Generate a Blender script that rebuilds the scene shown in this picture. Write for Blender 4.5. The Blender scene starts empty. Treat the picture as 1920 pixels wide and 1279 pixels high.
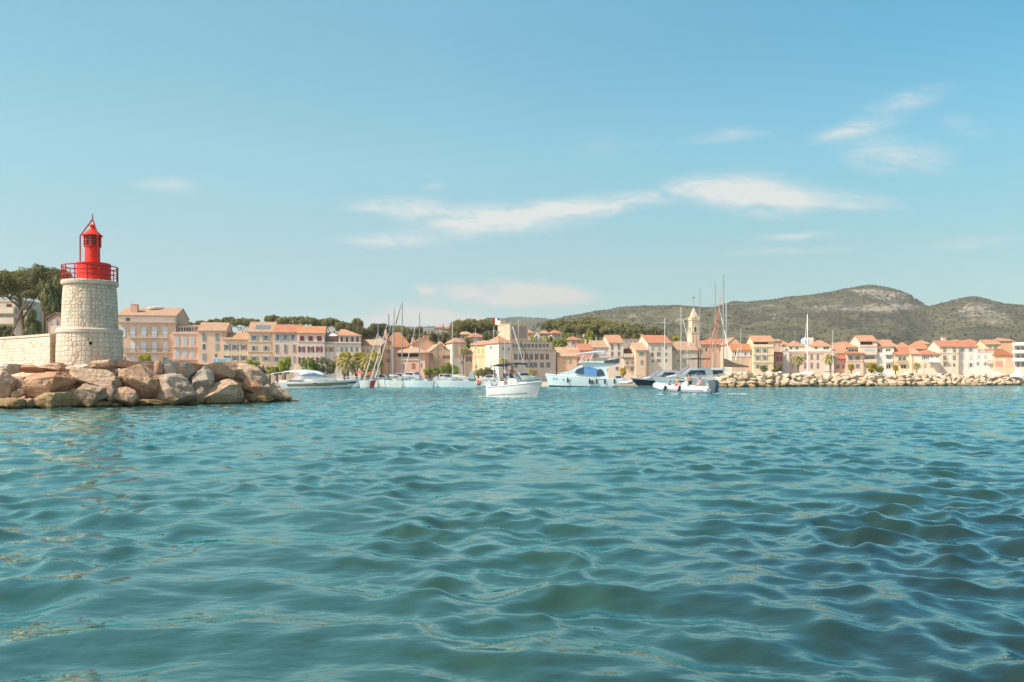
import bpy, bmesh, math, random
import numpy as np
from mathutils import Vector, Matrix, Euler
R = math.radians
PI = math.pi
random.seed(7)
rng = np.random.default_rng(7)
SC = bpy.context.scene
COL = SC.collection

# ------------------------------------------------------------------ camera
F, HZ, CX, EYE = 1500.0, 712.0, 960.0, 1.8
cam = bpy.data.cameras.new('camera')
cam_o = bpy.data.objects.new('camera', cam)
COL.objects.link(cam_o)
cam_o.location = (0, 0, EYE)
cam_o.rotation_euler = (R(90), 0, 0)
cam.sensor_width = 36.0
cam.lens = 36.0 * F / 1920.0
cam.shift_y = (HZ - 639.5) / 1920.0
cam.clip_start = 0.1
cam.clip_end = 20000
SC.camera = cam_o


def at(px, py, d):
    """point seen at photo pixel (px, py) standing d metres away"""
    return Vector(((px - CX) * d / F, d, EYE + (HZ - py) * d / F))


def zat(py, d):
    return EYE + (HZ - py) * d / F


# ------------------------------------------------------------------ objects
def link(name, data, parent=None, loc=None, rotz=None):
    o = bpy.data.objects.new(name, data)
    COL.objects.link(o)
    if parent is not None:
        o.parent = parent
    if loc is not None:
        o.location = loc
    if rotz is not None:
        o.rotation_euler = (0, 0, rotz)
    return o


def tag(o, label, cat, group=None):
    o['label'] = label
    o['category'] = cat
    if group:
        o['group'] = group
    return o


def thing(name, label, cat, loc=(0, 0, 0), rotz=0.0, group=None):
    return tag(link(name, None, None, loc, rotz), label, cat, group)


def struct(name, mesh):
    o = link(name, mesh)
    o['kind'] = 'structure'
    return o


def copy_thing(root, loc, rotz, label=None, group=None, scale=None):
    kids = [(c, list(c.children)) for c in root.children]
    r = root.copy()
    COL.objects.link(r)
    r.location = loc
    r.rotation_euler = (0, 0, rotz)
    if scale:
        r.scale = scale
    if label:
        r['label'] = label
    if group:
        r['group'] = group
    for c, subs in kids:
        k = c.copy()
        COL.objects.link(k)
        k.parent = r
        for g in subs:
            s = g.copy()
            COL.objects.link(s)
            s.parent = k
    return r


# ------------------------------------------------------------------ mesh builder
class MB:
    def __init__(self):
        self.v, self.f, self.m = [], [], []

    def add(self, vs, fs, mi=0):
        n = len(self.v)
        self.v += [tuple(p) for p in vs]
        self.f += [tuple(i + n for i in q) for q in fs]
        self.m += [mi] * len(fs)
        return self

    def box(self, x0, x1, y0, y1, z0, z1, mi=0):
        vs = [(x0, y0, z0), (x1, y0, z0), (x1, y1, z0), (x0, y1, z0), (x0, y0, z1), (x1, y0, z1), (x1, y1, z1), (x0, y1, z1)]
        return self.add(vs, [(0, 3, 2, 1), (4, 5, 6, 7), (0, 1, 5, 4), (1, 2, 6, 5), (2, 3, 7, 6), (3, 0, 4, 7)], mi)

    def tube(self, p0, p1, r0, r1=None, n=8, mi=0, caps=True):
        p0, p1 = Vector(p0), Vector(p1)
        r1 = r0 if r1 is None else r1
        ax = (p1 - p0)
        if ax.length < 1e-6:
            return self
        ax.normalize()
        a = ax.orthogonal().normalized()
        b = ax.cross(a)
        vs = []
        for p, r in ((p0, r0), (p1, r1)):
            for k in range(n):
                t = 2 * PI * k / n
                vs.append(p + (a * math.cos(t) + b * math.sin(t)) * r)
        fs = [(k, (k + 1) % n, n + (k + 1) % n, n + k) for k in range(n)]
        if caps:
            fs += [tuple(range(n - 1, -1, -1)), tuple(range(n, 2 * n))]
        return self.add(vs, fs, mi)

    def path(self, pts, r, n=6, mi=0):
        for i in range(len(pts) - 1):
            self.tube(pts[i], pts[i + 1], r, r, n, mi)
        return self

    def lathe(self, prof, n=32, cx=0, cy=0, mi=0, caps=True):
        vs = []
        for r, z in prof:
            for k in range(n):
                t = 2 * PI * k / n
                vs.append((cx + r * math.cos(t), cy + r * math.sin(t), z))
        fs = []
        for j in range(len(prof) - 1):
            for k in range(n):
                fs.append((j * n + k, j * n + (k + 1) % n, (j + 1) * n + (k + 1) % n, (j + 1) * n + k))
        if caps:
            fs.append(tuple(range(n - 1, -1, -1)))
            fs.append(tuple(range((len(prof) - 1) * n, len(prof) * n)))
        return self.add(vs, fs, mi)

    def prism(self, poly, y0, y1, mi=0):
        """polygon in (x, z), extruded along y"""
        n = len(poly)
        vs = [(x, y0, z) for x, z in poly] + [(x, y1, z) for x, z in poly]
        fs = [(i, (i + 1) % n, n + (i + 1) % n, n + i) for i in range(n)]
        fs += [tuple(range(n - 1, -1, -1)), tuple(range(n, 2 * n))]
        return self.add(vs, fs, mi)

    def loft(self, poly, w, mi=0):
        """side view polygon (x, z) with half width w(x, z): a symmetric body"""
        n = len(poly)
        vs = [(x, -w(x, z), z) for x, z in poly] + [(x, w(x, z), z) for x, z in poly]
        fs = [(i, (i + 1) % n, n + (i + 1) % n, n + i) for i in range(n)]
        fs += [tuple(range(n - 1, -1, -1)), tuple(range(n, 2 * n))]
        return self.add(vs, fs, mi)

    def sidepanel(self, poly, w, off=0.02, th=0.03, mi=0):
        """thin panel on both flanks of a body whose half width is w"""
        n = len(poly)
        for s in (-1, 1):
            vs = [(x, s * (w(x, z) - th + off), z) for x, z in poly] + [(x, s * (w(x, z) + off), z) for x, z in poly]
            fs = [(i, (i + 1) % n, n + (i + 1) % n, n + i) for i in range(n)]
            fs += [tuple(range(n - 1, -1, -1)), tuple(range(n, 2 * n))]
            self.add(vs, fs, mi)
        return self

    def mesh(self, name, mats, smooth=False):
        me = bpy.data.meshes.new(name)
        me.from_pydata(self.v, [], self.f)
        if not isinstance(mats, (list, tuple)):
            mats = [mats]
        for m in mats:
            me.materials.append(m)
        if any(self.m):
            me.polygons.foreach_set('material_index', self.m)
        bm = bmesh.new()
        bm.from_mesh(me)
        bmesh.ops.recalc_face_normals(bm, faces=bm.faces)
        bm.to_mesh(me)
        bm.free()
        if smooth:
            me.polygons.foreach_set('use_smooth', [True] * len(me.polygons))
            try:
                me.set_sharp_from_angle(angle=R(smooth if smooth is not True else 40))
            except Exception:
                pass
        me.update()
        return me

    def build(self, name, mats, parent=None, smooth=False):
        return link(name, self.mesh(name, mats, smooth), parent)


def np_mesh(name, V, Q, mats, smooth=True, mi=None):
    me = bpy.data.meshes.new(name)
    V = np.asarray(V, np.float32)
    Q = np.asarray(Q, np.int32)
    k = Q.shape[1]
    me.vertices.add(len(V))
    me.vertices.foreach_set('co', V.ravel())
    me.loops.add(Q.size)
    me.loops.foreach_set('vertex_index', Q.ravel())
    me.polygons.add(len(Q))
    me.polygons.foreach_set('loop_start', np.arange(0, Q.size, k, dtype=np.int32))
    if mi is not None:
        me.polygons.foreach_set('material_index', np.asarray(mi, np.int32))
    me.update(calc_edges=True)
    for m in (mats if isinstance(mats, (list, tuple)) else [mats]):
        me.materials.append(m)
    me.polygons.foreach_set('use_smooth', np.full(len(Q), smooth, bool))
    return me


def grid_faces(nr, nc, wrap=False):
    r = np.arange(nr - 1)[:, None]
    c = np.arange(nc if wrap else nc - 1)[None, :]
    c2 = (c + 1) % nc
    return np.stack([r * nc + c, r * nc + c2, (r + 1) * nc + c2, (r + 1) * nc + c], -1).reshape(-1, 4)


# ------------------------------------------------------------------ noise
def _hash(ix, iy, s):
    h = (ix.astype(np.int64) * 374761393 + iy.astype(np.int64) * 668265263 + s * 1274126177) & 0xffffffff
    h = ((h ^ (h >> 13)) * 1274126177) & 0xffffffff
    return ((h ^ (h >> 16)) & 0xffff) / 65535.0


def vnoise(x, y, s=0):
    ix, iy = np.floor(x), np.floor(y)
    fx, fy = x - ix, y - iy
    fx, fy = fx * fx * (3 - 2 * fx), fy * fy * (3 - 2 * fy)
    a, b = _hash(ix, iy, s), _hash(ix + 1, iy, s)
    c, d = _hash(ix, iy + 1, s), _hash(ix + 1, iy + 1, s)
    return (a + (b - a) * fx) * (1 - fy) + (c + (d - c) * fx) * fy


def fbm(x, y, o=4, s=0):
    t, a, n = 0, 0.5, 0
    for k in range(o):
        t = t + a * vnoise(x * 2 ** k, y * 2 ** k, s + k * 17)
        n += a
        a *= 0.5
    return t / n


def sstep(a, b, x):
    t = np.clip((x - a) / (b - a), 0, 1)
    return t * t * (3 - 2 * t)


# ------------------------------------------------------------------ materials
def lin(h, k=1.0):
    h = h.lstrip('#')
    out = []
    for i in (0, 2, 4):
        c = int(h[i:i + 2], 16) / 255.0
        out.append(k * (c / 12.92 if c <= 0.04045 else ((c + 0.055) / 1.055) ** 2.4))
    return tuple(out)


class NT:
    def __init__(self, tree):
        self.t = tree
        self.n = tree.nodes
        self.l = tree.links

    def new(self, kind, **kw):
        n = self.n.new(kind)
        for k, v in kw.items():
            setattr(n, k, v)
        return n

    def link(self, a, b):
        self.l.new(a, b)

    def _in(self, sock, v):
        if hasattr(v, 'is_output') or isinstance(v, bpy.types.NodeSocket):
            self.l.new(v, sock)
        elif v is not None:
            sock.default_value = v

    def math(self, op, a, b=None, c=None, clamp=False):
        n = self.new('ShaderNodeMath', operation=op)
        n.use_clamp = clamp
        for i, v in enumerate((a, b, c)):
            if v is not None:
                self._in(n.inputs[i], v)
        return n.outputs[0]

    def mix(self, f, a, b, mode='MIX'):
        n = self.new('ShaderNodeMix', data_type='RGBA', blend_type=mode)
        self._in(n.inputs['Factor'], f)
        for s, v in ((n.inputs[6], a), (n.inputs[7], b)):
            self._in(s, v if not isinstance(v, tuple) or len(v) == 4 else (*v, 1))
        return n.outputs[2]

    def noise(self, vec, scale, detail=3, rough=0.55, dist=0.0):
        n = self.new('ShaderNodeTexNoise')
        if vec is not None:
            self.link(vec, n.inputs['Vector'])
        n.inputs['Scale'].default_value = scale
        n.inputs['Detail'].default_value = detail
        n.inputs['Roughness'].default_value = rough
        n.inputs['Distortion'].default_value = dist
        return n.outputs[0]

    def ramp(self, f, stops, interp='LINEAR'):
        n = self.new('ShaderNodeValToRGB')
        n.color_ramp.interpolation = interp
        e = n.color_ramp.elements
        while len(e) < len(stops):
            e.new(0.5)
        for el, (p, c) in zip(e, stops):
            el.position = p
            el.color = (*c, 1) if len(c) == 3 else c
        self._in(n.inputs[0], f)
        return n.outputs[0]

    def maprange(self, v, a, b, c=0.0, d=1.0):
        n = self.new('ShaderNodeMapRange')
        self._in(n.inputs[0], v)
        for i, q in enumerate((a, b, c, d)):
            n.inputs[i + 1].default_value = q
        return n.outputs[0]

    def mapping(self, vec, scale=(1, 1, 1), rot=(0, 0, 0), loc=(0, 0, 0)):
        n = self.new('ShaderNodeMapping')
        self.link(vec, n.inputs[0])
        n.inputs[1].default_value = loc
        n.inputs[2].default_value = rot
        n.inputs[3].default_value = scale
        return n.outputs[0]

    def bump(self, h, strength, dist=0.05, normal=None):
        n = self.new('ShaderNodeBump')
        self.link(h, n.inputs['Height'])
        n.inputs['Strength'].default_value = strength
        n.inputs['Distance'].default_value = dist
        if normal is not None:
            self.link(normal, n.inputs['Normal'])
        return n.outputs[0]


def new_mat(name, rough=0.8, spec=0.3):
    m = bpy.data.materials.new(name)
    m.use_nodes = True
    t = NT(m.node_tree)
    p = m.node_tree.nodes['Principled BSDF']
    p.inputs['Roughness'].default_value = rough
    p.inputs['Specular IOR Level'].default_value = spec
    return m, t, p


_cache = {}


def objvec(t, rnd=True):
    tc = t.new('ShaderNodeTexCoord').outputs['Object']
    if not rnd:
        return tc
    oi = t.new('ShaderNodeObjectInfo').outputs['Random']
    v = t.new('ShaderNodeVectorMath', operation='ADD')
    cm = t.new('ShaderNodeCombineXYZ')
    t.link(t.math('MULTIPLY', oi, 137.0), cm.inputs[0])
    t.link(t.math('MULTIPLY', oi, 71.0), cm.inputs[1])
    t.link(tc, v.inputs[0])
    t.link(cm.outputs[0], v.inputs[1])
    return v.outputs[0]


def paint(hexc, rough=0.45, k=1.0, var=0.08, spec=0.4, metal=0.0, scale=1.5):
    """plain painted / plastic / metal surface with slight wear"""
    key = ('paint', hexc, rough, k, var, metal)
    if key in _cache:
        return _cache[key]
    m, t, p = new_mat('paint_' + hexc.strip('#'), rough, spec)
    c = lin(hexc, k)
    n = t.noise(objvec(t), scale, 4)
    f = t.maprange(n, 0.3, 0.7)
    col = t.mix(f, tuple(x * (1 - var) for x in c), tuple(min(1, x * (1 + var)) for x in c))
    t.link(col, p.inputs['Base Color'])
    p.inputs['Metallic'].default_value = metal
    _cache[key] = m
    return m


WK = 0.84


def stucco(hexc, k=None, dirt=0.16):
    key = ('stucco', hexc, k)
    if key in _cache:
        return _cache[key]
    m, t, p = new_mat('stucco_' + hexc.strip('#'), 0.9, 0.15)
    kk_ = WK if k is None else k
    c = tuple(x * .56 + y * .44 for x, y in zip(lin(hexc, kk_), lin('#ead7c8', kk_)))
    v = objvec(t)
    n1 = t.noise(t.mapping(v, (0.9, 0.9, 0.25)), 1.0, 5, 0.6)
    n2 = t.noise(v, 7.0, 3)
    f = t.math('ADD', t.math('MULTIPLY', n1, 0.75), t.math('MULTIPLY', n2, 0.25))
    f = t.maprange(f, 0.33, 0.66)
    dk = (c[0] * (1 - dirt * 0.8), c[1] * (1 - dirt), c[2] * (1 - dirt * 1.2))
    t.link(t.mix(f, dk, tuple(min(1, x * 1.06) for x in c)), p.inputs['Base Color'])
    t.link(t.bump(n2, 0.3, 0.02), p.inputs['Normal'])
    _cache[key] = m
    return m


def tiles(hexc, k=None):
    """canal tile roof: rows of half-round tiles running down the slope"""
    key = ('tiles', hexc, k)
    if key in _cache:
        return _cache[key]
    m, t, p = new_mat('roof_tiles_' + hexc.strip('#'), 0.9, 0.15)
    c = lin(hexc, 0.70 if k is None else k)
    v = objvec(t)
    w = t.new('ShaderNodeTexWave', wave_type='BANDS', bands_direction='X', wave_profile='SIN')
    t.link(v, w.inputs['Vector'])
    w.inputs['Scale'].default_value = 0.72
    w.inputs['Distortion'].default_value = 0.6
    n1 = t.noise(v, 0.55, 4, 0.65)
    n2 = t.noise(t.mapping(v, (3.0, 1.2, 1.2)), 1.6, 4, 0.7)
    f = t.math('ADD', t.math('MULTIPLY', n1, 0.5), t.math('MULTIPLY', n2, 0.5))
    f = t.maprange(f, 0.34, 0.66)
    a = (c[0] * 0.72, c[1] * 0.68, c[2] * 0.66)
    b = (min(1, c[0] * 1.12), min(1, c[1] * 1.14), min(1, c[2] * 1.16))
    col = t.mix(f, a, b)
    col = t.mix(t.math('MULTIPLY', t.maprange(w.outputs[1], 0.45, 0.0), 0.32), col, (c[0] * 0.4, c[1] * 0.35, c[2] * 0.3))
    t.link(col, p.inputs['Base Color'])
    t.link(t.bump(w.outputs[1], 0.7, 0.06), p.inputs['Normal'])
    _cache[key] = m
    return m


def glass(hexc='#3d4650', rough=0.08):
    key = ('glass', hexc, rough)
    if key in _cache:
        return _cache[key]
    m, t, p = new_mat('pane_' + hexc.strip('#'), rough, 0.5)
    n = t.noise(objvec(t), 1.3, 3)
    c = lin(hexc)
    t.link(t.mix(n, tuple(x * 0.5 for x in c), tuple(x * 1.4 for x in c)), p.inputs['Base Color'])
    _cache[key] = m
    return m


def leaves(name, c, var=0.5, trans=0.25):
    m, t, p = new_mat(name, 0.75, 0.15)
    tc = t.new('ShaderNodeTexCoord').outputs['Object']
    n = t.noise(tc, 1.7, 4, 0.7)
    gi = t.new('ShaderNodeNewGeometry').outputs['Random Per Island']
    oi = t.new('ShaderNodeObjectInfo').outputs['Random']
    f = t.math('ADD', t.math('MULTIPLY', n, 0.45), t.math('MULTIPLY', gi, 0.35))
    f = t.math('ADD', f, t.math('MULTIPLY', oi, 0.22))
    a = (c[0] * (1 - var), c[1] * (1 - var * 0.9), c[2] * (1 - var * 0.7))
    b = (c[0] * (1 + var), c[1] * (1 + var * 0.9), c[2] * (1 + var * 0.6))
    col = t.mix(t.maprange(f, 0.25, 0.75), a, b)
    t.link(col, p.inputs['Base Color'])
    tr = t.new('ShaderNodeBsdfTranslucent')
    t.link(col, tr.inputs[0])
    mx = t.new('ShaderNodeMixShader')
    mx.inputs[0].default_value = trans
    t.link(p.outputs[0], mx.inputs[1])
    t.link(tr.outputs[0], mx.inputs[2])
    t.link(mx.outputs[0], m.node_tree.nodes['Material Output'].inputs[0])
    return m


def bark(hexc='#6b5546'):
    key = ('bark', hexc)
    if key in _cache:
        return _cache[key]
    m, t, p = new_mat('bark', 0.95, 0.1)
    v = objvec(t)
    n = t.noise(t.mapping(v, (4, 4, 0.8)), 2.0, 5)
    c = lin(hexc)
    t.link(t.mix(n, tuple(x * 0.45 for x in c), tuple(x * 1.35 for x in c)), p.inputs['Base Color'])
    t.link(t.bump(n, 0.6, 0.05), p.inputs['Normal'])
    _cache[key] = m
    return m

# ------------------------------------------------------------------ light, sky, exposure
SUN_EL, SUN_AZ = 48.0, 246.0
SKY_K, EXPO = 0.11, 0.69
SC.view_settings.view_transform = 'Standard'
SC.view_settings.look = 'None'
SC.view_settings.gamma = 1.0
SC.view_settings.exposure = EXPO
sun = bpy.data.lights.new('sun', 'SUN')
sun.energy = 4.3
sun.angle = R(0.53)
sun.color = (1.0, 0.925, 0.835)
sun_o = link('sun', sun)
dsun = Vector((math.sin(R(SUN_AZ)) * math.cos(R(SUN_EL)), math.cos(R(SUN_AZ)) * math.cos(R(SUN_EL)), math.sin(R(SUN_EL))))
sun_o.rotation_euler = dsun.to_track_quat('Z', 'Y').to_euler()
sun_o.location = dsun * 50

W_ = bpy.data.worlds.new('World')
SC.world = W_
W_.use_nodes = True
t = NT(W_.node_tree)
bg = W_.node_tree.nodes['Background']
sky = t.new('ShaderNodeTexSky', sky_type='NISHITA')
sky.sun_disc = False
sky.sun_elevation = R(SUN_EL)
sky.sun_rotation = R(SUN_AZ)
dirv = t.new('ShaderNodeTexCoord').outputs['Generated']
sep = t.new('ShaderNodeSeparateXYZ')
t.link(dirv, sep.inputs[0])
dx, dy, dz = sep.outputs
# colour grade of the air by height above the horizon (half values, doubled below)
g = t.ramp(dz, [(0.0, (.36, .435, .50)), (0.035, (.355, .435, .50)), (0.09, (.37, .415, .395)), (0.15, (.43, .47, .395)),
                (0.26, (.50, .62, .48)), (0.40, (.485, .68, .535)), (0.54, (.58, .86, .68)), (0.72, (.60, .86, .68)), (0.88, (.7, .9, .65)), (1.0, (.6, .7, .55))])  # high sky out of view brightened to feed the water reflections
g = t.mix(1.0, g, (2, 2, 2), 'MULTIPLY')
east = t.math('MULTIPLY', t.maprange(dx, -0.35, 0.5), t.maprange(dz, 0.02, 0.36))
g = t.mix(east, g, t.mix(1.0, g, (0.50, 0.82, 0.98), 'MULTIPLY'))
# added warm fill: sky behind the camera brightened to lift the shaded sides
behind = t.math('MULTIPLY', t.maprange(dy, 0.05, -0.65), t.maprange(dz, -0.05, 0.1))
g = t.mix(behind, g, t.mix(1.0, g, (2.05, 1.14, 1.06), 'MULTIPLY'))
west = t.math('MULTIPLY', t.maprange(dx, -0.1, -0.5), t.maprange(dz, 0.0, 0.36))
g = t.mix(west, g, t.mix(1.0, g, (0.76, 0.86, 0.90), 'MULTIPLY'))
lowe = t.math('MULTIPLY', t.maprange(dx, -0.25, 0.3), t.maprange(dz, 0.3, 0.12))
g = t.mix(lowe, g, t.mix(1.0, g, (0.94, 0.92, 0.85), 'MULTIPLY'))
base = t.mix(1.0, sky.outputs[0], g, 'MULTIPLY')
# clouds, placed by direction: u = tan(azimuth), v = height
yy = t.math('MAXIMUM', dy, 0.02)
u = t.math('DIVIDE', dx, yy)
v = t.math('DIVIDE', dz, yy)
cv = t.new('ShaderNodeCombineXYZ')
t.link(u, cv.inputs[0])
t.link(v, cv.inputs[1])
uv = cv.outputs[0]
wn = t.new('ShaderNodeTexNoise')
t.link(t.mapping(uv, (7, 20, 1), (0, 0, R(-8))), wn.inputs['Vector'])
wn.inputs['Scale'].default_value = 1.0
wn.inputs['Detail'].default_value = 7
wn.inputs['Roughness'].default_value = 0.62
ws = t.new('ShaderNodeSeparateXYZ')
t.link(wn.outputs['Color'], ws.inputs[0])
u2 = t.math('ADD', u, t.math('MULTIPLY', t.math('SUBTRACT', ws.outputs[0], 0.5), 0.065))
v2 = t.math('ADD', v, t.math('MULTIPLY', t.math('SUBTRACT', ws.outputs[1], 0.5), 0.028))
fine = t.noise(t.mapping(uv, (16, 60, 1), (0, 0, R(-10))), 1.0, 8, 0.66, 0.6)


def cloud_sum(lst):
    tot = None
    for (px, py, rx, ry, tilt, s) in lst:
        a = R(tilt)
        ex = t.math('SUBTRACT', u2, (px - CX) / F)
        ey = t.math('SUBTRACT', v2, (HZ - py) / F)
        qx = t.math('ADD', t.math('MULTIPLY', ex, math.cos(a) * F / rx), t.math('MULTIPLY', ey, math.sin(a) * F / rx))
        qy = t.math('SUBTRACT', t.math('MULTIPLY', ey, math.cos(a) * F / (ry * 1.25)), t.math('MULTIPLY', ex, math.sin(a) * F / (ry * 1.25)))
        r2 = t.math('ADD', t.math('MULTIPLY', qx, qx), t.math('MULTIPLY', qy, qy))
        gss = t.math('MULTIPLY', t.math('POWER', 2.718, t.math('MULTIPLY', r2, -1.0)), s)
        tot = gss if tot is None else t.math('ADD', tot, gss)
    return tot


c1 = cloud_sum([(945, 412, 135, 22, 7, 1.15), (800, 396, 110, 15, -7, .75), (700, 394, 55, 8, -6, .4), (1100, 388, 110, 13, 6, .8),
                (1230, 366, 75, 9, 6, .5), (1420, 362, 95, 25, -4, 1.25), (1560, 377, 105, 14, -3, .75), (1320, 347, 60, 12, 0, .6),
                (720, 450, 75, 9, -2, .8), (312, 350, 50, 11, -3, .5), (820, 352, 26, 7, 0, .35), (1360, 252, 80, 11, 4, .36), (1600, 245, 75, 11, 10, .62),
                (1680, 292, 85, 24, -4, .62), (1690, 195, 90, 16, 16, .40), (1490, 440, 75, 6, 2, .5), (1480, 470, 120, 7, 3, .45),
                (1830, 455, 110, 10, 3, .35), (1140, 270, 110, 24, 0, .16), (1820, 235, 60, 16, -15, .25)])
c2 = cloud_sum([(990, 546, 60, 16, -6, .8), (1060, 553, 55, 12, -4, .62), (950, 565, 50, 10, 0, .45), (868, 552, 48, 13, 0, .5), (790, 547, 16, 8, 0, .5),
                (840, 596, 60, 13, 0, .75), (760, 592, 60, 16, 0, .55), (700, 604, 60, 10, 0, .4)])
k1 = t.math('MULTIPLY', c1, t.maprange(fine, 0.28, 0.62, 0.12, 1.42))
k1 = t.math('MULTIPLY', t.maprange(k1, 0.06, 1.10), 0.92, clamp=True)
k2 = t.math('MULTIPLY', c2, t.maprange(fine, 0.3, 0.62, 0.45, 1.2))
k2 = t.math('MULTIPLY', t.maprange(k2, 0.05, 0.50), 0.8, clamp=True)
front = t.maprange(dy, 0.05, 0.2)
kk = 1.0 / (SKY_K * 2 ** EXPO)
base = t.mix(t.math('MULTIPLY', k2, front), base, tuple(x * kk for x in lin('#eae0dc')))
base = t.mix(t.math('MULTIPLY', k1, front), base, tuple(x * kk for x in lin('#e9ebe7')))
t.link(base, bg.inputs[0])
bg.inputs[1].default_value = SKY_K

# ------------------------------------------------------------------ water
lam, ang, amp, pha = [], [], [], []
wr = random.Random(11)
for i in range(116):
    l = math.exp(wr.uniform(math.log(0.17), math.log(4.2)))
    w_ = math.exp(-((math.log(l) - math.log(0.68)) / 0.85) ** 2) + 0.28
    a = R(-96) + wr.gauss(0, R(34 if l > 1.6 else 55))
    lam.append(l)
    ang.append(a)
    amp.append(w_ * l / (2 * PI))
    pha.append(wr.uniform(0, 2 * PI))
lam, ang, amp, pha = map(np.array, (lam, ang, amp, pha))
slope = math.sqrt(0.5 * ((2 * PI / lam * amp) ** 2).sum())
amp = amp * (0.19 / slope)


def water_disp(x, y, dr):
    X, Y, Z = x.copy(), y.copy(), np.zeros_like(x)
    gust = 0.35 + 1.3 * sstep(0.3, 0.7, fbm(x / 2.6 + 9, y / 3.4, 3, 77)) + 0.9 * sstep(-1, 3, x - .1 * y) * sstep(15, 8, y)
    for l, a, A, p in zip(lam, ang, amp, pha):
        k = 2 * PI / l
        fade = sstep(1.6, 3.2, l / dr)
        if l < 0.9:
            fade = fade * gust
        if fade.max() <= 0:
            continue
        th = k * (x * math.cos(a) + y * math.sin(a)) + p
        Z += A * fade * np.sin(th)
        c = 0.45 * A * fade * np.cos(th)
        X += c * math.cos(a)
        Y += c * math.sin(a)
    return X, Y, Z


nr, nc = 1000, 1000
rad = 1.2 * np.exp(np.linspace(0, math.log(420 / 1.2), nr))
rad = np.concatenate([rad, [600, 1000, 2000, 3500]])
th = np.concatenate([np.radians(np.linspace(-52, 52, nc)), np.radians(np.linspace(52, 308, 100))[1:-1]])
RR, TT = np.meshgrid(rad, th, indexing='ij')
x0, y0 = RR * np.sin(TT), RR * np.cos(TT)
dr = np.maximum(RR * max(math.log(420 / 1.2) / nr, math.radians(104) / nc), 0.004)
dr = np.where(np.abs(TT) <= math.radians(52.01), dr, RR * math.radians(2.6))
dr = np.where(RR > 421, 400, dr)
X, Y, Z = water_disp(x0, y0, dr)
nrow, ncol = RR.shape
V = np.stack([X, Y, Z], -1).reshape(-1, 3)
Q = grid_faces(nrow, ncol, wrap=True)
cen = np.array([[0, 0, 0]])
m, t, p = new_mat('sea_water', 0.05, 0.5)
pos = t.new('ShaderNodeNewGeometry').outputs['Position']
# turquoise over sand, with shade and reflection painted in as a dark patch
deep = t.noise(t.mapping(pos, (0.045, 0.028, 0)), 1.0, 3, 0.5)
sand = t.mix(t.maprange(deep, 0.35, 0.65), (0.022, 0.050, 0.036), (0.016, 0.060, 0.048))
sx = t.new('ShaderNodeSeparateXYZ')
t.link(pos, sx.inputs[0])
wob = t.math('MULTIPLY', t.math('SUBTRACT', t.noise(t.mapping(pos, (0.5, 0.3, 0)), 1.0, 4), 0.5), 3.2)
shade_patch = t.math('MULTIPLY', t.maprange(t.math('ADD', t.math('SUBTRACT', sx.outputs[0], t.math('MULTIPLY', sx.outputs[1], 0.12)), wob), -0.6, 1.8),  # mask of the shade painted into the water colour
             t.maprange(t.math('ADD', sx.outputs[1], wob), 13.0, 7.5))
shade_patch2 = t.math('MULTIPLY', t.maprange(t.math('ADD', sx.outputs[0], wob), 2.0, 7.0), t.maprange(sx.outputs[1], 30.0, 14.0))
shade_patch = t.math('ADD', shade_patch, t.math('MULTIPLY', shade_patch2, 0.45), clamp=True)
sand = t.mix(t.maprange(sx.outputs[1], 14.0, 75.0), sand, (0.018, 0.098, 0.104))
col = t.mix(shade_patch, sand, (0.014, 0.028, 0.026))
r1 = t.noise(t.mapping(pos, (1.0, 1.7, 1), (0, 0, R(8))), 2.6, 3, 0.55)
r2 = t.noise(t.mapping(pos, (0.55, 1.0, 1), (0, 0, R(-12))), 0.85, 3, 0.5)
r3 = t.noise(t.mapping(pos, (0.5, 1.0, 1), (0, 0, R(20))), 1.15, 2, 0.5)
far_ = t.maprange(sx.outputs[1], 18.0, 95.0, 0.0, 1.0)
b3 = t.bump(t.math('MULTIPLY', r3, far_), 1.0, 0.55)
b2 = t.bump(r2, 0.26, 0.35, b3)
r4 = t.noise(t.mapping(pos, (1.0, 1.5, 1), (0, 0, R(-25))), 8.5, 2, 0.5)
nrm = t.bump(r4, 0.10, 0.03, t.bump(r1, 0.13, 0.12, b2))
dif = t.new('ShaderNodeBsdfDiffuse')
t.link(col, dif.inputs[0])
t.link(nrm, dif.inputs['Normal'])
glo = t.new('ShaderNodeBsdfGlossy')
glo.inputs['Color'].default_value = (0.74, 1.0, 1.0, 1)
glo.inputs['Roughness'].default_value = 0.045
t.link(nrm, glo.inputs['Normal'])
fr = t.new('ShaderNodeLayerWeight')
fr.inputs['Blend'].default_value = 0.5
t.link(nrm, fr.inputs['Normal'])
mxw = t.new('ShaderNodeMixShader')
t.link(t.math('MULTIPLY_ADD', t.math('POWER', fr.outputs['Facing'], 3.5), 0.97, 0.02), mxw.inputs[0])
t.link(dif.outputs[0], mxw.inputs[1])
t.link(glo.outputs[0], mxw.inputs[2])
t.link(mxw.outputs[0], m.node_tree.nodes['Material Output'].inputs[0])
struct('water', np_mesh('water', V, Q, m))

# ------------------------------------------------------------------ ground, hills


def ground_z(x, y):
    x, y = np.asarray(x, float), np.asarray(y, float)
    edge = 213 + 44 * sstep(28, 62, x) - 95 * sstep(-64, -84, x)
    land = sstep(0, 3.0, y - edge)
    z = -5 + 6.2 * land
    dome = sstep(262, 350, y) * (1 - sstep(0.16, 0.30, x / np.maximum(y, 50)))
    dome = dome * (1 - 0.35 * sstep(-0.12, -0.3, x / np.maximum(y, 50)))
    z = z + 19 * dome + 9 * sstep(360, 480, y) * dome
    z = z + sstep(300, 1500, y) * 14
    return z


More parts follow.
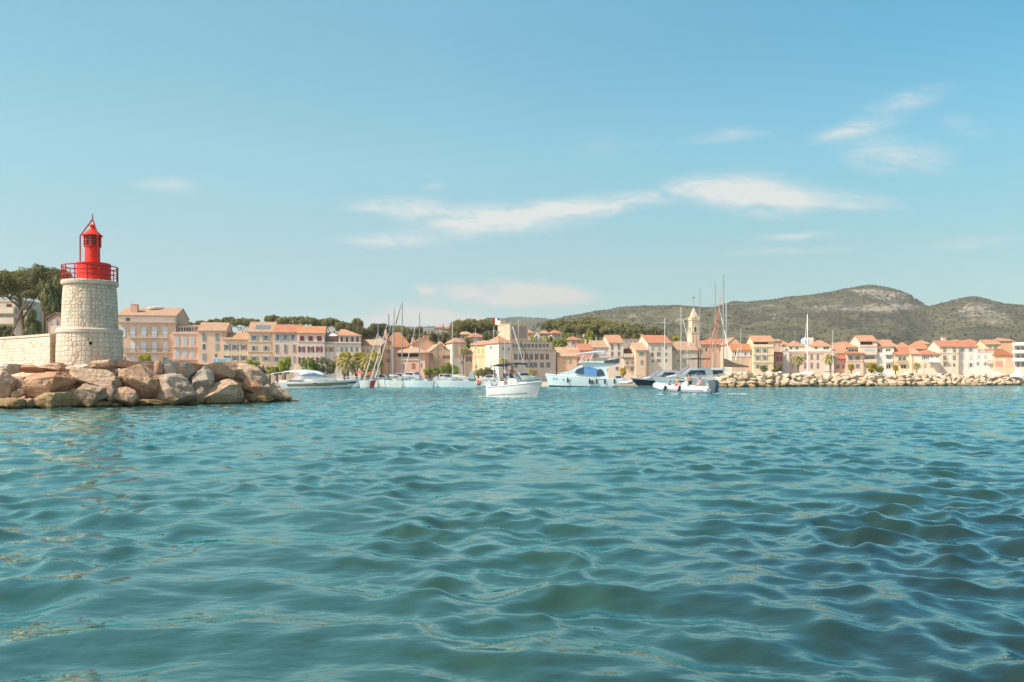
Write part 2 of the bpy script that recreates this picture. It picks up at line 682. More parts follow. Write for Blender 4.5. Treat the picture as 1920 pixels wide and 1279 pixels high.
gx = np.concatenate([np.linspace(-3600, -420, 14), np.linspace(-400, 400, 200), np.linspace(420, 3600, 14)])
gy = np.concatenate([np.linspace(-200, 90, 12), np.linspace(95, 420, 170), np.linspace(430, 1000, 40), np.linspace(1100, 3800, 14)])
GX, GY = np.meshgrid(gx, gy)
V = np.stack([GX, GY, ground_z(GX, GY)], -1).reshape(-1, 3)
m, t, p = new_mat('ground_soil', 0.95, 0.1)
pos = t.new('ShaderNodeNewGeometry').outputs['Position']
n = t.noise(pos, 0.12, 6, 0.65)
far = t.new('ShaderNodeSeparateXYZ')
t.link(pos, far.inputs[0])
pav = t.mix(n, (0.34, 0.30, 0.24), (0.46, 0.41, 0.34))
veg = t.mix(n, (0.045, 0.055, 0.02), (0.11, 0.11, 0.05))
t.link(t.mix(t.maprange(far.outputs[1], 270, 300), pav, veg), p.inputs['Base Color'])
struct('ground', np_mesh('ground', V, grid_faces(len(gy), len(gx)), m))

hm, t, p = new_mat('hill_scrub', 0.95, 0.05)
pos = t.new('ShaderNodeNewGeometry').outputs['Position']
at_ = t.new('ShaderNodeAttribute', attribute_name='rock')
n1 = t.noise(pos, 0.011, 5, 0.6)
n2 = t.noise(pos, 0.10, 5, 0.75)
n3 = t.noise(t.mapping(pos, (1, .5, 1.6)), 0.10, 6, 0.78)
green = t.mix(t.maprange(n1, 0.40, 0.60), (0.052, 0.047, 0.032), (0.112, 0.097, 0.050))
green = t.mix(t.maprange(n2, 0.45, 0.7), green, (0.145, 0.122, 0.075))
rk = t.mix(n2, (0.20, 0.155, 0.125), (0.37, 0.30, 0.235))
f = t.maprange(t.math('ADD', at_.outputs['Fac'], t.math('MULTIPLY', t.math('SUBTRACT', n3, 0.5), 2.9)), 0.80, 0.95)
t.link(t.mix(f, green, rk), p.inputs['Base Color'])
t.link(t.bump(n2, 0.8, 6.0), p.inputs['Normal'])

crag = [(1545, 577, 70, 7, .55), (1640, 580, 50, 8, .6), (1690, 577, 40, 6, .6), (1660, 553, 45, 9, .5), (1620, 545, 35, 5, .7), (1690, 560, 40, 16, .35),
        (1840, 590, 45, 24, .5), (1815, 575, 40, 14, .35), (1185, 593, 25, 5, .55), (1240, 603, 25, 8, .4), (1145, 593, 12, 3, .4), (1460, 590, 35, 14, .35), (1445, 572, 15, 3, .5),
        (1290, 600, 30, 10, .38), (1540, 612, 20, 5, .4), (1880, 600, 25, 12, .4), (1770, 600, 22, 8, .3)]


def hill(profile, d0, D, x0, x1, ncol, nrow, seed, scrub):
    px = np.linspace(x0, x1, ncol)
    ry = np.interp(px, [q[0] for q in profile], [q[1] for q in profile])
    ry = ry - 1.6 * (fbm(px / 26.0, px * 0 + seed, 4, seed) - 0.5) * 2
    tt = np.concatenate([np.linspace(0, 1, nrow), [1.1, 1.35, 1.8]])
    dd = d0 + (D - d0) * tt
    PX, TTT = np.meshgrid(px, tt)
    DD = d0 + (D - d0) * TTT
    zr = zat(ry, D)[None, :]
    up = np.where(TTT <= 1, sstep(0, 1, TTT) * 0.45 + TTT * 0.55, 1 - 0.35 * (TTT - 1))
    Xw = (PX - CX) * DD / F
    spur = (fbm(Xw / 260.0, DD / 420.0, 5, seed + 3) - 0.5)
    env = np.clip(np.sin(np.clip(TTT, 0, 1) * PI), 0, 1) ** 0.7
    Zw = np.maximum(zr, 8) * (up + spur * env * 0.62)
    fine_ = (fbm(Xw / 40.0, DD / 40.0, 4, seed + 9) - 0.5) * 16 * np.clip(TTT * 3, 0, 1)
    Zw = Zw + fine_ * np.where(TTT > 0.97, 0.35, 1)
    Zw[0, :] = -6
    # stay below the sight line to the ridge so the skyline is the ridge itself
    lim = EYE + (zr - EYE) * DD / D
    Zw = np.where(TTT < 1, np.minimum(Zw, lim - 1.0), Zw)
    PY = HZ - (Zw - EYE) * F / DD
    rock = fbm(Xw / 70.0, DD / 30.0 + Zw / 14.0, 5, seed + 21) * 0.62
    for (cx, cy, rx, ry2, s) in crag:
        rock = rock + s * np.exp(-((PX - cx) / rx) ** 2 - ((PY - cy) / ry2) ** 2)
    rock = rock - 0.28 * sstep(612, 628, PY)
    V = np.stack([Xw, DD, Zw], -1).reshape(-1, 3)
    me = np_mesh('hill', V, grid_faces(len(tt), ncol), hm)
    a = me.attributes.new('rock', 'FLOAT', 'POINT')
    a.data.foreach_set('value', rock.ravel().astype(np.float32))
    struct('hill', me)
    # scattered pines and scrub over the slope
    if scrub:
        ic = bmesh.new()
        bmesh.ops.create_icosphere(ic, subdivisions=1, radius=1)
        bv = np.array([q.co[:] for q in ic.verts])
        bf = np.array([[q.index for q in fc.verts] for fc in ic.faces])
        ic.free()
        r_ = np.random.default_rng(seed)
        # density grows with distance so that they cover the slope evenly
        ci = r_.integers(1, ncol - 1, scrub)
        ti = (np.clip(r_.random(scrub) ** 0.75, 0, 1) * (nrow - 1)).astype(int)
        top = r_.random(scrub) < 0.14
        ti[top] = nrow - 1
        ok = (rock[ti, ci] < 0.62) | (r_.random(scrub) < 0.4)
        ci, ti = ci[ok], ti[ok]
        C = np.stack([Xw[ti, ci], DD[ti, ci], Zw[ti, ci]], -1)
        C[:, 0] += r_.normal(0, 3, len(C))
        s = r_.uniform(1.2, 3.4, len(C)) * (C[:, 1] / D) ** 0.6
        jit = 1 + r_.normal(0, 0.22, (len(C), len(bv), 3))
        Vs = (C[:, None, :] + bv[None] * jit * s[:, None, None] * np.array([1.0, 1.0, 0.9]))
        Fs = (bf[None] + (np.arange(len(C)) * len(bv))[:, None, None]).reshape(-1, 3)
        o = link('scrub_wood', np_mesh('scrub_wood', Vs.reshape(-1, 3), Fs, MAT_SCRUB, smooth=False))
        o['kind'] = 'stuff'
    return


MAT_SCRUB = leaves('scrub_leaves', (0.070, 0.066, 0.036), 0.35, 0.0)
hill([(700, 614), (790, 613), (860, 611), (905, 606), (935, 598), (965, 594), (1000, 596), (1050, 600), (1150, 604), (1400, 606), (2300, 610)],
     1500, 3300, 700, 2300, 260, 40, 5, 2500)
hill([(980, 640), (1015, 606), (1045, 599), (1070, 593), (1100, 587), (1160, 578), (1210, 574), (1235, 573), (1280, 575), (1320, 577), (1345, 575), (1375, 567), (1420, 566),
      (1480, 558), (1530, 553), (1560, 548), (1590, 542), (1610, 538), (1630, 536), (1650, 537), (1680, 544), (1700, 552), (1720, 565), (1738, 576), (1760, 572), (1795, 561),
      (1825, 557), (1850, 562), (1880, 571), (1920, 574), (1970, 580), (2050, 570), (2200, 590), (2400, 620)],
     620, 2300, 980, 2400, 720, 170, 2, 22000)

# ------------------------------------------------------------------ air between the harbour and the hills
HAZE = 0.00011
hb = MB().box(-3900, 3900, -3700, 6100, -7, 330).mesh('haze', bpy.data.materials.new('haze_air'))
hm_ = hb.materials[0]
hm_.use_nodes = True
ht = hm_.node_tree
ht.nodes.clear()
ho = ht.nodes.new('ShaderNodeOutputMaterial')
hv = ht.nodes.new('ShaderNodeVolumePrincipled')
hv.inputs['Color'].default_value = (0.93, 0.92, 0.90, 1)
hv.inputs['Density'].default_value = HAZE
hv.inputs['Anisotropy'].default_value = 0.2
ht.links.new(hv.outputs[0], ho.inputs['Volume'])
hz_o = link('haze', hb)
hz_o['kind'] = 'stuff'

# ------------------------------------------------------------------ masonry and rock materials
def masonry(name, scale, rnd, hexes, joint, zs=1.0):
    m, t, p = new_mat(name, 0.92, 0.12)
    v = t.mapping(t.new('ShaderNodeTexCoord').outputs['Object'], (1, 1, zs))
    vo = t.new('ShaderNodeTexVoronoi', feature='DISTANCE_TO_EDGE')
    vc = t.new('ShaderNodeTexVoronoi', feature='F1')
    for q in (vo, vc):
        t.link(v, q.inputs['Vector'])
        q.inputs['Scale'].default_value = scale
        q.inputs['Randomness'].default_value = rnd
    a, b, c = [lin(h, 0.82) for h in hexes]
    s = t.new('ShaderNodeSeparateXYZ')
    t.link(vc.outputs['Color'], s.inputs[0])
    n = t.noise(v, 9.0, 5, 0.65)
    n2 = t.noise(v, 0.8, 4)
    col = t.mix(s.outputs[0], a, b)
    col = t.mix(t.maprange(s.outputs[1], 0.72, 0.95), col, c)
    col = t.mix(t.maprange(n, 0.3, 0.7, 0.0, 0.35), col, tuple(x * 0.7 for x in a))
    col = t.mix(t.maprange(n2, 0.5, 0.7, 0, 0.3), col, tuple(x * 0.62 for x in b))
    edge = t.maprange(vo.outputs[0], 0.01, 0.05, 0.15)
    col = t.mix(edge, lin(joint, 0.72), col)
    t.link(col, p.inputs['Base Color'])
    h = t.math('ADD', t.maprange(vo.outputs[0], 0.0, 0.16), t.math('MULTIPLY', n, 0.45))
    t.link(t.bump(h, 0.7, 0.06), p.inputs['Normal'])
    return m


M_BASE = masonry('stone_base', 3.0, 0.35, ('#f3dfc8', '#e6cdb3', '#ecc4a6'), '#b3957a')
M_SHAFT = masonry('stone_shaft', 3.7, 0.35, ('#f2ddc4', '#e3cbb0', '#dfc0a2'), '#a98a6e', 1.1)
M_WALL = masonry('stone_wall', 4.2, 0.45, ('#f6e6d3', '#ecd5bd', '#ecb795'), '#b59880')
M_CAP = stucco('#ead6bd', 0.74, 0.25)


def rock_mat(name, hexes, wl):
    m, t, p = new_mat(name, 0.92, 0.15)
    v = objvec(t)
    oi = t.new('ShaderNodeObjectInfo').outputs['Random']
    n1 = t.noise(v, 0.55, 4, 0.55)
    n2 = t.noise(v, 2.6, 6, 0.68)
    n3 = t.noise(v, 14.0, 4, 0.7)
    a, b, c, d = [lin(h, 0.77) for h in hexes]
    col = t.mix(t.maprange(t.math('ADD', n1, t.math('MULTIPLY', t.math('SUBTRACT', oi, 0.5), 0.35)), 0.36, 0.64), a, b)
    col = t.mix(t.maprange(n2, 0.48, 0.66, 0, 0.85), col, c)
    col = t.mix(t.maprange(n3, 0.50, 0.75, 0, 0.55), col, d)
    # crevices and pits
    pit = t.new('ShaderNodeTexVoronoi', feature='F1')
    t.link(v, pit.inputs['Vector'])
    pit.inputs['Scale'].default_value = 4.2
    # splash zone: ochre then dark weed right at the waterline
    z = t.new('ShaderNodeSeparateXYZ')
    t.link(t.new('ShaderNodeNewGeometry').outputs['Position'], z.inputs[0])
    zz = t.math('ADD', z.outputs[2], t.math('MULTIPLY', t.math('SUBTRACT', n2, 0.5), wl * 1.2))
    col = t.mix(t.maprange(zz, wl * 1.15, wl * 0.55, 0, 0.75), col, lin('#bd9a62', 0.50))
    col = t.mix(t.maprange(zz, wl * 0.30, wl * 0.08, 0, 0.9), col, lin('#4c3f2a', 0.7))
    t.link(col, p.inputs['Base Color'])
    h = t.math('ADD', t.math('MULTIPLY', n2, 1.0), t.math('MULTIPLY', n3, 0.35))
    h = t.math('SUBTRACT', h, t.math('MULTIPLY', t.maprange(pit.outputs[0], 0.28, 0.05), 0.22))
    t.link(t.bump(h, 1.0, 0.28), p.inputs['Normal'])
    return m


RK = {
    'tan': rock_mat('boulder_tan', ('#ecc9a8', '#dbac88', '#bd8a66', '#f6e0cb'), 0.55),
    'pink': rock_mat('boulder_pink', ('#efc09a', '#e2a279', '#cd8258', '#f4d6b8'), 0.55),
    'grey': rock_mat('boulder_grey', ('#e0c4aa', '#c9a78c', '#a88468', '#eedac6'), 0.55),
    'pale': rock_mat('boulder_pale', ('#f2dec8', '#e8cfb4', '#cfb294', '#f8ecdd'), 0.55),
    'ochre': rock_mat('boulder_ochre', ('#dcba92', '#c8a27a', '#a8825a', '#e8d0ae'), 0.8),
    'far': rock_mat('boulder_far', ('#f0dabd', '#e2c29e', '#cb9f78', '#f7e9d4'), 0.95),
}
for k_ in RK.values():
    pass


def rock_mesh(seed, sx, sy, sz, sub=4, cuts=9, rough=0.10, flat=0.0):
    """a quarried boulder: a sphere cut by random planes, then weathered"""
    r_ = np.random.default_rng(seed)
    bm = bmesh.new()
    bmesh.ops.create_icosphere(bm, subdivisions=sub, radius=1)
    P = np.array([q.co[:] for q in bm.verts])
    Fc = np.array([[q.index for q in fc.verts] for fc in bm.faces])
    bm.free()
    P = np.sign(P) * np.abs(P) ** 0.66            # boxier than a ball
    P /= np.abs(P).max()
    for i in range(cuts):
        n = r_.normal(size=3)
        n /= np.linalg.norm(n)
        dcut = r_.uniform(0.60, 0.90)
        s = P @ n - dcut
        P = P - np.where(s > 0, s * 0.97, 0)[:, None] * n
    o = r_.uniform(0, 100, 3)

    def n3(q, f, sd):
        return (fbm(q[:, 0] * f + o[0], q[:, 1] * f + q[:, 2] * f * 0.7 + o[1], 3, sd) + fbm(q[:, 2] * f + o[2], q[:, 0] * f * 0.6 - q[:, 1] * f + o[1], 3, sd + 5)) * 0.5 - 0.5
    N = P / np.linalg.norm(P, axis=1)[:, None]
    P = P + N * (n3(P, 1.3, 1) * rough * 2.6 + n3(P, 3.6, 2) * rough * 1.9 + n3(P, 9.0, 3) * rough * 1.1 + n3(P, 22.0, 4) * rough * 0.5)[:, None]
    mx = np.abs(P).max(0)
    P = P / mx * np.array([sx, sy, sz])
    return P, Fc


# ------------------------------------------------------------------ jetty of big boulders on the left
def d_front(px):
    return float(np.interp(px, [-200, 0, 150, 300, 450, 546, 620], [47, 48.5, 50.5, 54, 59.5, 65, 68]))


def jetty_mesh():
    pxs = np.linspace(-260, 505, 40)
    V = []
    for px in pxs:
        d = d_front(px)
        tip = sstep(505, 420, px)
        for o, z in ((1.2, -2), (3.0, 0.6 * tip - 0.4), (5.0, 2.1 * tip - 0.5), (6.5, 2.75 * tip - 0.7), (16, 2.75 * tip - 0.7), (20, -2)):
            dd = d + o
            V.append(((px - CX) * dd / F, dd, z))
    me = np_mesh('jetty', np.array(V), grid_faces(40, 6), RK['tan'], smooth=False)
    struct('jetty', me)


jetty_mesh()

# px box of each boulder (x0, x1, y0, y1), stone, tilt in degrees, label
ROCKS = [
    (-24, 34, 690, 747, 'tan', 12, 'big tan boulder at the far left edge of the jetty, split by shade'),
    (-12, 51, 744, 768, 'ochre', 0, 'low ochre boulder at the waterline in the bottom left corner of the jetty'),
    (27, 50, 707, 737, 'grey', 10, 'small wedge shaped grey stone jammed upright in a dark gap by the left edge'),
    (18, 45, 730, 750, 'tan', -20, 'small pointed tan stone under the upright wedge stone near the left edge'),
    (47, 140, 691, 748, 'pink', -4, 'broad salmon pink boulder with a cracked face, largest on the left of the jetty'),
    (58, 156, 733, 768, 'ochre', 6, 'wide pitted yellowish boulder at the waterline under the salmon pink boulder'),
    (136, 230, 690, 735, 'tan', 8, 'overhanging tan boulder with a shaded underside beneath the lighthouse'),
    (137, 199, 718, 762, 'grey', 14, 'grey boulder tucked below the overhanging boulder under the lighthouse'),
    (188, 230, 721, 756, 'grey', 0, 'smooth grey boulder half hidden behind the wedge boulder at the waterline'),
    (208, 268, 725, 762, 'tan', 15, 'wedge shaped boulder with a pale left flank right of the grey waterline boulder'),
    (176, 207, 750, 766, 'ochre', 0, 'small round ochre rock at the waterline below the lighthouse'),
    (202, 226, 755, 766, 'ochre', 0, 'tiny flat ochre rock beside the small round rock at the waterline'),
    (226, 302, 684, 746, 'tan', 18, 'massive cracked tan boulder right of the overhanging boulder, honeycomb weathering on top'),
    (124, 172, 682, 702, 'pale', -5, 'white flat stone on the crest right below the lighthouse base'),
    (212, 236, 688, 707, 'pale', 10, 'small white angular block on the crest between two tan boulders'),
    (-14, 44, 681, 702, 'pale', 3, 'pale flat slab on the crest at the far left under the stone wall'),
    (30, 82, 683, 699, 'pink', 6, 'pinkish flat slab on the crest under the left stone wall'),
    (72, 130, 680, 699, 'tan', -3, 'flat tan slab on the crest below the notch between wall and lighthouse'),
    (164, 218, 675, 693, 'tan', -4, 'tan crest boulder touching the right part of the lighthouse base'),
    (211, 262, 673, 692, 'pink', 5, 'rosy crest boulder at the right foot of the lighthouse'),
    (256, 320, 745, 766, 'ochre', 4, 'low mossy yellow rock at the waterline in the middle of the jetty'),
    (284, 306, 676, 707, 'tan', 0, 'narrow tan crest stone left of the white angular slab'),
    (250, 290, 676, 700, 'tan', 6, 'tan crest boulder below the yellow green bush'),
    (300, 334, 675, 714, 'pale', -18, 'white angular slab standing upright on the crest in the middle of the jetty'),
    (324, 363, 679, 721, 'grey', 10, 'round grey boulder with a deep shaded side right of the white upright slab'),
    (276, 369, 703, 760, 'grey', 8, 'huge grey boulder at the waterline in the middle of the jetty'),
    (355, 402, 686, 740, 'pale', 34, 'pale egg shaped boulder leaning left below the blue sign'),
    (364, 384, 727, 758, 'grey', 0, 'small dark stone wedged between the huge grey boulder and its right neighbour'),
    (357, 392, 681, 706, 'pink', 0, 'rosy crest boulder just left of the blue sign'),
    (334, 362, 678, 692, 'tan', 0, 'small flat crest stone behind the round grey boulder'),
    (384, 450, 679, 724, 'tan', -10, 'knobbly tan crest boulder under the blue sign'),
    (376, 466, 706, 760, 'tan', -6, 'large brown boulder with a dark square face at the waterline'),
    (436, 506, 683, 730, 'tan', 30, 'long tan slab sloping down to the right at the end of the crest'),
    (447, 494, 703, 740, 'pink', 18, 'rough reddish boulder under the long sloping slab'),
    (456, 508, 733, 758, 'ochre', 4, 'ochre waterline rock right of the large brown boulder'),
    (488, 546, 726, 755, 'tan', 26, 'last tan boulder sloping into the water at the tip of the jetty'),
    (500, 528, 718, 742, 'grey', 30, 'grey stone behind the last boulder at the tip of the jetty'),
    (524, 562, 748, 755, 'ochre', 4, 'thin wet rock just above the water beyond the tip of the jetty'),
    (316, 382, 752, 763, 'ochre', 0, 'flat wet ledge at the waterline before the huge grey boulder'),
    (424, 452, 712, 736, 'pink', 20, 'small red brown stone above the dark square face'),
    (46, 66, 744, 768, 'grey', 0, 'dark wet stone in the gap under the salmon pink boulder'),
    (466, 500, 722, 742, 'grey', 10, 'small grey stone filling the gap behind the ochre waterline rock'),
]
for i, (xa, xb, ya, yb, kind, tilt, lab) in enumerate(ROCKS):
    xm = (xa + xb) / 2
    df = d_front(xm)
    zb = max(0.0, zat(yb, df + 1.5))
    d = df + 1.0 + zb * 1.35
    hw = (xb - xa) / 2 * d / F * 1.06
    hz = (yb - ya) / 2 * d / F * 1.08
    if yb > 750:                                   # sits in the water
        hz *= 1.12
    hd = min(max(hw * 0.85, hz * 0.9), hw * 1.1)
    d += hd * 0.55
    hw, hz = hw * (1 + hd * 0.55 / d), hz * (1 + hd * 0.55 / d)
    c = at(xm, (ya + yb) / 2 + (1.5 if yb > 750 else 0), d)
    P, Fc = rock_mesh(100 + i, hw, hd, hz, sub=6 if hw > 1.0 else 5, cuts=14, rough=0.10)
    rm = np.array(Matrix.Rotation(R(tilt), 3, 'Y'))
    P = P @ rm.T
    k_ = np.array([hw / np.abs(P[:, 0]).max(), 1.0, hz / np.abs(P[:, 2]).max()])
    o = link('boulder', np_mesh('boulder', P * k_, Fc, RK[kind], smooth=True), None, c)
    tag(o, lab, 'boulder', 'boulders of the jetty by the lighthouse')

# small stones filling the gaps
fr_ = random.Random(31)
for i in range(34):
    px = fr_.uniform(-10, 500)
    lvl = fr_.uniform(0.15, 0.9)
    d = d_front(px) + 1.0 + lvl * 3.6
    z = -.05 + lvl * 2.3 * float(sstep(520, 420, px))
    s_ = fr_.uniform(.28, .6)
    P, Fc = rock_mesh(900 + i, s_, s_ * .9, s_ * fr_.uniform(.55, .85), sub=4, cuts=12, rough=.1)
    o = link('boulder', np_mesh('boulder', P, Fc, RK[fr_.choice(('tan', 'grey', 'pink', 'tan'))], smooth=True), None, ((px - CX) * d / F, d, z))
    o.rotation_euler = (0, 0, fr_.uniform(0, 6))
    tag(o, 'small stone wedged in the gaps between the big boulders of the jetty', 'boulder', 'small stones in the gaps of the jetty')

# ------------------------------------------------------------------ breakwater on the right


def bw_d(px):
    return float(np.interp(px, [1240, 1340, 1920, 2300], [180, 186, 258, 305]))


V = []
pxs = np.linspace(1350, 2400, 50)
for px in pxs:
    d = bw_d(px)
    tip = sstep(1345, 1400, px)
    for o, z in ((1.2, -2), (3.2, 1.0 * tip - 0.4), (5.6, 2.5 * tip - .5), (10, 2.7 * tip - .5), (15, -2)):
        V.append(((px - CX) * (d + o) / F, d + o, z))
struct('breakwater', np_mesh('breakwater', np.array(V), grid_faces(50, 5), RK['far'], smooth=False))
FARM = []
for k in range(14):
    P, Fc = rock_mesh(700 + k, 1, 1, 1, sub=3, cuts=11, rough=0.10)
    FARM.append(np_mesh('boulder', P, Fc, RK['far'], smooth=True))
rr = random.Random(5)
ROW = [(0.2, 0.0, 0.66, 'ochre wet boulder along the waterline of the breakwater on the right'), (0.9, 1.2, 0.64, 'sandy boulder in the lower rows of the breakwater on the right'),
       (1.55, 2.3, 0.62, 'sandy boulder in the lower rows of the breakwater on the right'), (2.2, 3.4, 0.6, 'pale boulder in the upper rows of the breakwater on the right'), (2.85, 4.6, 0.58, 'bleached boulder along the crest of the breakwater on the right')]
for ri, (z, off, hz, lab) in enumerate(ROW):
    px = 1332 + ri * 9
    while px < 1945:
        d = bw_d(px) + 1.0 + off + rr.uniform(-.3, .3)
        hw = rr.uniform(0.85, 1.75)
        c = Vector(((px - CX) * d / F, d, z + rr.uniform(-.22, .22)))
        o = link('boulder', rr.choice(FARM), None, c)
        o.scale = (hw, hw * rr.uniform(.8, 1.05), hz * rr.uniform(.9, 1.3))
        o.rotation_euler = (rr.uniform(-.3, .3), rr.uniform(-.3, .3), rr.uniform(0, 6.28))
        tag(o, lab, 'boulder', 'boulders of the breakwater on the right')
        px += (1.62 * hw) * F / d

# ------------------------------------------------------------------ lighthouse
LD = 57.5
k_ = LD / F
lc = at(169, 690, LD)
lc.z = 2.2
lh = thing('lighthouse', 'stout white stone harbour lighthouse with a red lantern and red railing on the jetty', 'lighthouse', lc)

lh.scale = (0.89, 0.89, 1.0)


def lz(py):
    return zat(py, LD) - lc.z


RED = paint('#e2321c', 0.5, 0.9, 0.16, 0.3)
REDD = paint('#b02a28', 0.5, 0.8, 0.15, 0.3)
b = MB()
rb = 63 * k_
b.lathe([(rb * 1.02, -0.6), (rb * 1.0, lz(650)), (rb * 0.975, lz(627))], 64)
b.build('base_drum', M_BASE, lh, 50)
b = MB()
b.lathe([(rb * 0.99, lz(627) + .004), (rb * 1.012, lz(625.5)), (rb * 1.012, lz(620)), (rb * 0.97, lz(617.5)), (rb * .6, lz(617.3))], 64)
b.build('base_coping', M_CAP, lh, 40)
b = MB()
b.lathe([(54 * k_, lz(619)), (53.2 * k_, lz(590)), (51.5 * k_, lz(555)), (50 * k_, lz(537))], 64)
b.build('shaft', M_SHAFT, lh, 50)
b = MB()
b.lathe([(50 * k_, lz(537) + .004), (53.5 * k_, lz(536)), (54.5 * k_, lz(534)), (54.5 * k_, lz(529.5)), (53 * k_, lz(528)), (25 * k_, lz(527.5))], 64)
b.build('gallery', M_CAP, lh, 40)
b = MB()
b.tube((52 * k_, -.4, lz(540)), (58.5 * k_, -.6, lz(541.5)), .07, .05, 8)
b.build('water_spout', M_CAP, lh)
b = MB()
b.lathe([(32 * k_, lz(529)), (32.5 * k_, lz(527)), (32 * k_, lz(525)), (32 * k_, lz(497)), (33 * k_, lz(496.5)), (33 * k_, lz(494.5)), (12 * k_, lz(493.8))], 48, 7 * k_)
b.build('lantern_plinth', RED, lh, 40)
b = MB()
b.lathe([(15.2 * k_, lz(494.5)), (14.6 * k_, lz(492)), (14.4 * k_, lz(464)), (16.6 * k_, lz(463.5)), (16.6 * k_, lz(462)), (14 * k_, lz(461.5))], 40, 5 * k_)
b.build('lantern_column', RED, lh, 40)
b = MB()
b.lathe([(15 * k_, lz(462)), (15 * k_, lz(441))], 24, 5 * k_)
lg = b.build('lantern_glass', glass('#5a2822', 0.1), lh, 40)
b = MB()
for q in range(10):
    a = 2 * PI * q / 10
    x, y = 5 * k_ + 15.9 * k_ * math.cos(a), 15.9 * k_ * math.sin(a)
    b.tube((x, y, lz(462)), (x, y, lz(440)), .045, .045, 6)
b.lathe([(15.6 * k_, lz(452)), (16.5 * k_, lz(452)), (16.5 * k_, lz(451)), (15.6 * k_, lz(451))], 30, 5 * k_, caps=False)
b.build('glazing_bar', RED, lg)
b = MB()
b.lathe([(19.5 * k_, lz(443)), (19.8 * k_, lz(441.5)), (15 * k_, lz(438)), (9 * k_, lz(432.5)), (4.8 * k_, lz(429)), (4.4 * k_, lz(425)), (6 * k_, lz(424.5)), (6 * k_, lz(422)), (2.5 * k_, lz(421))], 40, 5 * k_)
b.build('lantern_roof', RED, lh, 40)
apex = (5 * k_, 0, lz(411))
for a in (205, 325, 85):
    b = MB()
    x, y = 5 * k_ + 23 * k_ * math.cos(R(a)), 23 * k_ * math.sin(R(a))
    b.path([(x, y, lz(494)), (x, y, lz(444)), apex], .055, 8)
    b.build('tripod_bar', REDD, lh)
b = MB()
b.tube(apex, (5 * k_, 0, lz(401)), .05, .03, 8)
b.build('lightning_rod', REDD, lh)
b = MB()
nst = 14
for q in range(nst):
    a = 2 * PI * (q + .35) / nst
    x, y = 53 * k_ * math.cos(a), 53 * k_ * math.sin(a)
    b.tube((x, y, lz(529)), (x, y, lz(500)), .045, .04, 6)
for zz in (501, 509.5, 518):
    pr = 53 * k_
    ring = [(pr * math.cos(2 * PI * q / 48), pr * math.sin(2 * PI * q / 48), lz(zz)) for q in range(49)]
    b.path(ring, .032 if zz > 505 else .045, 6)
b.build('railing', REDD, lh)
b = MB()
dirp = Vector((31 * k_, -57 * k_, 0))
b.tube((dirp.x * .985, dirp.y * .985, lz(646)), (dirp.x * 1.012, dirp.y * 1.012, lz(646)), .11, .11, 12)
b.build('drain_hole', paint('#1c1714', 0.9), lh)
b = MB()
xl, xr = -66 * k_, -30 * k_
b.box(xl, xr, -1.2, 1.0, lz(627), lz(612.5))
b.build('plinth_block', M_CAP, lh)

# sea wall running off to the left
b = MB()
wpts = [(94, 56.9, 626.6), (60, 58.9, 629.5), (20, 60.8, 632), (-40, 64.3, 636.5), (-140, 70, 642.5)]
top, bot = [], []
for px, d, py in wpts:
    top.append(at(px, py + 3, d))
    q = at(px, py, d)
    bot.append(Vector((q.x, q.y - 0.12, 1.6)))
V = []
n = len(wpts)
for a_, c_ in zip(top, bot):
    V += [tuple(c_), tuple(a_), (a_.x, a_.y + .62, a_.z), (a_.x, a_.y + .62, 1.6)]
fs = []
for i in range(n - 1):
    for j in range(3):
        fs.append((i * 4 + j, i * 4 + j + 1, i * 4 + 5 + j, i * 4 + 4 + j))
fs += [(0, 1, 2, 3), tuple((n - 1) * 4 + j for j in (3, 2, 1, 0))]
orig = Vector((bot[0].x, bot[0].y, 1.6))
wl = thing('sea_wall', 'pale stone sea wall with a smooth coping left of the lighthouse', 'wall', orig)
b.add([tuple(Vector(q) - orig) for q in V], fs)
b.build('masonry', M_WALL, wl)
b = MB()
V = []
for a_ in top:
    V += [(a_.x + .02, a_.y - .09, a_.z + .003), (a_.x + .02, a_.y - .09, a_.z + .16), (a_.x, a_.y + .72, a_.z + .19), (a_.x, a_.y + .72, a_.z + .003)]
fs = []
for i in range(n - 1):
    for j in range(4):
        fs.append((i * 4 + j, i * 4 + (j + 1) % 4, i * 4 + 4 + (j + 1) % 4, i * 4 + 4 + j))
fs += [(0, 1, 2, 3), tuple((n - 1) * 4 + j for j in (3, 2, 1, 0))]
b.add([tuple(Vector(q) - orig) for q in V], fs)
b.build('coping', M_CAP, wl)

# blue sign behind the rocks
q = at(416, 685, 66)
sg = thing('harbour_sign', 'pale blue rectangular information sign on the jetty crest', 'sign', (q.x, q.y, 2.0))
w_ = 32 * 66 / F / 2
z0, z1 = zat(683.5, 66) - 2.0, zat(671.5, 66) - 2.0
MB().box(-w_, w_, 0, .05, z0, z1).build('panel', paint('#a9cfe0', 0.5, 0.85), sg)
for s in (-1, 1):
    MB().tube((s * (w_ - .04), .09, -.6), (s * (w_ - .04), .09, z1 + (.12 if s < 0 else 0)), .04, .04, 8).build('post', paint('#d9dcdc', 0.4), sg)
b = MB()
lr = random.Random(3)
for yy_, xa, xb in ((.70, -.55, .6), (.48, -.5, .45), (.26, -.3, .3)):
    zc = z0 + (z1 - z0) * yy_
    b.box(w_ * xa, w_ * xb, -.006, -.002, zc - .025, zc + .03)
b.box(-w_ * .92, -w_ * .78, -.006, -.002, z0 + (z1 - z0) * .25, z0 + (z1 - z0) * .8)
b.build('lettering', paint('#6f9fba', 0.6, 0.8), sg)

# ------------------------------------------------------------------ houses
_um = {}


def unit_box(mat):
    key = ('ub', mat.name)
    if key not in _um:
        _um[key] = MB().box(-.5, .5, -.5, .5, -.5, .5).mesh('panel', mat)
    return _um[key]


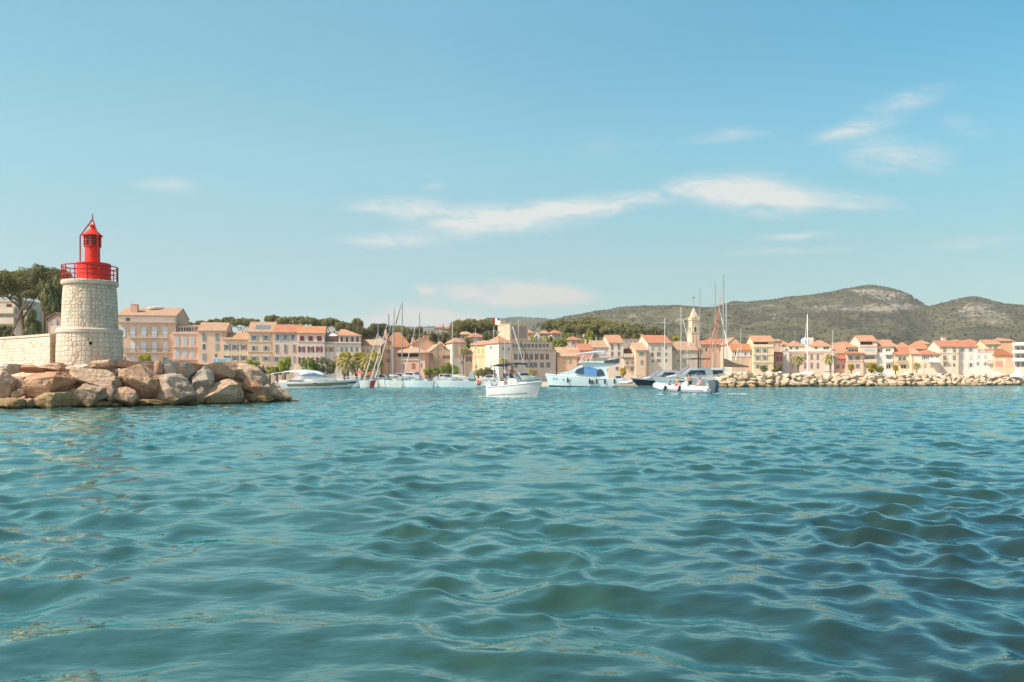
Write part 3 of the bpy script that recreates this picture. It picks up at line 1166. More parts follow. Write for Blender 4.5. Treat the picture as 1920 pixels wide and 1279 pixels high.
FRAME = paint('#e9e4da', 0.6, 0.85)


def slats(hexc):
    key = ('slats', hexc)
    if key in _cache:
        return _cache[key]
    m, t, p = new_mat('shutter_' + hexc.strip('#'), 0.6, 0.2)
    c = lin(hexc, 0.8)
    v = t.new('ShaderNodeTexCoord').outputs['Object']
    w = t.new('ShaderNodeTexWave', wave_type='BANDS', bands_direction='Z')
    t.link(v, w.inputs['Vector'])
    w.inputs['Scale'].default_value = 6.0
    t.link(t.mix(w.outputs[1], tuple(x * .78 for x in c), tuple(min(1, x * 1.1) for x in c)), p.inputs['Base Color'])
    _cache[key] = m
    return m


def unit_window(arch=False, gl='#3d4650'):
    key = ('win', arch, gl)
    if key not in _um:
        b = MB()
        if not arch:
            b.box(-.5, .5, 0, .05, -.5, -.43, 0).box(-.5, .5, 0, .05, .43, .5, 0)
            b.box(-.5, -.42, 0, .05, -.43, .43, 0).box(.42, .5, 0, .05, -.43, .43, 0)
            b.box(-.035, .035, .004, .04, -.43, .43, 0)
            b.box(-.42, -.035, .02, .045, -.43, .43, 1).box(.035, .42, .02, .045, -.43, .43, 1)
        else:
            pts = [(-.5, -.5), (.5, -.5), (.5, .1)] + [(.5 * math.cos(a), .1 + .4 * math.sin(a)) for a in np.linspace(.3, PI - .3, 7)] + [(-.5, .1)]
            b.prism(pts, .015, .05, 0)
            b.prism([(x * .8, z * .86 - .01) for x, z in pts], 0, .04, 1)
        _um[key] = b.mesh('window', [FRAME, glass(gl)])
    return _um[key]


class House:
    def __init__(s, name, label, cat, x0, x1, ye, d, yaw=0.0, D=9.0, base=None, group=None):
        s.d, s.yaw, s.D = d, R(yaw), D
        s.c, s.s = math.cos(s.yaw), math.sin(s.yaw)
        s.u0 = (x0 - CX) / F
        u1 = (x1 - CX) / F
        s.w = (u1 - s.u0) * d / (s.c - u1 * s.s)
        gz = float(ground_z(s.u0 * d, d + 2)) if base is None else base
        s.bz = gz
        s.t = thing(name, label, cat, (s.u0 * d, d, gz), s.yaw, group)
        s.H = s.z(ye, s.w / 2)

    def sx(s, px):
        u = (px - CX) / F
        return (u - s.u0) * s.d / (s.c - u * s.s)

    def z(s, py, lx, ly=0.0):
        return zat(py, s.d + lx * s.s + ly * s.c) - s.bz

    def walls(s, mat, roof, yr=None, kind='front', ov=0.35, base=-3.0, th=0.22, rmat=None, hipk=0.42):
        w, D, H = s.w, s.D, s.H
        b = MB()
        s.rz = H if yr is None else s.z(yr, w / 2, D / 2 if kind in ('front', 'hip') else (D if kind == 'mono' else 0.5))
        rz = max(s.rz, H + .15)
        if kind == 'front':
            b.add([(0, 0, base), (w, 0, base), (w, D, base), (0, D, base), (0, 0, H), (w, 0, H), (w, D, H), (0, D, H), (0, D / 2, rz), (w, D / 2, rz)],
                  [(0, 1, 5, 4), (2, 3, 7, 6), (1, 2, 6, 9, 5), (3, 0, 4, 8, 7), (4, 5, 9, 8), (6, 7, 8, 9)])
        elif kind == 'side':
            b.add([(0, 0, base), (w, 0, base), (w, D, base), (0, D, base), (0, 0, H), (w, 0, H), (w, D, H), (0, D, H), (w / 2, 0, rz), (w / 2, D, rz)],
                  [(0, 1, 5, 8, 4), (1, 2, 6, 5), (2, 3, 7, 9, 6), (3, 0, 4, 7), (4, 8, 9, 7), (5, 6, 9, 8)])
        elif kind == 'mono':
            b.add([(0, 0, base), (w, 0, base), (w, D, base), (0, D, base), (0, 0, H), (w, 0, H), (w, D, rz), (0, D, rz)],
                  [(0, 1, 5, 4), (1, 2, 6, 5), (2, 3, 7, 6), (3, 0, 4, 7), (4, 5, 6, 7)])
        else:
            b.box(0, w, 0, D, base, H)
        s.wall = b.build('wall', mat, s.t)
        if kind == 'flat':
            b = MB()
            b.box(-.12, w + .12, -.12, D + .1, H + .003, H + .28)
            s.roof = b.build('parapet', mat if rmat is None else rmat, s.t)
            return s
        b = MB()

        def slab(pts):
            lo = [(x, y, z + .02) for x, y, z in pts]
            hi = [(x, y, z + th) for x, y, z in pts]
            n = len(pts)
            b.add(lo + hi, [tuple(range(n - 1, -1, -1)), tuple(range(n, 2 * n))] + [(i, (i + 1) % n, n + (i + 1) % n, n + i) for i in range(n)])
        o = ov
        if kind == 'front':
            sl = (rz - H) / (D / 2)
            slab([(-o * .5, -o, H - sl * o), (w + o * .5, -o, H - sl * o), (w + o * .5, D / 2, rz), (-o * .5, D / 2, rz)])
            slab([(-o * .5, D / 2, rz), (w + o * .5, D / 2, rz), (w + o * .5, D + o, H - sl * o), (-o * .5, D + o, H - sl * o)])
        elif kind == 'side':
            sl = (rz - H) / (w / 2)
            slab([(-o, -o * .5, H - sl * o), (w / 2, -o * .5, rz), (w / 2, D + o * .5, rz), (-o, D + o * .5, H - sl * o)])
            slab([(w / 2, -o * .5, rz), (w + o, -o * .5, H - sl * o), (w + o, D + o * .5, H - sl * o), (w / 2, D + o * .5, rz)])
        elif kind == 'mono':
            sl = (rz - H) / D
            slab([(-o * .5, -o, H - sl * o), (w + o * .5, -o, H - sl * o), (w + o * .5, D, rz), (-o * .5, D, rz)])
        else:  # hip
            k = min(w * hipk, D / 2)
            e = H
            A, Bq, C, Dq = (-o, -o, e), (w + o, -o, e), (w + o, D + o, e), (-o, D + o, e)
            r0, r1 = (k, D / 2, rz), (max(w - k, k + .05), D / 2, rz)
            vs = [A, Bq, C, Dq, r0, r1]
            vs = vs + [(x, y, z - th) for x, y, z in (A, Bq, C, Dq)]
            b.add(vs, [(0, 1, 5, 4), (1, 2, 5), (2, 3, 4, 5), (3, 0, 4), (6, 9, 8, 7), (0, 6, 7, 1), (1, 7, 8, 2), (2, 8, 9, 3), (3, 9, 6, 0)])
        s.roof = b.build('roof', roof, s.t)
        return s

    def chim(s, px, wpx, yt, mat, dy=None, pot=True):
        lx = s.sx(px)
        ly = s.D / 2 if dy is None else dy
        zt = s.z(yt, lx, ly)
        w = wpx * (s.d + ly) / F / 2
        b = MB().box(lx - w, lx + w, ly - w * .8, ly + w * .8, s.H - .3, zt)
        b.box(lx - w - .07, lx + w + .07, ly - w * .8 - .07, ly + w * .8 + .07, zt + .003, zt + .12)
        b.build('chimney', mat, getattr(s, 'roof', s.t))
        return s

    def win(s, cols, rows, w, sh=None, style='open', gl='#3d4650', arch=False, shw=0.5):
        """w: opening width in photo pixels; sh: shutter colour"""
        for (yt, yb) in rows:
            for px in cols:
                lx = s.sx(px)
                wm = w * (s.d + lx * s.s) / F / s.c
                zt, zb = s.z(yt, lx), s.z(yb, lx)
                o = link('window', unit_window(arch, gl), s.t, (lx, -.055, (zt + zb) / 2))
                o.scale = (wm, 1, zt - zb)
                if sh:
                    for q in (-1, 1):
                        m = unit_box(slats(sh))
                        if style == 'open':
                            k = link('shutter', m, o, (q * (.5 + shw / 2 + .02), -.005, 0))
                            k.scale = (shw, .05, 1.02)
                        else:
                            k = link('shutter', m, o, (q * .25, -.035, 0))
                            k.scale = (.47, .05, 1.0)
        return s

    def band(s, py, hpx, hexc, name='cornice', x0=None, x1=None, out=0.14):
        a = 0 if x0 is None else s.sx(x0)
        e = s.w if x1 is None else s.sx(x1)
        zc = s.z(py, (a + e) / 2)
        h = hpx * s.d / F / 2
        MB().box(a, e, -out, -.002, zc - h, zc + h).build(name, stucco(hexc), s.t)
        return s

    def panel(s, x0, x1, y0, y1, mat, name, out=0.03):
        a, e = s.sx(x0), s.sx(x1)
        m_ = (a + e) / 2
        MB().box(a, e, -out, -.003, s.z(y1, m_), s.z(y0, m_)).build(name, mat, s.t)
        return s

    def balcony(s, x0, x1, yf, h=1.0, dep=0.9, hexc='#d9cdbd', rail='#4a4340', solid=None):
        a, e = s.sx(x0), s.sx(x1)
        z0 = s.z(yf, (a + e) / 2)
        bal = MB().box(a, e, -dep, -.004, z0 - .16, z0).build('balcony', stucco(hexc), s.t)
        b = MB()
        if solid:
            b.box(a, e, -dep + .003, -dep + .1, z0 + .004, z0 + h)
            b.box(a, a + .1, -dep + .1, -.06, z0 + .004, z0 + h)
            b.box(e - .1, e, -dep + .1, -.06, z0 + .004, z0 + h)
            b.build('parapet', stucco(solid), bal)
        else:
            n = max(2, int((e - a) / 0.16))
            for i in range(n + 1):
                x = a + .03 + (e - a - .06) * i / n
                b.box(x - .014, x + .014, -dep + .02, -dep + .05, z0 + .004, z0 + h - .03)
            b.box(a, e, -dep + .01, -dep + .06, z0 + h - .03, z0 + h)
            for x in (a, e - .04):
                b.box(x, x + .04, -dep + .065, -.07, z0 + h - .03, z0 + h)
                b.box(x, x + .04, -dep + .065, -.07, z0 + .06, z0 + .09)
            b.build('railing', paint(rail, 0.5, 0.8), bal)
        return s

    def awning(s, x0, x1, y0, y1, hexc, dep=1.6):
        a, e = s.sx(x0), s.sx(x1)
        z0, z1 = s.z(y0, (a + e) / 2), s.z(y1, (a + e) / 2)
        b = MB().add([(a, -.02, z0), (e, -.02, z0), (e, -dep, z1), (a, -dep, z1), (a, -.02, z0 - .06), (e, -.02, z0 - .06), (e, -dep, z1 - .3), (a, -dep, z1 - .3)],
                     [(0, 1, 2, 3), (4, 7, 6, 5), (0, 4, 5, 1), (1, 5, 6, 2), (2, 6, 7, 3), (3, 7, 4, 0)])
        b.build('awning', paint(hexc, 0.8, 0.85), s.t)
        return s

    def pipe(s, px, y0=None):
        lx = s.sx(px)
        MB().tube((lx, -.1, -.5), (lx, -.1, s.H - .1), .07, .07, 6).build('drainpipe', paint('#9b8573', 0.6), s.t)
        return s


T_TAN, T_OR, T_RED, T_BR, T_PALE = tiles('#d0a78a'), tiles('#d9a281'), tiles('#d48f70'), tiles('#a9846c'), tiles('#dcb394')
OPENING_SHADE = paint('#4a4038', 0.8, 0.6)  # colour of flat panels that paint the shade inside openings
DGL = glass('#4d5258')
WHT = paint('#f0ede6', 0.6, 0.85)


def far_house(label, x0, x1, ye, yr, d, wall, roof, kind='hip', yaw=0, D=8, cols=(), rows=(), w=2.5, sh=None, base=None, name='hill_house', cat='house', group=None):
    h = House(name, label, cat, x0, x1, ye, d, yaw, D, base, group)
    h.walls(stucco(wall), roof, yr, kind)
    if cols:
        h.win(cols, rows, w, sh)
    return h


# ---- left quay row
LY = 9
h = House('apartment_building', 'large tan apartment building with iron balconies and white shutters right of the lighthouse', 'building', 221, 330, 592, 226, LY, 15)
h.walls(stucco('#c79f78'), T_TAN, 578.5, 'front')
h.panel(226, 326, 593.5, 602.5, stucco('#e6cdbb'), 'attic_front').panel(236, 244, 596, 602, DGL, 'attic_pane', .06)
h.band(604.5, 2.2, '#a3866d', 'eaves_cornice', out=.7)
h.win((231, 249.5, 270, 290, 310), ((613, 632),), 8, '#dfe0e4', 'closed').win((249.5, 270, 290, 310), ((640.5, 660),), 8, '#dfe0e4', 'closed')
h.win((249.5, 290), ((668, 683),), 8, '#d5d3d8', 'closed').win((310,), ((669, 683),), 5, '#8fa2a3')
h.win((234.5,), ((668, 676),), 4)
h.balcony(243, 316, 632.5).balcony(232, 322, 660.5, hexc='#b9a08a')
h.chim(246, 12, 571.5, stucco('#d98f6c'), 3.2)
b = MB()
lx = h.sx(278)
b.lathe([(2.4, h.rz - .3), (2.4, h.rz + .2), (1.6, h.rz + .42), (.2, h.rz + .48)], 20, lx, 7.5)
b.build('skylight_dome', stucco('#d9b08c'), h.roof)
MB().tube((h.sx(239), 4, h.H), (h.sx(239), 4, h.H + 4.6), .04, .03, 5).build('aerial', paint('#8c8c88'), h.roof)
for k in (241, 275, 309):
    pass

h = House('terrace_house', 'low terracotta pink house with white framed shutters and a roof terrace', 'house', 324, 371.5, 624.5, 226, LY, 11)
h.walls(stucco('#dea07a'), T_TAN, None, 'flat')
h.band(650.5, 1.6, '#edc6a4', out=.4).band(673.5, 1.6, '#efcaa8', out=.5).band(625, 2, '#e9bb98', out=.2)
h.win((332.5, 347, 361), ((631.5, 648.5), (655, 671.5)), 7.5, '#c9cacb', 'closed')
h.panel(327, 368, 675, 683, stucco('#d9895c'), 'shop_band')
b = MB()
b.box(h.w * .1, h.w * .95, 3, 8, h.H + .29, h.H + 2.0)
pr = b.build('penthouse', stucco('#e8c9b0'), h.t)
for q in (.2, .42, .64, .82):
    k_ = link('window', unit_window(), h.t, (h.w * q, 2.94, h.H + 1.2))
    k_.scale = (1.6, 1, 1.3)
b = MB()
b.add([(-.1, 2.4, h.H + 2.01), (h.w + .1, 2.4, h.H + 2.01), (h.w + .1, 8.5, h.z(610, h.w / 2, 8)), (-.1, 8.5, h.z(610, h.w / 2, 8)), (-.1, 2.4, h.H + 2.2), (h.w + .1, 2.4, h.H + 2.2), (h.w + .1, 8.5, h.z(609, h.w / 2, 8)), (-.1, 8.5, h.z(609, h.w / 2, 8))],
      [(0, 3, 2, 1), (4, 5, 6, 7), (0, 1, 5, 4), (1, 2, 6, 5), (2, 3, 7, 6), (3, 0, 4, 7)])
b.build('roof', T_TAN, h.t)

h = House('terrace_house', 'tall salmon house with two columns of grey blue shuttered windows', 'house', 371, 423.5, 620.5, 226, LY, 10)
h.walls(stucco('#dcae88'), T_TAN, 606, 'front')
h.win((382.5, 407), ((625.5, 639),), 6, '#8f979b', 'closed').win((382.5,), ((644, 657),), 6, gl='#2a2624').win((407,), ((644, 656.5),), 6, '#9aa7a6', 'closed')
h.win((382.5,), ((662.5, 676),), 6, '#9aa5a8', 'closed').win((405,), ((662.5, 670.5),), 4, gl='#2a2624')
h.chim(376, 3, 602, stucco('#d9a988')).pipe(418.5)
MB().tube((h.sx(423), 5, h.rz), (h.sx(423), 5, h.rz + 1.7), .05, .03, 5).build('aerial', paint('#8c8c88'), h.roof)

h = House('terrace_house', 'low pale yellow house with purple grey shutters and a half shaded roof', 'house', 418.5, 466, 637, 226, LY, 11)
h.walls(stucco('#dfca9c'), tiles('#d2a583'), 625, 'front')
h.win((426, 441, 457), ((646, 656.5), (666.5, 676.5)), 6, '#8d8288', 'open', shw=.42)
h.band(678.5, 1.2, '#c9b48a')

h = House('terrace_house', 'peach house with turquoise shutters and solar panels on the roof', 'house', 465, 513.5, 622.5, 226, LY, 11)
h.walls(stucco('#ddb68c'), T_TAN, 605, 'front')
h.band(623, 1.8, '#e7cdb0').band(641, 1.0, '#e5c7a4').band(659.5, 1.0, '#e5c7a4')
h.win((476.8, 499), ((628.5, 639), (668, 677)), 7, '#8fa79c', 'open', shw=.38).win((476.8, 499), ((648.5, 658),), 5, '#9fb3a4', 'open', gl='#22201f')
a0, a1 = h.sx(476), h.sx(505)
sl = (h.rz - h.H) / (h.D / 2)
b = MB()
for q in range(3):
    xa = a0 + (a1 - a0) * q / 3 + .05
    xb = a0 + (a1 - a0) * (q + 1) / 3 - .05
    ya_, yb_ = 1.2, 3.4
    b.add([(xa, ya_, h.H + sl * ya_ + .3), (xb, ya_, h.H + sl * ya_ + .3), (xb, yb_, h.H + sl * yb_ + .3), (xa, yb_, h.H + sl * yb_ + .3),
           (xa, ya_, h.H + sl * ya_ + .25), (xb, ya_, h.H + sl * ya_ + .25), (xb, yb_, h.H + sl * yb_ + .25), (xa, yb_, h.H + sl * yb_ + .25)],
          [(0, 1, 2, 3), (7, 6, 5, 4), (0, 4, 5, 1), (1, 5, 6, 2), (2, 6, 7, 3), (3, 7, 4, 0)])
b.build('solar_panel', glass('#6d727a', 0.3), h.roof)
h.chim(469, 4, 606.5, stucco('#e0b890')).chim(511, 4, 604, stucco('#cf9a78'), 6).pipe(509)

h = House('terrace_house', 'pale pink house with wide blue grey shutters under a bright orange roof', 'house', 513, 558.5, 623.5, 226, LY, 10)
h.walls(stucco('#dcc3ab'), T_RED, 610, 'front')
h.win((521, 535, 549.5), ((626, 639.5),), 6, '#9fb0b4', 'open', shw=.42).win((519, 535, 552), ((646, 661),), 5.5, '#9a938f', 'closed')
h.win((519, 535), ((668.5, 678.5),), 7, '#9fb3b4', 'open', shw=.4).win((552,), ((668, 680),), 5, '#8fb0b8', 'closed')
MB().tube((h.sx(546), 4, h.rz), (h.sx(546), 4, h.rz + 1.6), .04, .03, 5).build('aerial', paint('#b8b8b4'), h.roof)

h = House('terrace_house', 'pinkish white house with dark red shutters', 'house', 558, 608.5, 625, 226, LY, 11)
h.walls(stucco('#e6d2c6'), tiles('#dc9a70'), 613, 'front')
h.win((566, 582.2, 598.5), ((630.5, 639),), 8, '#8e3038', 'closed').win((565.5, 582.5, 598.5), ((649.5, 660.5), (670, 682)), 5.5, '#90323a', 'open', shw=.52)
h.band(640.5, .8, '#f0e2d6').band(626.2, 1, '#efe0d2')
h.chim(560, 3, 608.5, stucco('#e3bfa4'))

h = House('corner_house', 'white corner house with arched attic windows and a hipped orange roof', 'house', 608, 676.5, 643, 228, LY, 12)
h.walls(stucco('#e9dfd6'), T_OR, None, 'flat')
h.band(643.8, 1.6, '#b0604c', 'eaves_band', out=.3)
h.win((641, 649.5, 659.5, 669), ((650.5, 660.5),), 3, '#b9a99c', 'open', shw=.35).win((621,), ((650.5, 660.5),), 4.5, '#dba684', 'open', shw=.7)
h.win((629,), ((668, 682),), 5, '#d99b7c', 'closed').win((612,), ((652, 660),), 4, '#d9a184', 'closed')
a0 = h.sx(634.5)
zt = h.z(629.5, h.w * .75)
b = MB().box(a0, h.w - .05, .15, 9, h.H + .29, zt)
b.build('attic_storey', stucco('#e0bfa4'), h.t)
for px in (640.5, 650.5, 660.5, 670):
    k_ = link('window', unit_window(True), h.t, (h.sx(px), .1, h.z(636, h.sx(px))))
    k_.scale = (5.5 * .152, 1, 12 * .152)
b = MB()
zr_ = h.z(617.5, h.w * .6, 5)
A = [(a0 - .5, -.4, zt), (h.w + .5, -.4, zt), (h.w + .5, 9.5, zt), (a0 - .5, 9.5, zt), (a0 - 1.0, 4.5, zr_), (a0 + 1.6, 4.5, zr_)]
A[4] = (a0 + .4, 4.5, zr_)
b.add(A, [(0, 1, 5, 4), (1, 2, 5), (2, 3, 4, 5), (3, 0, 4), (3, 2, 1, 0)])
b.build('roof', T_OR, h.t)
MB().box(h.sx(610), a0 - .55, 5, 9, h.H + .29, h.z(622, 2)).build('roof_room', stucco('#c58c6a'), h.t)
MB().box(h.sx(617), h.sx(622.5), 4.0, 4.9, h.H + .29, h.z(611.5, 3)).build('chimney', stucco('#dda68c'), h.t)
b = MB().tube((h.sx(624), 2, h.H + .3), (h.sx(624), 2, h.H + 2.6), .04, .04, 6)
b.lathe([(1.7, h.H + 2.0), (.9, h.H + 2.5), (.05, h.H + 2.85)], 8, h.sx(624), 2)
b.build('parasol', WHT, h.t)
b = MB()
for q in range(10):
    x = h.sx(609) + q * .42
    b.box(x, x + .04, .1, .14, h.H + .3, h.H + 1.2)
b.box(h.sx(609), h.sx(609) + 3.9, .1, .14, h.H + 1.2, h.H + 1.26)
b.build('railing', paint('#6b6058'), h.t)

h = House('low_house', 'low orange house with a sloping tiled roof behind the yellow green trees', 'house', 676, 713, 648, 232, LY, 9)
h.walls(stucco('#deae84'), T_PALE, 638, 'front')
h.win((682, 690), ((654, 661),), 2.2).win((700,), ((655, 661),), 3)
far_house('small tiled house peeking over the low pale yellow house', 436, 468, 625, 619, 262, '#e2c19c', T_PALE, 'hip', 5, 9, (455, 461), ((620, 624),), 2.5, name='back_house')

# promenade wall in front of the row
q0, q1 = at(400, 700, 214), at(548, 700, 214)
pw = thing('promenade_wall', 'long low pink garden wall along the promenade before the pastel houses', 'wall', (q0.x, 214, 1.2))
L_ = q1.x - q0.x
MB().box(0, L_, 0, .5, -1, zat(683, 214) - 1.2).build('masonry', stucco('#d8a98c'), pw)
MB().box(-.05, L_ + .05, -.06, .56, zat(683, 214) - 1.2 + .003, zat(681.8, 214) - 1.2).build('coping', stucco('#e3c3a8'), pw)

# ---- far left, behind the lighthouse
h = House('villa', 'cream two storey villa with brown blinds at the left edge of the photo', 'house', -30, 29, 563, 150, 0, 9, base=3.0)
h.walls(stucco('#cdbba0'), T_TAN, None, 'flat')
h.win((17,), ((570, 586), ), 9, '#7d4a38', 'closed').win((17,), ((593, 603),), 8, gl='#6f7078').win((-8,), ((570, 586), (593, 603)), 9, '#7d4a38', 'closed')
h.balcony(-25, 31, 587, hexc='#dccbb2', solid='#d8c6ac').balcony(-25, 31, 606, hexc='#dccbb2', solid='#d8c6ac').band(564.5, 2, '#e2d2b8')
h = House('annex', 'grey flat roofed annex beside the cream villa', 'house', 29, 49.5, 585, 150, 0, 8, base=3.0)
h.walls(stucco('#a99f92'), T_TAN, None, 'flat').win((38,), ((592, 605),), 11, gl='#8b8e90')
h = House('cottage', 'small brick red cottage under the leaning pine left of the lighthouse', 'house', 90, 119, 597, 128, 0, 8, base=3.0)
h.walls(stucco('#b06048'), T_BR, 588, 'side').win((103.5,), ((600.5, 611),), 7, '#d9cdbd', 'closed')
q = at(51.5, 640, 140)
MB_ = MB().tube((0, 0, -3), (0, 0, zat(573, 140) - 3), .13, .1, 8)
MB_.box(-.5, .5, -.05, .05, zat(575, 140) - 3.1, zat(575, 140) - 3.0)
tag(link('utility_pole', MB_.mesh('utility_pole', bark('#6e5a4c')), None, (q.x, 140, 3)), 'thin dark utility pole between the grey annex and the pines', 'pole')

# ---- centre
O1, O2, O3 = '#dd9a5e', '#e2a067', '#e4a98a'
h = House('tenement', 'white gabled house with a dark stair opening half behind the tilted forestays', 'house', 694, 726, 640, 252, 0, 9)
h.walls(stucco('#d8d2cc'), T_BR, 630, 'side').panel(702, 708, 641, 648, OPENING_SHADE, 'stair_shade')  # shade of the stair opening painted as a flat panel
h = House('large_house', 'big house with a wide weathered brown roof behind the left mast cluster', 'house', 712, 771, 651, 262, 4, 16)
h.walls(stucco('#d79a70'), tiles('#c6875f'), 622.5, 'hip').win((757, 764), ((648, 655),), 3).chim(701 + 18, 5, 619, stucco('#cf9572'))
h = House('narrow_house', 'tall narrow deep orange house between the sailing boat masts', 'house', 716, 735, 648, 236, 12, 9)
h.walls(stucco('#dc8a3e'), T_OR, 640, 'side').win((728,), ((655, 662), (672, 680)), 3, '#7f6a4a')
h = House('restaurant', 'terracotta pink restaurant with a dark open terrace under a low hipped roof', 'building', 742, 797, 661, 238, -3, 12)
h.walls(stucco('#e39d7c'), T_PALE, 651, 'hip', ov=.9)
h.panel(746, 785, 663, 669, OPENING_SHADE, 'terrace_shade').panel(742, 786, 669.5, 676, stucco('#d9a489'), 'terrace_front', .2)  # dark flat panel paints the shade under the terrace roof
h.win((775,), ((681, 691),), 6.5, '#b07f6a', 'closed').win((755,), ((682, 691),), 6, '#b07f6a', 'closed').win((790,), ((680, 690),), 3)
h.awning(760, 785, 698, 702, '#3b3532', 2.2)
h = House('gabled_house', 'bright orange house with a massive square chimney behind the pink restaurant', 'house', 773, 818, 645, 256, 14, 14)
h.walls(stucco(O2), T_OR, 633, 'side').chim(800, 10, 630, stucco('#e0954f'), 1.5).win((810,), ((650, 655),), 3).chim(780, 6, 634, stucco('#d98a66'), 7)
h = House('gabled_house', 'orange house with dark upstairs openings right of the square chimney', 'house', 806, 846, 660, 246, 16, 12)
h.walls(stucco('#dda878'), T_PALE, 645, 'side').win((833, 841), ((666, 673),), 3, '#8b5a48').win((834,), ((649, 656),), 3, gl='#33302c')
h.panel(811, 820, 662, 677, stucco('#b9a45c'), 'canvas_screen', .5)
h = House('back_house', 'small terracotta house with an upstairs loggia above the orange houses', 'house', 815, 836, 650, 262, 8, 8)
h.walls(stucco('#d9a074'), T_OR, 640, 'hip').panel(818, 832, 652, 658, OPENING_SHADE, 'loggia_shade')  # loggia has no recess, its shade is a dark panel
h = House('tenement', 'tall pale pink house with a bright white left flank left of the yellow building', 'house', 848, 873, 642, 246, 24, 5.5)
h.walls(stucco('#eed9c6'), T_OR, 633, 'hip').panel(852, 872, 643, 672, stucco('#d99a70'), 'recessed_front', .02).win((860,), ((655, 662),), 3).win((866,), ((676, 684),), 3)
h = House('low_house', 'small orange house wedged left of the yellow building', 'house', 866, 886, 664, 248, 10, 8)
h.walls(stucco('#d9a27c'), T_TAN, 655, 'front').win((879,), ((668, 678),), 5, '#9b5a48')
h = House('yellow_house', 'long sunlit yellow house with an orange lower storey left of the castle tower', 'house', 882, 914, 647, 262, -38, 8)
h.walls(stucco('#f2d48c'), T_OR, 640, 'front').band(668.5, 6, '#e3b36c', 'painted_band', out=.03).win((890, 897, 905), ((653, 661),), 3, '#e0c078', 'closed').chim(893, 4, 639, stucco('#e6c9a6'))
# hotel block: sunlit white flank, shaded long front
h = House('hotel', 'long grey beige harbour hotel with brown shutters beside the castle tower', 'building', 958, 1042, 656, 248, 33, 11)
hy = h
h.walls(stucco('#d9bfa8'), T_TAN, None, 'flat')
h.win((967, 977, 987, 996, 1006, 1016, 1026), ((663, 675),), 3.2, '#6f4f45', 'open', shw=.42)
h.win((968, 987, 996, 1004, 1016, 1028), ((679, 690),), 3.8, '#7f8488', 'open', shw=.4)
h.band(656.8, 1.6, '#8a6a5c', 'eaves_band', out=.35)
b = MB().box(.4, h.w - .4, 1.2, 10, h.H + .29, h.z(641, h.w / 2, 1))
b.build('attic_storey', stucco('#d2b7a2'), h.t)
for px in (964, 972, 980, 987, 994, 1001, 1008, 1015, 1022, 1029):
    lx = h.sx(px)
    o = link('window', unit_window(), h.t, (lx, 1.15, h.z(648, lx, 1.2)))
    o.scale = (.7, 1, 1.25)
    k_ = link('shutter', unit_box(slats('#75584c')), o, (.78, -.005, 0))
    k_.scale = (.5, .05, 1.02)
cu = bpy.data.curves.new('letters', 'FONT')
cu.body = 'HOTEL DE LA TOUR'
cu.size = 1.35
cu.extrude = .08
cu.space_character = 1.15
to = bpy.data.objects.new('tmp', cu)
COL.objects.link(to)
me = bpy.data.meshes.new_from_object(to.evaluated_get(bpy.context.evaluated_depsgraph_get()))
bpy.data.objects.remove(to)
me.materials.clear()
me.materials.append(stucco('#a98c7c'))
wt = max(v.co.x for v in me.vertices)
k_ = link('lettering', me, h.t, (h.w * .14, 1.1, h.z(640.3, h.w / 2, 1.2)))
k_.rotation_euler = (R(90), 0, 0)
k_.scale = (h.w * .72 / wt, 1.0, 1.0)
h = House('white_house', 'white house with a blind sunlit side wall in front of the castle tower', 'house', 935, 961, 643, 246, 38, 7)
h.walls(stucco('#efe2d0'), T_OR, 630, 'hip').win((943, 954), ((651, 657),), 3, gl='#4b4744')
for yy in (4.0, 12.0):
    for py in (652, 688):
        o = link('window', unit_window(gl='#5a5550'), h.t, (-.055, yy, h.z(py, 0, yy)))
        o.rotation_euler = (0, 0, R(-90))
        o.scale = (.9, 1, 1.2)
# castle tower
h = House('castle_tower', 'square medieval stone tower flying a flag above the hotel roofs', 'tower', 955.5, 990, 609, 256, 36, 6.6)
tw = masonry('stone_tower', 1.5, 0.6, ('#e2cdae', '#d4bc9a', '#e8d4b8'), '#b59d80')
h.walls(tw, T_TAN, None, 'flat', rmat=tw)
b = MB()
for q in range(5):
    b.tube((h.w * (.05 + .225 * q), .15, h.H + .28), (h.w * (.05 + .225 * q), .15, h.H + 1.1), .03, .03, 5)
b.tube((h.w * .05, .15, h.H + 1.1), (h.w * .95, .15, h.H + 1.1), .03, .03, 5)
b.build('railing', paint('#a9a097', .5), h.t)
MB().box(.2, 2.3, 5.5, 8.5, h.H + .29, h.H + 1.6).build('turret', stucco('#dcc6a6'), h.t)
MB().box(h.w * .12, h.w * .93, -.06, -.002, h.H - 4.6, h.H - .5).build('painted_shade_panel', stucco('#8f7d70', .6), h.t)  # darker panel paints the shade on the tower front
o = link('window', unit_window(gl='#3a342e'), h.t, (-.055, 6, h.H - 2.3))
o.rotation_euler = (0, 0, R(-90))
o.scale = (.8, 1, 1.1)
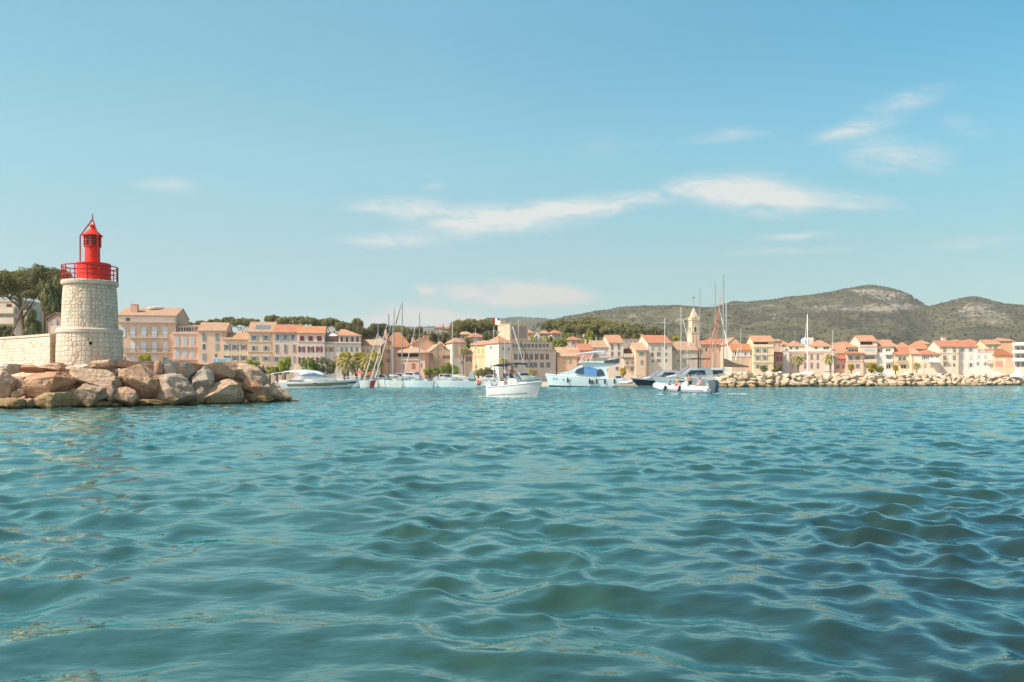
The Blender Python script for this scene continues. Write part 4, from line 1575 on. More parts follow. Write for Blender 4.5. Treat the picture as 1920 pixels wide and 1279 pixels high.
# flag
q = Vector((h.u0 * h.d, h.d, 0)) + Matrix.Rotation(h.yaw, 3, 'Z') @ Vector((1.2, 7.0, 0))
fz = h.bz + h.H + 1.6
fl = thing('flag', 'blue white and red flag waving on the castle tower', 'flag', (q.x, q.y, fz))
zt_ = zat(596.5, q.y) - fz
MB().tube((0, 0, -.1), (0, 0, zt_ + .2), .05, .04, 6).build('flagpole', paint('#d5d0c6', .5), fl)
fw, fh = 2.3, 1.35
b = MB()
for c in range(12):
    for r_ in range(2):
        pass
pts = [(-.06 - fw * i / 12, .16 * math.sin(i * .9), .10 * math.sin(i * .7)) for i in range(13)]
for i in range(12):
    (xa, ya_, za), (xb, yb_, zb) = pts[i], pts[i + 1]
    b.add([(xa, ya_, zt_ - fh + za), (xb, yb_, zt_ - fh + zb), (xb, yb_, zt_ + zb), (xa, ya_, zt_ + za), (xa, ya_ + .02, zt_ - fh + za), (xb, yb_ + .02, zt_ - fh + zb), (xb, yb_ + .02, zt_ + zb), (xa, ya_ + .02, zt_ + za)],
          [(0, 1, 2, 3), (7, 6, 5, 4), (2, 6, 7, 3), (0, 4, 5, 1)], i // 4)
b.build('cloth', [paint('#2f5fae', .8), paint('#f2efe9', .8), paint('#d8343e', .8)], fl)

# ---- houses on the slope behind the centre
HG = None
far_house('white villa with a red tiled roof on the slope left of the castle tower', 884, 909, 632, 624, 300, '#e6ddd2', T_RED, 'hip', 18, 9, (900, 905), ((635, 641),), 2.5)
far_house('low villa with a white edged roof under the big umbrella pines', 861, 885, 627, 620, 322, '#cdb9a2', T_PALE, 'hip', 8, 9, (868, 878), ((629, 635),), 3)
far_house('grey modern villa with dark glazing far up the slope', 793, 814, 617, 615.5, 356, '#b9b6b3', T_TAN, 'flat', 0, 9, (798, 804, 810), ((618.5, 624),), 4)
far_house('long grey flat roofed house below the cypress on the slope', 816, 846, 622, 620.5, 340, '#a9a8a6', T_TAN, 'flat', 0, 9, (822, 829, 836), ((623.5, 628),), 4)
far_house('pinkish villa beside the dark cypress on the slope', 817, 830, 614, 609, 372, '#dcb89e', T_OR, 'hip', 0, 8, (821, 826), ((616, 620),), 2)
far_house('small pink villa right of the dark cypress', 833, 846, 616, 611, 366, '#dba793', T_RED, 'hip', 0, 8, (838,), ((618, 622),), 3)
far_house('white villa peeking from the pines above the corner house', 667, 680, 615, 610, 320, '#dccabb', T_PALE, 'hip', 0, 7, (672,), ((617, 622),), 2.5)
far_house('orange roofed house right of the castle tower at the edge of the wood', 985, 1001, 624, 618, 330, '#d7bfa6', T_OR, 'hip', 8, 8, (993,), ((626, 631),), 3)
far_house('white gabled house on the slope right of the castle tower', 999, 1012, 628, 620, 322, '#e2e0de', T_PALE, 'side', 0, 8, (1005.5,), ((629, 636),), 4)
far_house('house with a long orange roof beside the white gabled house', 1011, 1030, 625, 619.5, 330, '#dfc7ae', T_OR, 'hip', 0, 8, (1017, 1023), ((627, 631),), 2.5)
far_house('cream house with a red hipped roof alone on the wooded slope', 1035, 1054, 625, 618.5, 335, '#e6d4c0', T_RED, 'hip', 12, 8, (1043, 1049), ((627, 632),), 2.5)
far_house('broad cream house with a bright red roof below the pine wood', 1065, 1093, 637.5, 631, 306, '#e9ddc8', T_RED, 'hip', 10, 9, (1075, 1086), ((640, 645),), 3)
far_house('long dusky pink building hidden under the pines of the hill', 1096, 1142, 621, 616, 352, '#a96f5c', T_RED, 'hip', 0, 10, (1104, 1113, 1122, 1131), ((623, 630),), 3)
far_house('narrow stone ruin roof line behind the tall white houses', 1166, 1200, 637, 634, 300, '#a8998a', T_BR, 'flat', 0, 8, (1174, 1182, 1190), ((639, 643),), 3)

# ---- right of centre: stepped houses with sunlit left gables
h = House('low_house', 'apricot house with a broad pale orange roof right of the hotel', 'house', 1045, 1082, 668, 258, 4, 13)
h.walls(stucco('#e9a76e'), T_PALE, 652, 'front').win((1058.5, 1069), ((671, 681),), 5, '#b7a888', 'closed').chim(1047, 2.5, 652, stucco('#e9c3a0')).chim(1067, 3, 649, stucco('#e0b090'))
h = House('red_house', 'brick red house with an arched window behind the flybridge yacht', 'house', 1087, 1112, 657, 260, 4, 13)
h.walls(stucco('#db7458'), T_RED, 645.5, 'front').win((1104,), ((672, 684),), 8, arch=True).win((1104,), ((660, 664),), 9, gl='#9aa4ac').chim(1075, 3, 642, stucco('#eec09a'))
b = MB().box(-4.2, -.02, .6, 12, -2, h.H + .2)
b.build('side_wing', stucco('#eeaf74'), h.t)
h = House('grey_house', 'pale grey white house with a tan roof and white terrace behind the yacht', 'house', 1111, 1142, 652, 262, 4, 13)
h.walls(stucco('#d5d3d6'), T_TAN, 639.5, 'front').win((1119, 1132), ((657, 664),), 5, '#e8e8ea', 'closed').balcony(1113, 1140, 670, hexc='#e6e4e2').win((1126,), ((674, 683),), 6, gl='#8b9098').chim(1104, 3, 637, stucco('#eedcc8'))
h = House('tall_house', 'tall cream house with a sunlit white gable and grey shutters behind the yacht stern', 'house', 1141, 1169, 643, 262, 4, 14)
h.walls(stucco('#e6d6c2'), T_OR, 629.5, 'front').win((1147.5, 1160), ((645.5, 655), (659, 667.5)), 4.6, '#8d8580', 'closed').win((1158,), ((672, 680),), 6.5, '#77716c', 'closed').win((1157,), ((687, 695),), 7, gl='#5c4a40')
h.band(669, .8, '#d9b9a0')
h.chim(1125, 1.6, 633, stucco('#e6ddd0'))
h = House('small_house', 'small cream house with a dark brown dormer roof between two tall white gables', 'house', 1169, 1193, 672, 262, 4, 9)
h.walls(stucco('#e8d3b9'), tiles('#8f6a52'), 655, 'front').win((1176, 1185.5), ((677, 683),), 4.5, '#9aa0a4', 'closed').win((1185,), ((688, 696),), 4).balcony(1170, 1191, 685, hexc='#e9dccb')
for px in (1173, 1179, 1185):
    lx = h.sx(px)
    MB().box(lx - .45, lx + .45, .25, 2.2, h.H + .35, h.H + 1.55).build('dormer', stucco('#ddd6cc'), h.roof)
h = House('peach_house', 'peach house with green shutters and a cream side gable', 'house', 1192, 1214, 657, 260, 4, 14)
h.walls(stucco('#e6bd94'), T_PALE, 644, 'front').win((1203,), ((660.5, 667.5),), 4.5, '#8fa583', 'open', shw=.5).win((1203,), ((675, 683),), 5, '#a79c90', 'closed').pipe(1211)
h = House('large_house', 'large cream house with a wide coral roof and tall white gable left of the church', 'house', 1215, 1260, 644, 262, 4, 18)
h.walls(stucco('#e0d0b8'), T_RED, 629.5, 'front').win((1223, 1235), ((647.5, 656),), 5, '#bdb4a8', 'closed').win((1248.5,), ((648, 655), (661, 667), (673, 679)), 5, gl='#4a4440')
h.win((1223,), ((661, 668),), 3.6, '#6a5c54', 'closed').win((1235,), ((660, 668), (673, 679)), 3.6, '#8b7d6c', 'open', shw=.4).win((1224,), ((674, 681),), 3.6).chim(1216, 4, 627.5, stucco('#e9cdb4'))
h = House('low_house', 'low stone house with a steep orange lean-to roof right of the coral roofed house', 'house', 1260, 1308, 657, 268, 4, 9)
h.walls(stucco('#cbb597'), T_TAN, 645, 'front').win((1269, 1279, 1289), ((660, 665),), 3).win((1272, 1284), ((674, 679),), 4, gl='#3f3830')
h = House('white_house', 'white house with dark square windows left of the bell tower', 'house', 1278, 1308, 647, 282, 14, 10)
h.walls(stucco('#ece7df'), T_TAN, 641.5, 'front').win((1287, 1295), ((650, 656),), 3.5, gl='#4c4f58')
# bell tower and church
SAN = stucco('#e6cba6')
SAN2 = stucco('#cda878')
CD = 286
bl = at(1296.5, 700, CD)
ct = thing('bell_tower', 'tall ochre stone church bell tower with a pyramid spire and an iron cross', 'church tower', (bl.x, CD, 3.0), R(14))
kc = CD / F


def cz(py):
    return zat(py, CD) - 3.0


wt_ = 17.5 * kc
b = MB().box(0, wt_, 0, wt_, -3, cz(624)).box(-.12, wt_ + .12, -.12, wt_ + .12, cz(624) + .003, cz(622.5))
b.box(.35, wt_ - .35, .35, wt_ - .35, cz(622.5) + .003, cz(600))
b.box(.15, wt_ - .15, .15, wt_ - .15, cz(600) + .003, cz(597.5))
b.build('shaft', SAN, ct)
b = MB()
for q in (0.02, .36, .70):
    b.box(wt_ * q, wt_ * (q + .16), -.1, -.003, -3, cz(628))
b.build('pilaster', stucco('#f0d6aa'), ct)
for q in (0.5,):
    o = link('belfry_opening', unit_window(True, '#4b463c'), ct, (wt_ * .5, .30, cz(618)))
    o.scale = (5.2 * kc, 1, 15 * kc)
    o = link('belfry_opening', unit_window(True, '#4b463c'), ct, (.30, wt_ * .5, cz(618)))
    o.scale = (5.2 * kc, 1, 15 * kc)
    o.rotation_euler = (0, 0, R(-90))
b = MB()
e0, e1, zs, za = .3, wt_ - .3, cz(597.5) + .003, cz(575)
m_ = wt_ / 2
b.add([(e0, e0, zs), (e1, e0, zs), (e1, e1, zs), (e0, e1, zs), (m_, m_, za)], [(0, 1, 4), (1, 2, 4), (2, 3, 4), (3, 0, 4), (3, 2, 1, 0)])
b.build('spire', stucco('#ddbf92'), ct)
b = MB()
for ax in range(4):
    pr = MB().add([(e0 + .3, e0 - .12, zs), (e1 - .3, e0 - .12, zs), (m_, e0 - .12, zs + 1.2), (e0 + .1, m_ - .5, zs), (e1 - .1, m_ - .5, zs), (m_, m_ - .5, zs + 1.2)], [(0, 1, 2), (5, 4, 3), (0, 3, 4, 1), (1, 4, 5, 2), (2, 5, 3, 0)])
    rm = Matrix.Translation((m_, m_, 0)) @ Matrix.Rotation(ax * PI / 2, 4, 'Z') @ Matrix.Translation((-m_, -m_, 0))
    b.add([tuple(rm @ Vector(q)) for q in pr.v], pr.f)
for (x, y) in ((.3, .3), (wt_ - .3, .3), (wt_ - .3, wt_ - .3), (.3, wt_ - .3)):
    b.lathe([(.2, zs), (.2, zs + .25), (.02, zs + 1.0)], 8, x, y)
b.build('gablet', SAN2, ct)
b = MB().tube((m_, m_, za - .2), (m_, m_, cz(553)), .07, .05, 6)
b.tube((m_ - .9, m_, cz(557.5)), (m_ + .9, m_, cz(557.5)), .06, .06, 6)
b.lathe([(.02, za), (.22, za + .25), (.02, za + .5)], 8, m_, m_)
for q in range(4):
    a = q * PI / 2 + PI / 4
    b.tube((m_, m_, cz(557.5)), (m_ + .5 * math.cos(a), m_, cz(557.5) + .5 * math.sin(a)), .04, .03, 5)
b.build('cross', paint('#6d6a64', .5), ct)
h = House('church', 'brown stone church nave with a long red roof behind the orange furled sails', 'church', 1314, 1368, 646, 284, 2, 10, 3.0)
h.walls(stucco('#b28c68'), T_RED, 636, 'front').win((1324, 1336, 1350), ((651, 660),), 3.5, arch=True, gl='#3c3833').band(648.5, 2.5, '#7d6252', 'painted_eaves_shadow', out=.2)  # dark band painted as the shade under the eaves
h.chim(1338, 3, 634, stucco('#eadfd2'))
h = House('chapel', 'ochre gabled chapel front right of the red roofed nave', 'church', 1364, 1389.5, 645, 276, 2, 9, 2.4)
h.walls(stucco('#e0bd88'), T_TAN, 633.5, 'side')
h = House('stone_house', 'pale stone house with two round topped windows above a brick base', 'house', 1372, 1413, 657, 270, -4, 9)
h.walls(stucco('#ddd0c0'), tiles('#cf8a62'), 646, 'front').win((1397.5, 1408), ((660, 667),), 3.4, arch=True).win((1380,), ((659, 668),), 6, gl='#5b4a40').panel(1372.5, 1413, 669.5, 696, stucco('#c69468'), 'brick_base').band(669, 1, '#a88060')
h = House('yellow_house', 'tall bright yellow house with grey shutters and a slanting roof right of the masts', 'house', 1412, 1451, 641, 268, -4, 10)
h.walls(stucco('#f0d596'), T_OR, 630.5, 'front').panel(1413, 1440, 640.8 + 1.0, 645, OPENING_SHADE, 'attic_shade', .06).win((1421, 1434.5), ((653, 661.5), (667, 675.5)), 5, '#a9a49c', 'open', shw=.5)  # attic recess shade painted as a dark flat panel
h.win((1421, 1434.5), ((683, 691),), 5, '#a9a49c', 'open', shw=.4).band(651, .9, '#d9b56c').band(665.5, .8, '#d9b56c').band(680, 1, '#c9a468').panel(1412.5, 1450, 645.4, 650.2, stucco('#f3dca6'), 'attic_front')
h = House('back_house', 'peach house with a plain side wall behind the yellow house', 'house', 1448, 1466, 640, 280, -4, 9)
h.walls(stucco('#dea578'), T_OR, 637, 'front').win((1452, 1461), ((644, 650),), 2)
h = House('red_house', 'small dark red house between the yellow and the pink buildings', 'house', 1453, 1469, 664, 272, -8, 5)
h.walls(stucco('#b5524a'), T_RED, 661, 'front').win((1458, 1464), ((668, 677),), 2.5, '#8b3c38', 'closed')
h = House('pink_building', 'wide pale pink building with a white balustrade behind the two palms', 'building', 1479, 1564, 659.5, 278, -9, 10)
h.walls(stucco('#efc6ae'), T_OR, None, 'flat', rmat=stucco('#f2dcc6'))
h.win((1509.5, 1521.5, 1533), ((664, 674), (680, 690.5)), 4.5, '#9c8f88', 'closed').win((1486,), ((666, 674), (682, 690)), 3, '#d9a490', 'closed').win((1548,), ((682, 696),), 8, gl='#5c4c44')
h.panel(1545, 1563.5, 661, 696, stucco('#f2e2d0'), 'white_bay', .12).band(661.8, 2.4, '#d99c88', 'cornice')
b = MB().box(.3, h.w - .3, 2.5, 11, h.H + .29, h.z(649, h.w / 2, 2))
b.build('attic_storey', stucco('#f3e4cb'), h.t)
for px in (1485, 1497, 1533, 1552):
    lx = h.sx(px)
    o = link('window', unit_window(), h.t, (lx, 2.45, h.z(653, lx, 2.5)))
    o.scale = (1.1 if px < 1550 else 2.2, 1, 1.0)
for (xa, xb, pk) in ((1480, 1511, 638.5), (1522, 1564, 637.5)):
    a, e = h.sx(xa), h.sx(xb)
    zt = h.z(649, (a + e) / 2, 2) + .003
    zr = h.z(pk, (a + e) / 2, 6)
    MB().add([(a, 2.1, zt), (e, 2.1, zt), (e, 11.4, zt), (a, 11.4, zt), ((a * .55 + e * .45), 6.5, zr), ((a * .45 + e * .55), 6.5, zr)], [(0, 1, 5, 4), (1, 2, 5), (2, 3, 4, 5), (3, 0, 4), (3, 2, 1, 0)]).build('roof', T_OR, h.t)
q = h.sx(1517)
b = MB()
b.lathe([(1.3, h.z(646, q, 7)), (1.35, h.z(638, q, 7)), (.9, h.z(634.5, q, 7)), (.1, h.z(633, q, 7))], 16, q, 7.5)
b.build('blue_dome', paint('#a9bccb', .6, .9), h.t)
MB().box(h.sx(1524), h.sx(1539), 11.5, 14, h.H, h.z(633, h.w / 2, 12)).build('stair_tower', stucco('#efdcca'), h.t)
h = House('white_house', 'narrow white corner house left of the pink building', 'house', 1467, 1480, 659, 276, -9, 9)
h.walls(stucco('#efe6da'), T_OR, 652, 'flat').win((1472.5,), ((652 + 12, 672),), 3)
h = House('pink_house', 'pink house with a red awning right of the palms', 'house', 1565, 1588, 662, 278, -9, 9)
h.walls(stucco('#e9a894'), T_OR, 644, 'front').win((1571.5,), ((654 + 11, 672),), 8, gl='#6a5c56').awning(1570, 1585, 667, 672, '#d9694e', 1.0).win((1571, 1582), ((683, 692),), 3, '#cf7c68')
h = House('peach_house', 'peach house with a brown eaves canopy and a glazed top floor', 'house', 1587, 1619, 663, 276, -9, 9)
h.walls(stucco('#edc09c'), T_PALE, None, 'flat').win((1594.5, 1608), ((667, 675.5), (682, 691)), 4, '#a08e84', 'open', shw=.4).band(678, .8, '#b98468')
b = MB().box(1.2, h.w - .5, 2.5, 10, h.H + .29, h.z(652, h.w / 2, 2.5))
b.build('attic_storey', stucco('#efe2d4'), h.t)
for q in (.3, .5, .7):
    o = link('window', unit_window(gl='#3d424a'), h.t, (h.w * q, 2.45, h.H + 1.0))
    o.scale = (1.1, 1, 1.25)
zt = h.z(652, h.w / 2, 2.5) + .003
MB().add([(0.6, 1.9, zt), (h.w, 1.9, zt), (h.w, 10.5, zt + 1.5), (.6, 10.5, zt + 1.5), (0.6, 1.9, zt + .2), (h.w, 1.9, zt + .2), (h.w, 10.5, zt + 1.7), (.6, 10.5, zt + 1.7)], [(0, 3, 2, 1), (4, 5, 6, 7), (0, 1, 5, 4), (1, 2, 6, 5), (2, 3, 7, 6), (3, 0, 4, 7)]).build('roof', T_OR, h.t)
zt = h.H + .30
MB().add([(-.3, -1.0, zt - .5), (h.w + .3, -1.0, zt - .5), (h.w + .3, 2.2, zt + .35), (-.3, 2.2, zt + .35), (-.3, -1.0, zt - .35), (h.w + .3, -1.0, zt - .35), (h.w + .3, 2.2, zt + .5), (-.3, 2.2, zt + .5)], [(0, 3, 2, 1), (4, 5, 6, 7), (0, 1, 5, 4), (1, 2, 6, 5), (2, 3, 7, 6), (3, 0, 4, 7)]).build('canopy_roof', tiles('#b9805c'), h.t)
h = House('tall_house', 'tall apricot block of deep loggias with a dark attic loggia and a white gable', 'house', 1612, 1645, 640, 276, -6, 11)
h.walls(stucco('#f0d6bb'), T_OR, 630, 'front').panel(1613, 1636, 640.6 + .6, 646.5, OPENING_SHADE, 'attic_loggia_shade').panel(1621, 1640, 653.5, 660, paint('#c9c6c8', .6, .8), 'loggia_screen').panel(1622, 1640, 667, 675, paint('#a9a29c', .6, .7), 'loggia_shade')  # loggia recesses are flat panels with their shade painted in
h.balcony(1619, 1642, 664.5, hexc='#ecd0b4', solid='#eecfb2').balcony(1619, 1642, 679, hexc='#ecd0b4', solid='#eecfb2').band(649.5, 1.6, '#d99a78').win((1624,), ((683, 688),), 6, gl='#4a4444').win((1630.5,), ((667, 675),), 4, gl='#77807c')
h.chim(1635, 3, 632.5, stucco('#f0dccb'))
h = House('white_house', 'bright white house with stacked balconies beside the round bush', 'house', 1645, 1677, 650, 276, -9, 9)
h.walls(stucco('#f0ece4'), T_OR, 638.5, 'front').win((1649.5,), ((653, 661),), 4, '#8a6c58').win((1665,), ((654, 661.5),), 9, gl='#5a5048').win((1650,), ((667, 675),), 5, '#cfd6da', 'closed').win((1665.5,), ((667, 676),), 9.5, '#b8b6b4', 'closed').win((1665.5,), ((683, 692),), 9, gl='#4c3d36')
h.balcony(1659, 1672, 664.5, hexc='#f1e6da', solid='#f3ebe2').balcony(1660, 1673, 679, hexc='#f1e6da', solid='#f3ebe2').chim(1662, 2, 637, stucco('#eedfce')).pipe(1676)
h = House('yellow_house', 'low yellow house with one wide dark window right of the bright white house', 'house', 1677, 1708, 665, 274, -9, 10)
h.walls(stucco('#f0d6a0'), T_RED, 652, 'front').win((1691.5,), ((668, 676),), 16, gl='#6b6a62').win((1694,), ((684, 691),), 10, gl='#4c3d36').band(679, 1.5, '#d9b07c').balcony(1683, 1701, 681, hexc='#efd8b0')
h = House('cream_house', 'cream lean-to house with a narrow shaded front beside the yellow house', 'house', 1707, 1730, 664, 272, -9, 9)
h.walls(stucco('#f0ddbd'), T_PALE, 655, 'mono').win((1719,), ((670, 678),), 3, '#efe6d8', 'closed').pipe(1711)
h = House('corner_house', 'cream corner house with a pointed red hip roof and white terrace', 'house', 1727, 1763, 664.5, 268, -9, 9)
h.walls(stucco('#f1dfc3'), T_RED, 656, 'hip').win((1735,), ((667, 673.5),), 7, '#8b8a8c', 'open', gl='#5a6674', shw=.3).win((1746, 1757), ((667, 672),), 4, '#a59a90', 'closed').win((1734, 1746), ((681, 689),), 4.5, '#c9b9a6', 'closed').balcony(1742, 1760, 677, hexc='#f5efe6', solid='#f5f0e8').awning(1741, 1759, 676.5, 678, '#f4f1ec', 2.6)
h = House('gabled_house', 'pale cream house with a white sunlit gable and a wide coral roof', 'house', 1762, 1798, 650.5, 274, -9, 12)
h.walls(stucco('#f0e2c4'), T_RED, 639.5, 'front').win((1771, 1789), ((652.5, 660), (666, 674.5)), 5.5, '#a09684', 'closed').win((1771, 1789), ((681, 688),), 5, gl='#6d5a4a').band(662.5, .8, '#c9b898').pipe(1797.5).balcony(1767, 1776, 677, hexc='#e6d29c')
h = House('white_house', 'white house under the right half of the coral roof with pale closed shutters', 'house', 1798, 1833.5, 650.5, 274, -9, 12)
h.walls(stucco('#f2ede2'), T_RED, 639.5, 'front').win((1805, 1820), ((652.5, 659.5),), 4.5, '#c9c6be', 'open', shw=.45).win((1805, 1820), ((665.5, 674),), 5, '#dcd8cf', 'closed').win((1805,), ((681, 688),), 5, '#d5d6cd', 'closed').win((1820.5,), ((680.5, 688.5),), 4.5, '#d5d3cd', 'open', gl='#3a3030', shw=.6)
h = House('white_house', 'lower white house with a roof terrace railing right of the coral roof', 'house', 1832, 1864, 661, 272, -9, 9)
h.walls(stucco('#f2ede4'), T_OR, None, 'flat').win((1834.5, 1847), ((664.5, 671.5),), 4.5, '#d5d2cb', 'closed').win((1833.5, 1847.5), ((678.5, 685.5),), 3.5, '#d5d2cb', 'open', gl='#6a6058', shw=.5).balcony(1850, 1863, 681)
MB().box(1.0, h.w - 1.5, 4, 10, h.H + .29, h.z(654, h.w / 2, 4)).build('roof_room', stucco('#d9825c'), h.t)
b = MB()
for q in range(14):
    x = .1 + (h.w - .2) * q / 13
    b.box(x - .02, x + .02, .05, .09, h.H + .29, h.H + 1.2)
b.box(.1, h.w - .1, .05, .09, h.H + 1.2, h.H + 1.26)
b.build('railing', paint('#e6e0d6', .5), h.t)
h = House('ochre_house', 'ochre house with lime green shutters behind the lower white house', 'house', 1848, 1876, 646, 292, -9, 10)
h.walls(stucco('#f0dc9c'), T_OR, 638, 'front').win((1856.5,), ((648.5, 653),), 2.5, '#a9c46c', 'open', shw=.4).win((1866.5,), ((648.5, 653),), 5, '#a9c46c', 'open', shw=.3)
h = House('ochre_house', 'deep ochre side wall of a house behind the lime green shutters', 'house', 1874, 1899, 640, 298, -12, 9)
h.walls(stucco('#dd9c54'), T_OR, 636.5, 'front').chim(1880, 2.5, 634, stucco('#eac8a8'))
h = House('peach_house', 'low peach house with a red arched shopfront near the right edge', 'house', 1864, 1899, 667, 270, -9, 9)
h.walls(stucco('#efc39a'), tiles('#c07a56'), 655, 'mono').panel(1866, 1880, 677, 688, stucco('#c0584a'), 'shopfront').panel(1888, 1898.5, 667.5, 690, stucco('#eaa688'), 'painted_bay', .02).win((1884,), ((668, 686),), 1.6, '#f2e6d8', 'closed')
h = House('apartment_building', 'white apartment building with curved balconies at the right edge of the photo', 'building', 1903, 1950, 646, 262, -28, 10)
h.walls(stucco('#e0cdb8'), T_TAN, None, 'flat')
for py in (647, 661.5, 676.5):
    h.balcony(1898, 1948, py, h=.9, dep=1.4, hexc='#efe4d8', solid='#f3ece3')
h.win((1909, 1918, 1930, 1941), ((650, 659), (664.5, 674), (679, 688)), 5, gl='#5d6068')
MB().box(4.2, h.w - .5, 3, 11, h.H + .29, h.H + 3.2).build('penthouse', stucco('#e3c9a4'), h.t)

# roofs further back on the right
BACK = [
    ('low tiled house behind the pink building, left roof line', 1455, 1482, 646, 639, 300, '#e9cfb6', T_OR),
    ('tiled house between the pink building and the tall apricot block', 1565, 1593, 648, 641.5, 300, '#ecd9c4', T_OR),
    ('long tiled house behind the bright white house', 1668, 1690, 652, 643, 296, '#e9d3b8', T_OR),
    ('house with a mottled pink roof behind the yellow house', 1684, 1712, 656, 642, 302, '#e6c4a6', tiles('#d99a7c')),
    ('house with a long sloping roof left of the white sunlit gable', 1708, 1746, 654, 640, 304, '#e9cbb0', tiles('#e09a74')),
    ('small house with a flat red roof below the hill behind the coral roofs', 1722, 1745, 645, 638, 322, '#eedccb', T_OR),
    ('house with a white roof edge behind the coral roofs', 1785, 1812, 641, 637, 322, '#e9d6c4', T_PALE),
    ('house with a red roof left of the ochre houses', 1808, 1842, 645, 636, 318, '#e6c2a4', T_RED),
    ('white walled house peeking over the lower white house', 1842, 1866, 643, 639, 318, '#eee0d2', T_OR),
    ('house with a plain orange roof at the foot of the hill near the right edge', 1860, 1905, 640, 634, 340, '#e9c8a2', T_OR),
    ('pale house at the foot of the hill behind the yellow house', 1440, 1468, 644, 638, 305, '#e9cfb4', T_OR),
    ('orange roofed house behind the peach house with canopy', 1574, 1602, 646, 640, 316, '#eed8c2', T_RED),
]
for (lab, xa, xb, ye, yr, d, wcol, rf) in BACK:
    xm = (xa + xb) / 2
    far_house(lab, xa, xb, ye, yr, d, wcol, rf, 'hip', -9, 8, (xm - 4, xm + 4), ((ye + 2, ye + 6),), 2.6, base=1.4, name='back_house')
q = at(1769, 660, 300)
ts = thing('stair_turret', 'stubby white turret rising behind the coral roof', 'turret', (q.x, 300, 1.4))
b = MB().add([(-.9 * 1, -.9, -1), (.9, -.9, -1), (.9, .9, -1), (-.9, .9, -1), (-.65, -.65, zat(633, 300) - 1.4), (.65, -.65, zat(633, 300) - 1.4), (.65, .65, zat(633, 300) - 1.4), (-.65, .65, zat(633, 300) - 1.4)], [(0, 3, 2, 1), (4, 5, 6, 7), (0, 1, 5, 4), (1, 2, 6, 5), (2, 3, 7, 6), (3, 0, 4, 7)])
b.build('wall', stucco('#eddfd6'), ts)
MB().box(-.8, .8, -.8, .8, zat(633, 300) - 1.4 + .003, zat(632, 300) - 1.4).build('cap', stucco('#e0a890'), ts)

# ------------------------------------------------------------------ trees
L_PINE = leaves('pine_needles', (0.20, 0.18, 0.068), 0.5, 0.2)
L_DARK = leaves('dark_pine_needles', (0.185, 0.17, 0.070), 0.5, 0.18)
L_LIME = leaves('lime_leaves', (0.42, 0.40, 0.075), 0.4, 0.3)
L_GREEN = leaves('green_leaves', (0.26, 0.285, 0.065), 0.5, 0.3)
L_YEL = leaves('yellow_leaves', (0.47, 0.36, 0.07), 0.4, 0.3)
L_OLIVE = leaves('olive_leaves', (0.19, 0.18, 0.08), 0.45, 0.2)
L_PALM = leaves('palm_leaves', (0.36, 0.30, 0.115), 0.4, 0.2)
BARK = bark('#7d6452')


def leaf_cloud(seed, clumps, n, leaf, up=0.3, inner=0.6):
    r_ = np.random.default_rng(seed)
    C = np.array(clumps, float)
    wgt = (C[:, 3] * C[:, 4] + C[:, 3] * C[:, 5] + C[:, 4] * C[:, 5])
    k = r_.choice(len(C), n, p=wgt / wgt.sum())
    dv = r_.normal(size=(n, 3))
    dv[:, 2] += up
    dv /= np.linalg.norm(dv, axis=1)[:, None]
    # lumpy surface inside each clump
    lump = 1 + 0.22 * np.sin(dv[:, 0] * 5 + k) * np.cos(dv[:, 1] * 6 + 2 * k)
    rad_ = (inner + (1.08 - inner) * r_.random(n) ** 0.6) * lump
    P = C[k, :3] + dv * C[k, 3:6] * rad_[:, None]
    a = dv + r_.normal(0, 0.55, (n, 3))
    a /= np.linalg.norm(a, axis=1)[:, None]
    t1 = np.cross(a, r_.normal(size=(n, 3)))
    t1 /= np.linalg.norm(t1, axis=1)[:, None]
    t2 = np.cross(a, t1)
    s = leaf * r_.uniform(0.6, 1.4, n)[:, None]
    V = np.stack([P - t1 * s, P - t2 * s * .55, P + t1 * s, P + t2 * s * .55], 1).reshape(-1, 3)
    return V, np.arange(4 * n).reshape(-1, 4)


def umbrella_clumps(seed, n=15):
    r_ = random.Random(seed)
    out = []
    for i in range(n):
        a = 2 * PI * i * 0.381966 * 1.0 + r_.uniform(-.3, .3)
        q = math.sqrt((i + .5) / n) * 0.80
        h = 0.70 * math.sqrt(max(0, 1 - q * q)) + r_.uniform(-.1, .06)
        s = r_.uniform(.24, .36)
        out.append((q * math.cos(a), q * math.sin(a), max(.18, h), s, s, s * r_.uniform(.62, .9)))
    return out


def ball_clumps(seed, n=12, squash=1.0):
    r_ = random.Random(seed)
    out = []
    for i in range(n):
        z = r_.uniform(0.2, 0.85)
        q = math.sqrt(max(0.02, 1 - ((z - .45) / .62) ** 2)) * r_.uniform(.35, .72)
        a = r_.uniform(0, 2 * PI)
        s = r_.uniform(.24, .40)
        out.append((q * math.cos(a), q * math.sin(a), z, s, s, s * .62 * squash))
    return out


CROWN = {}


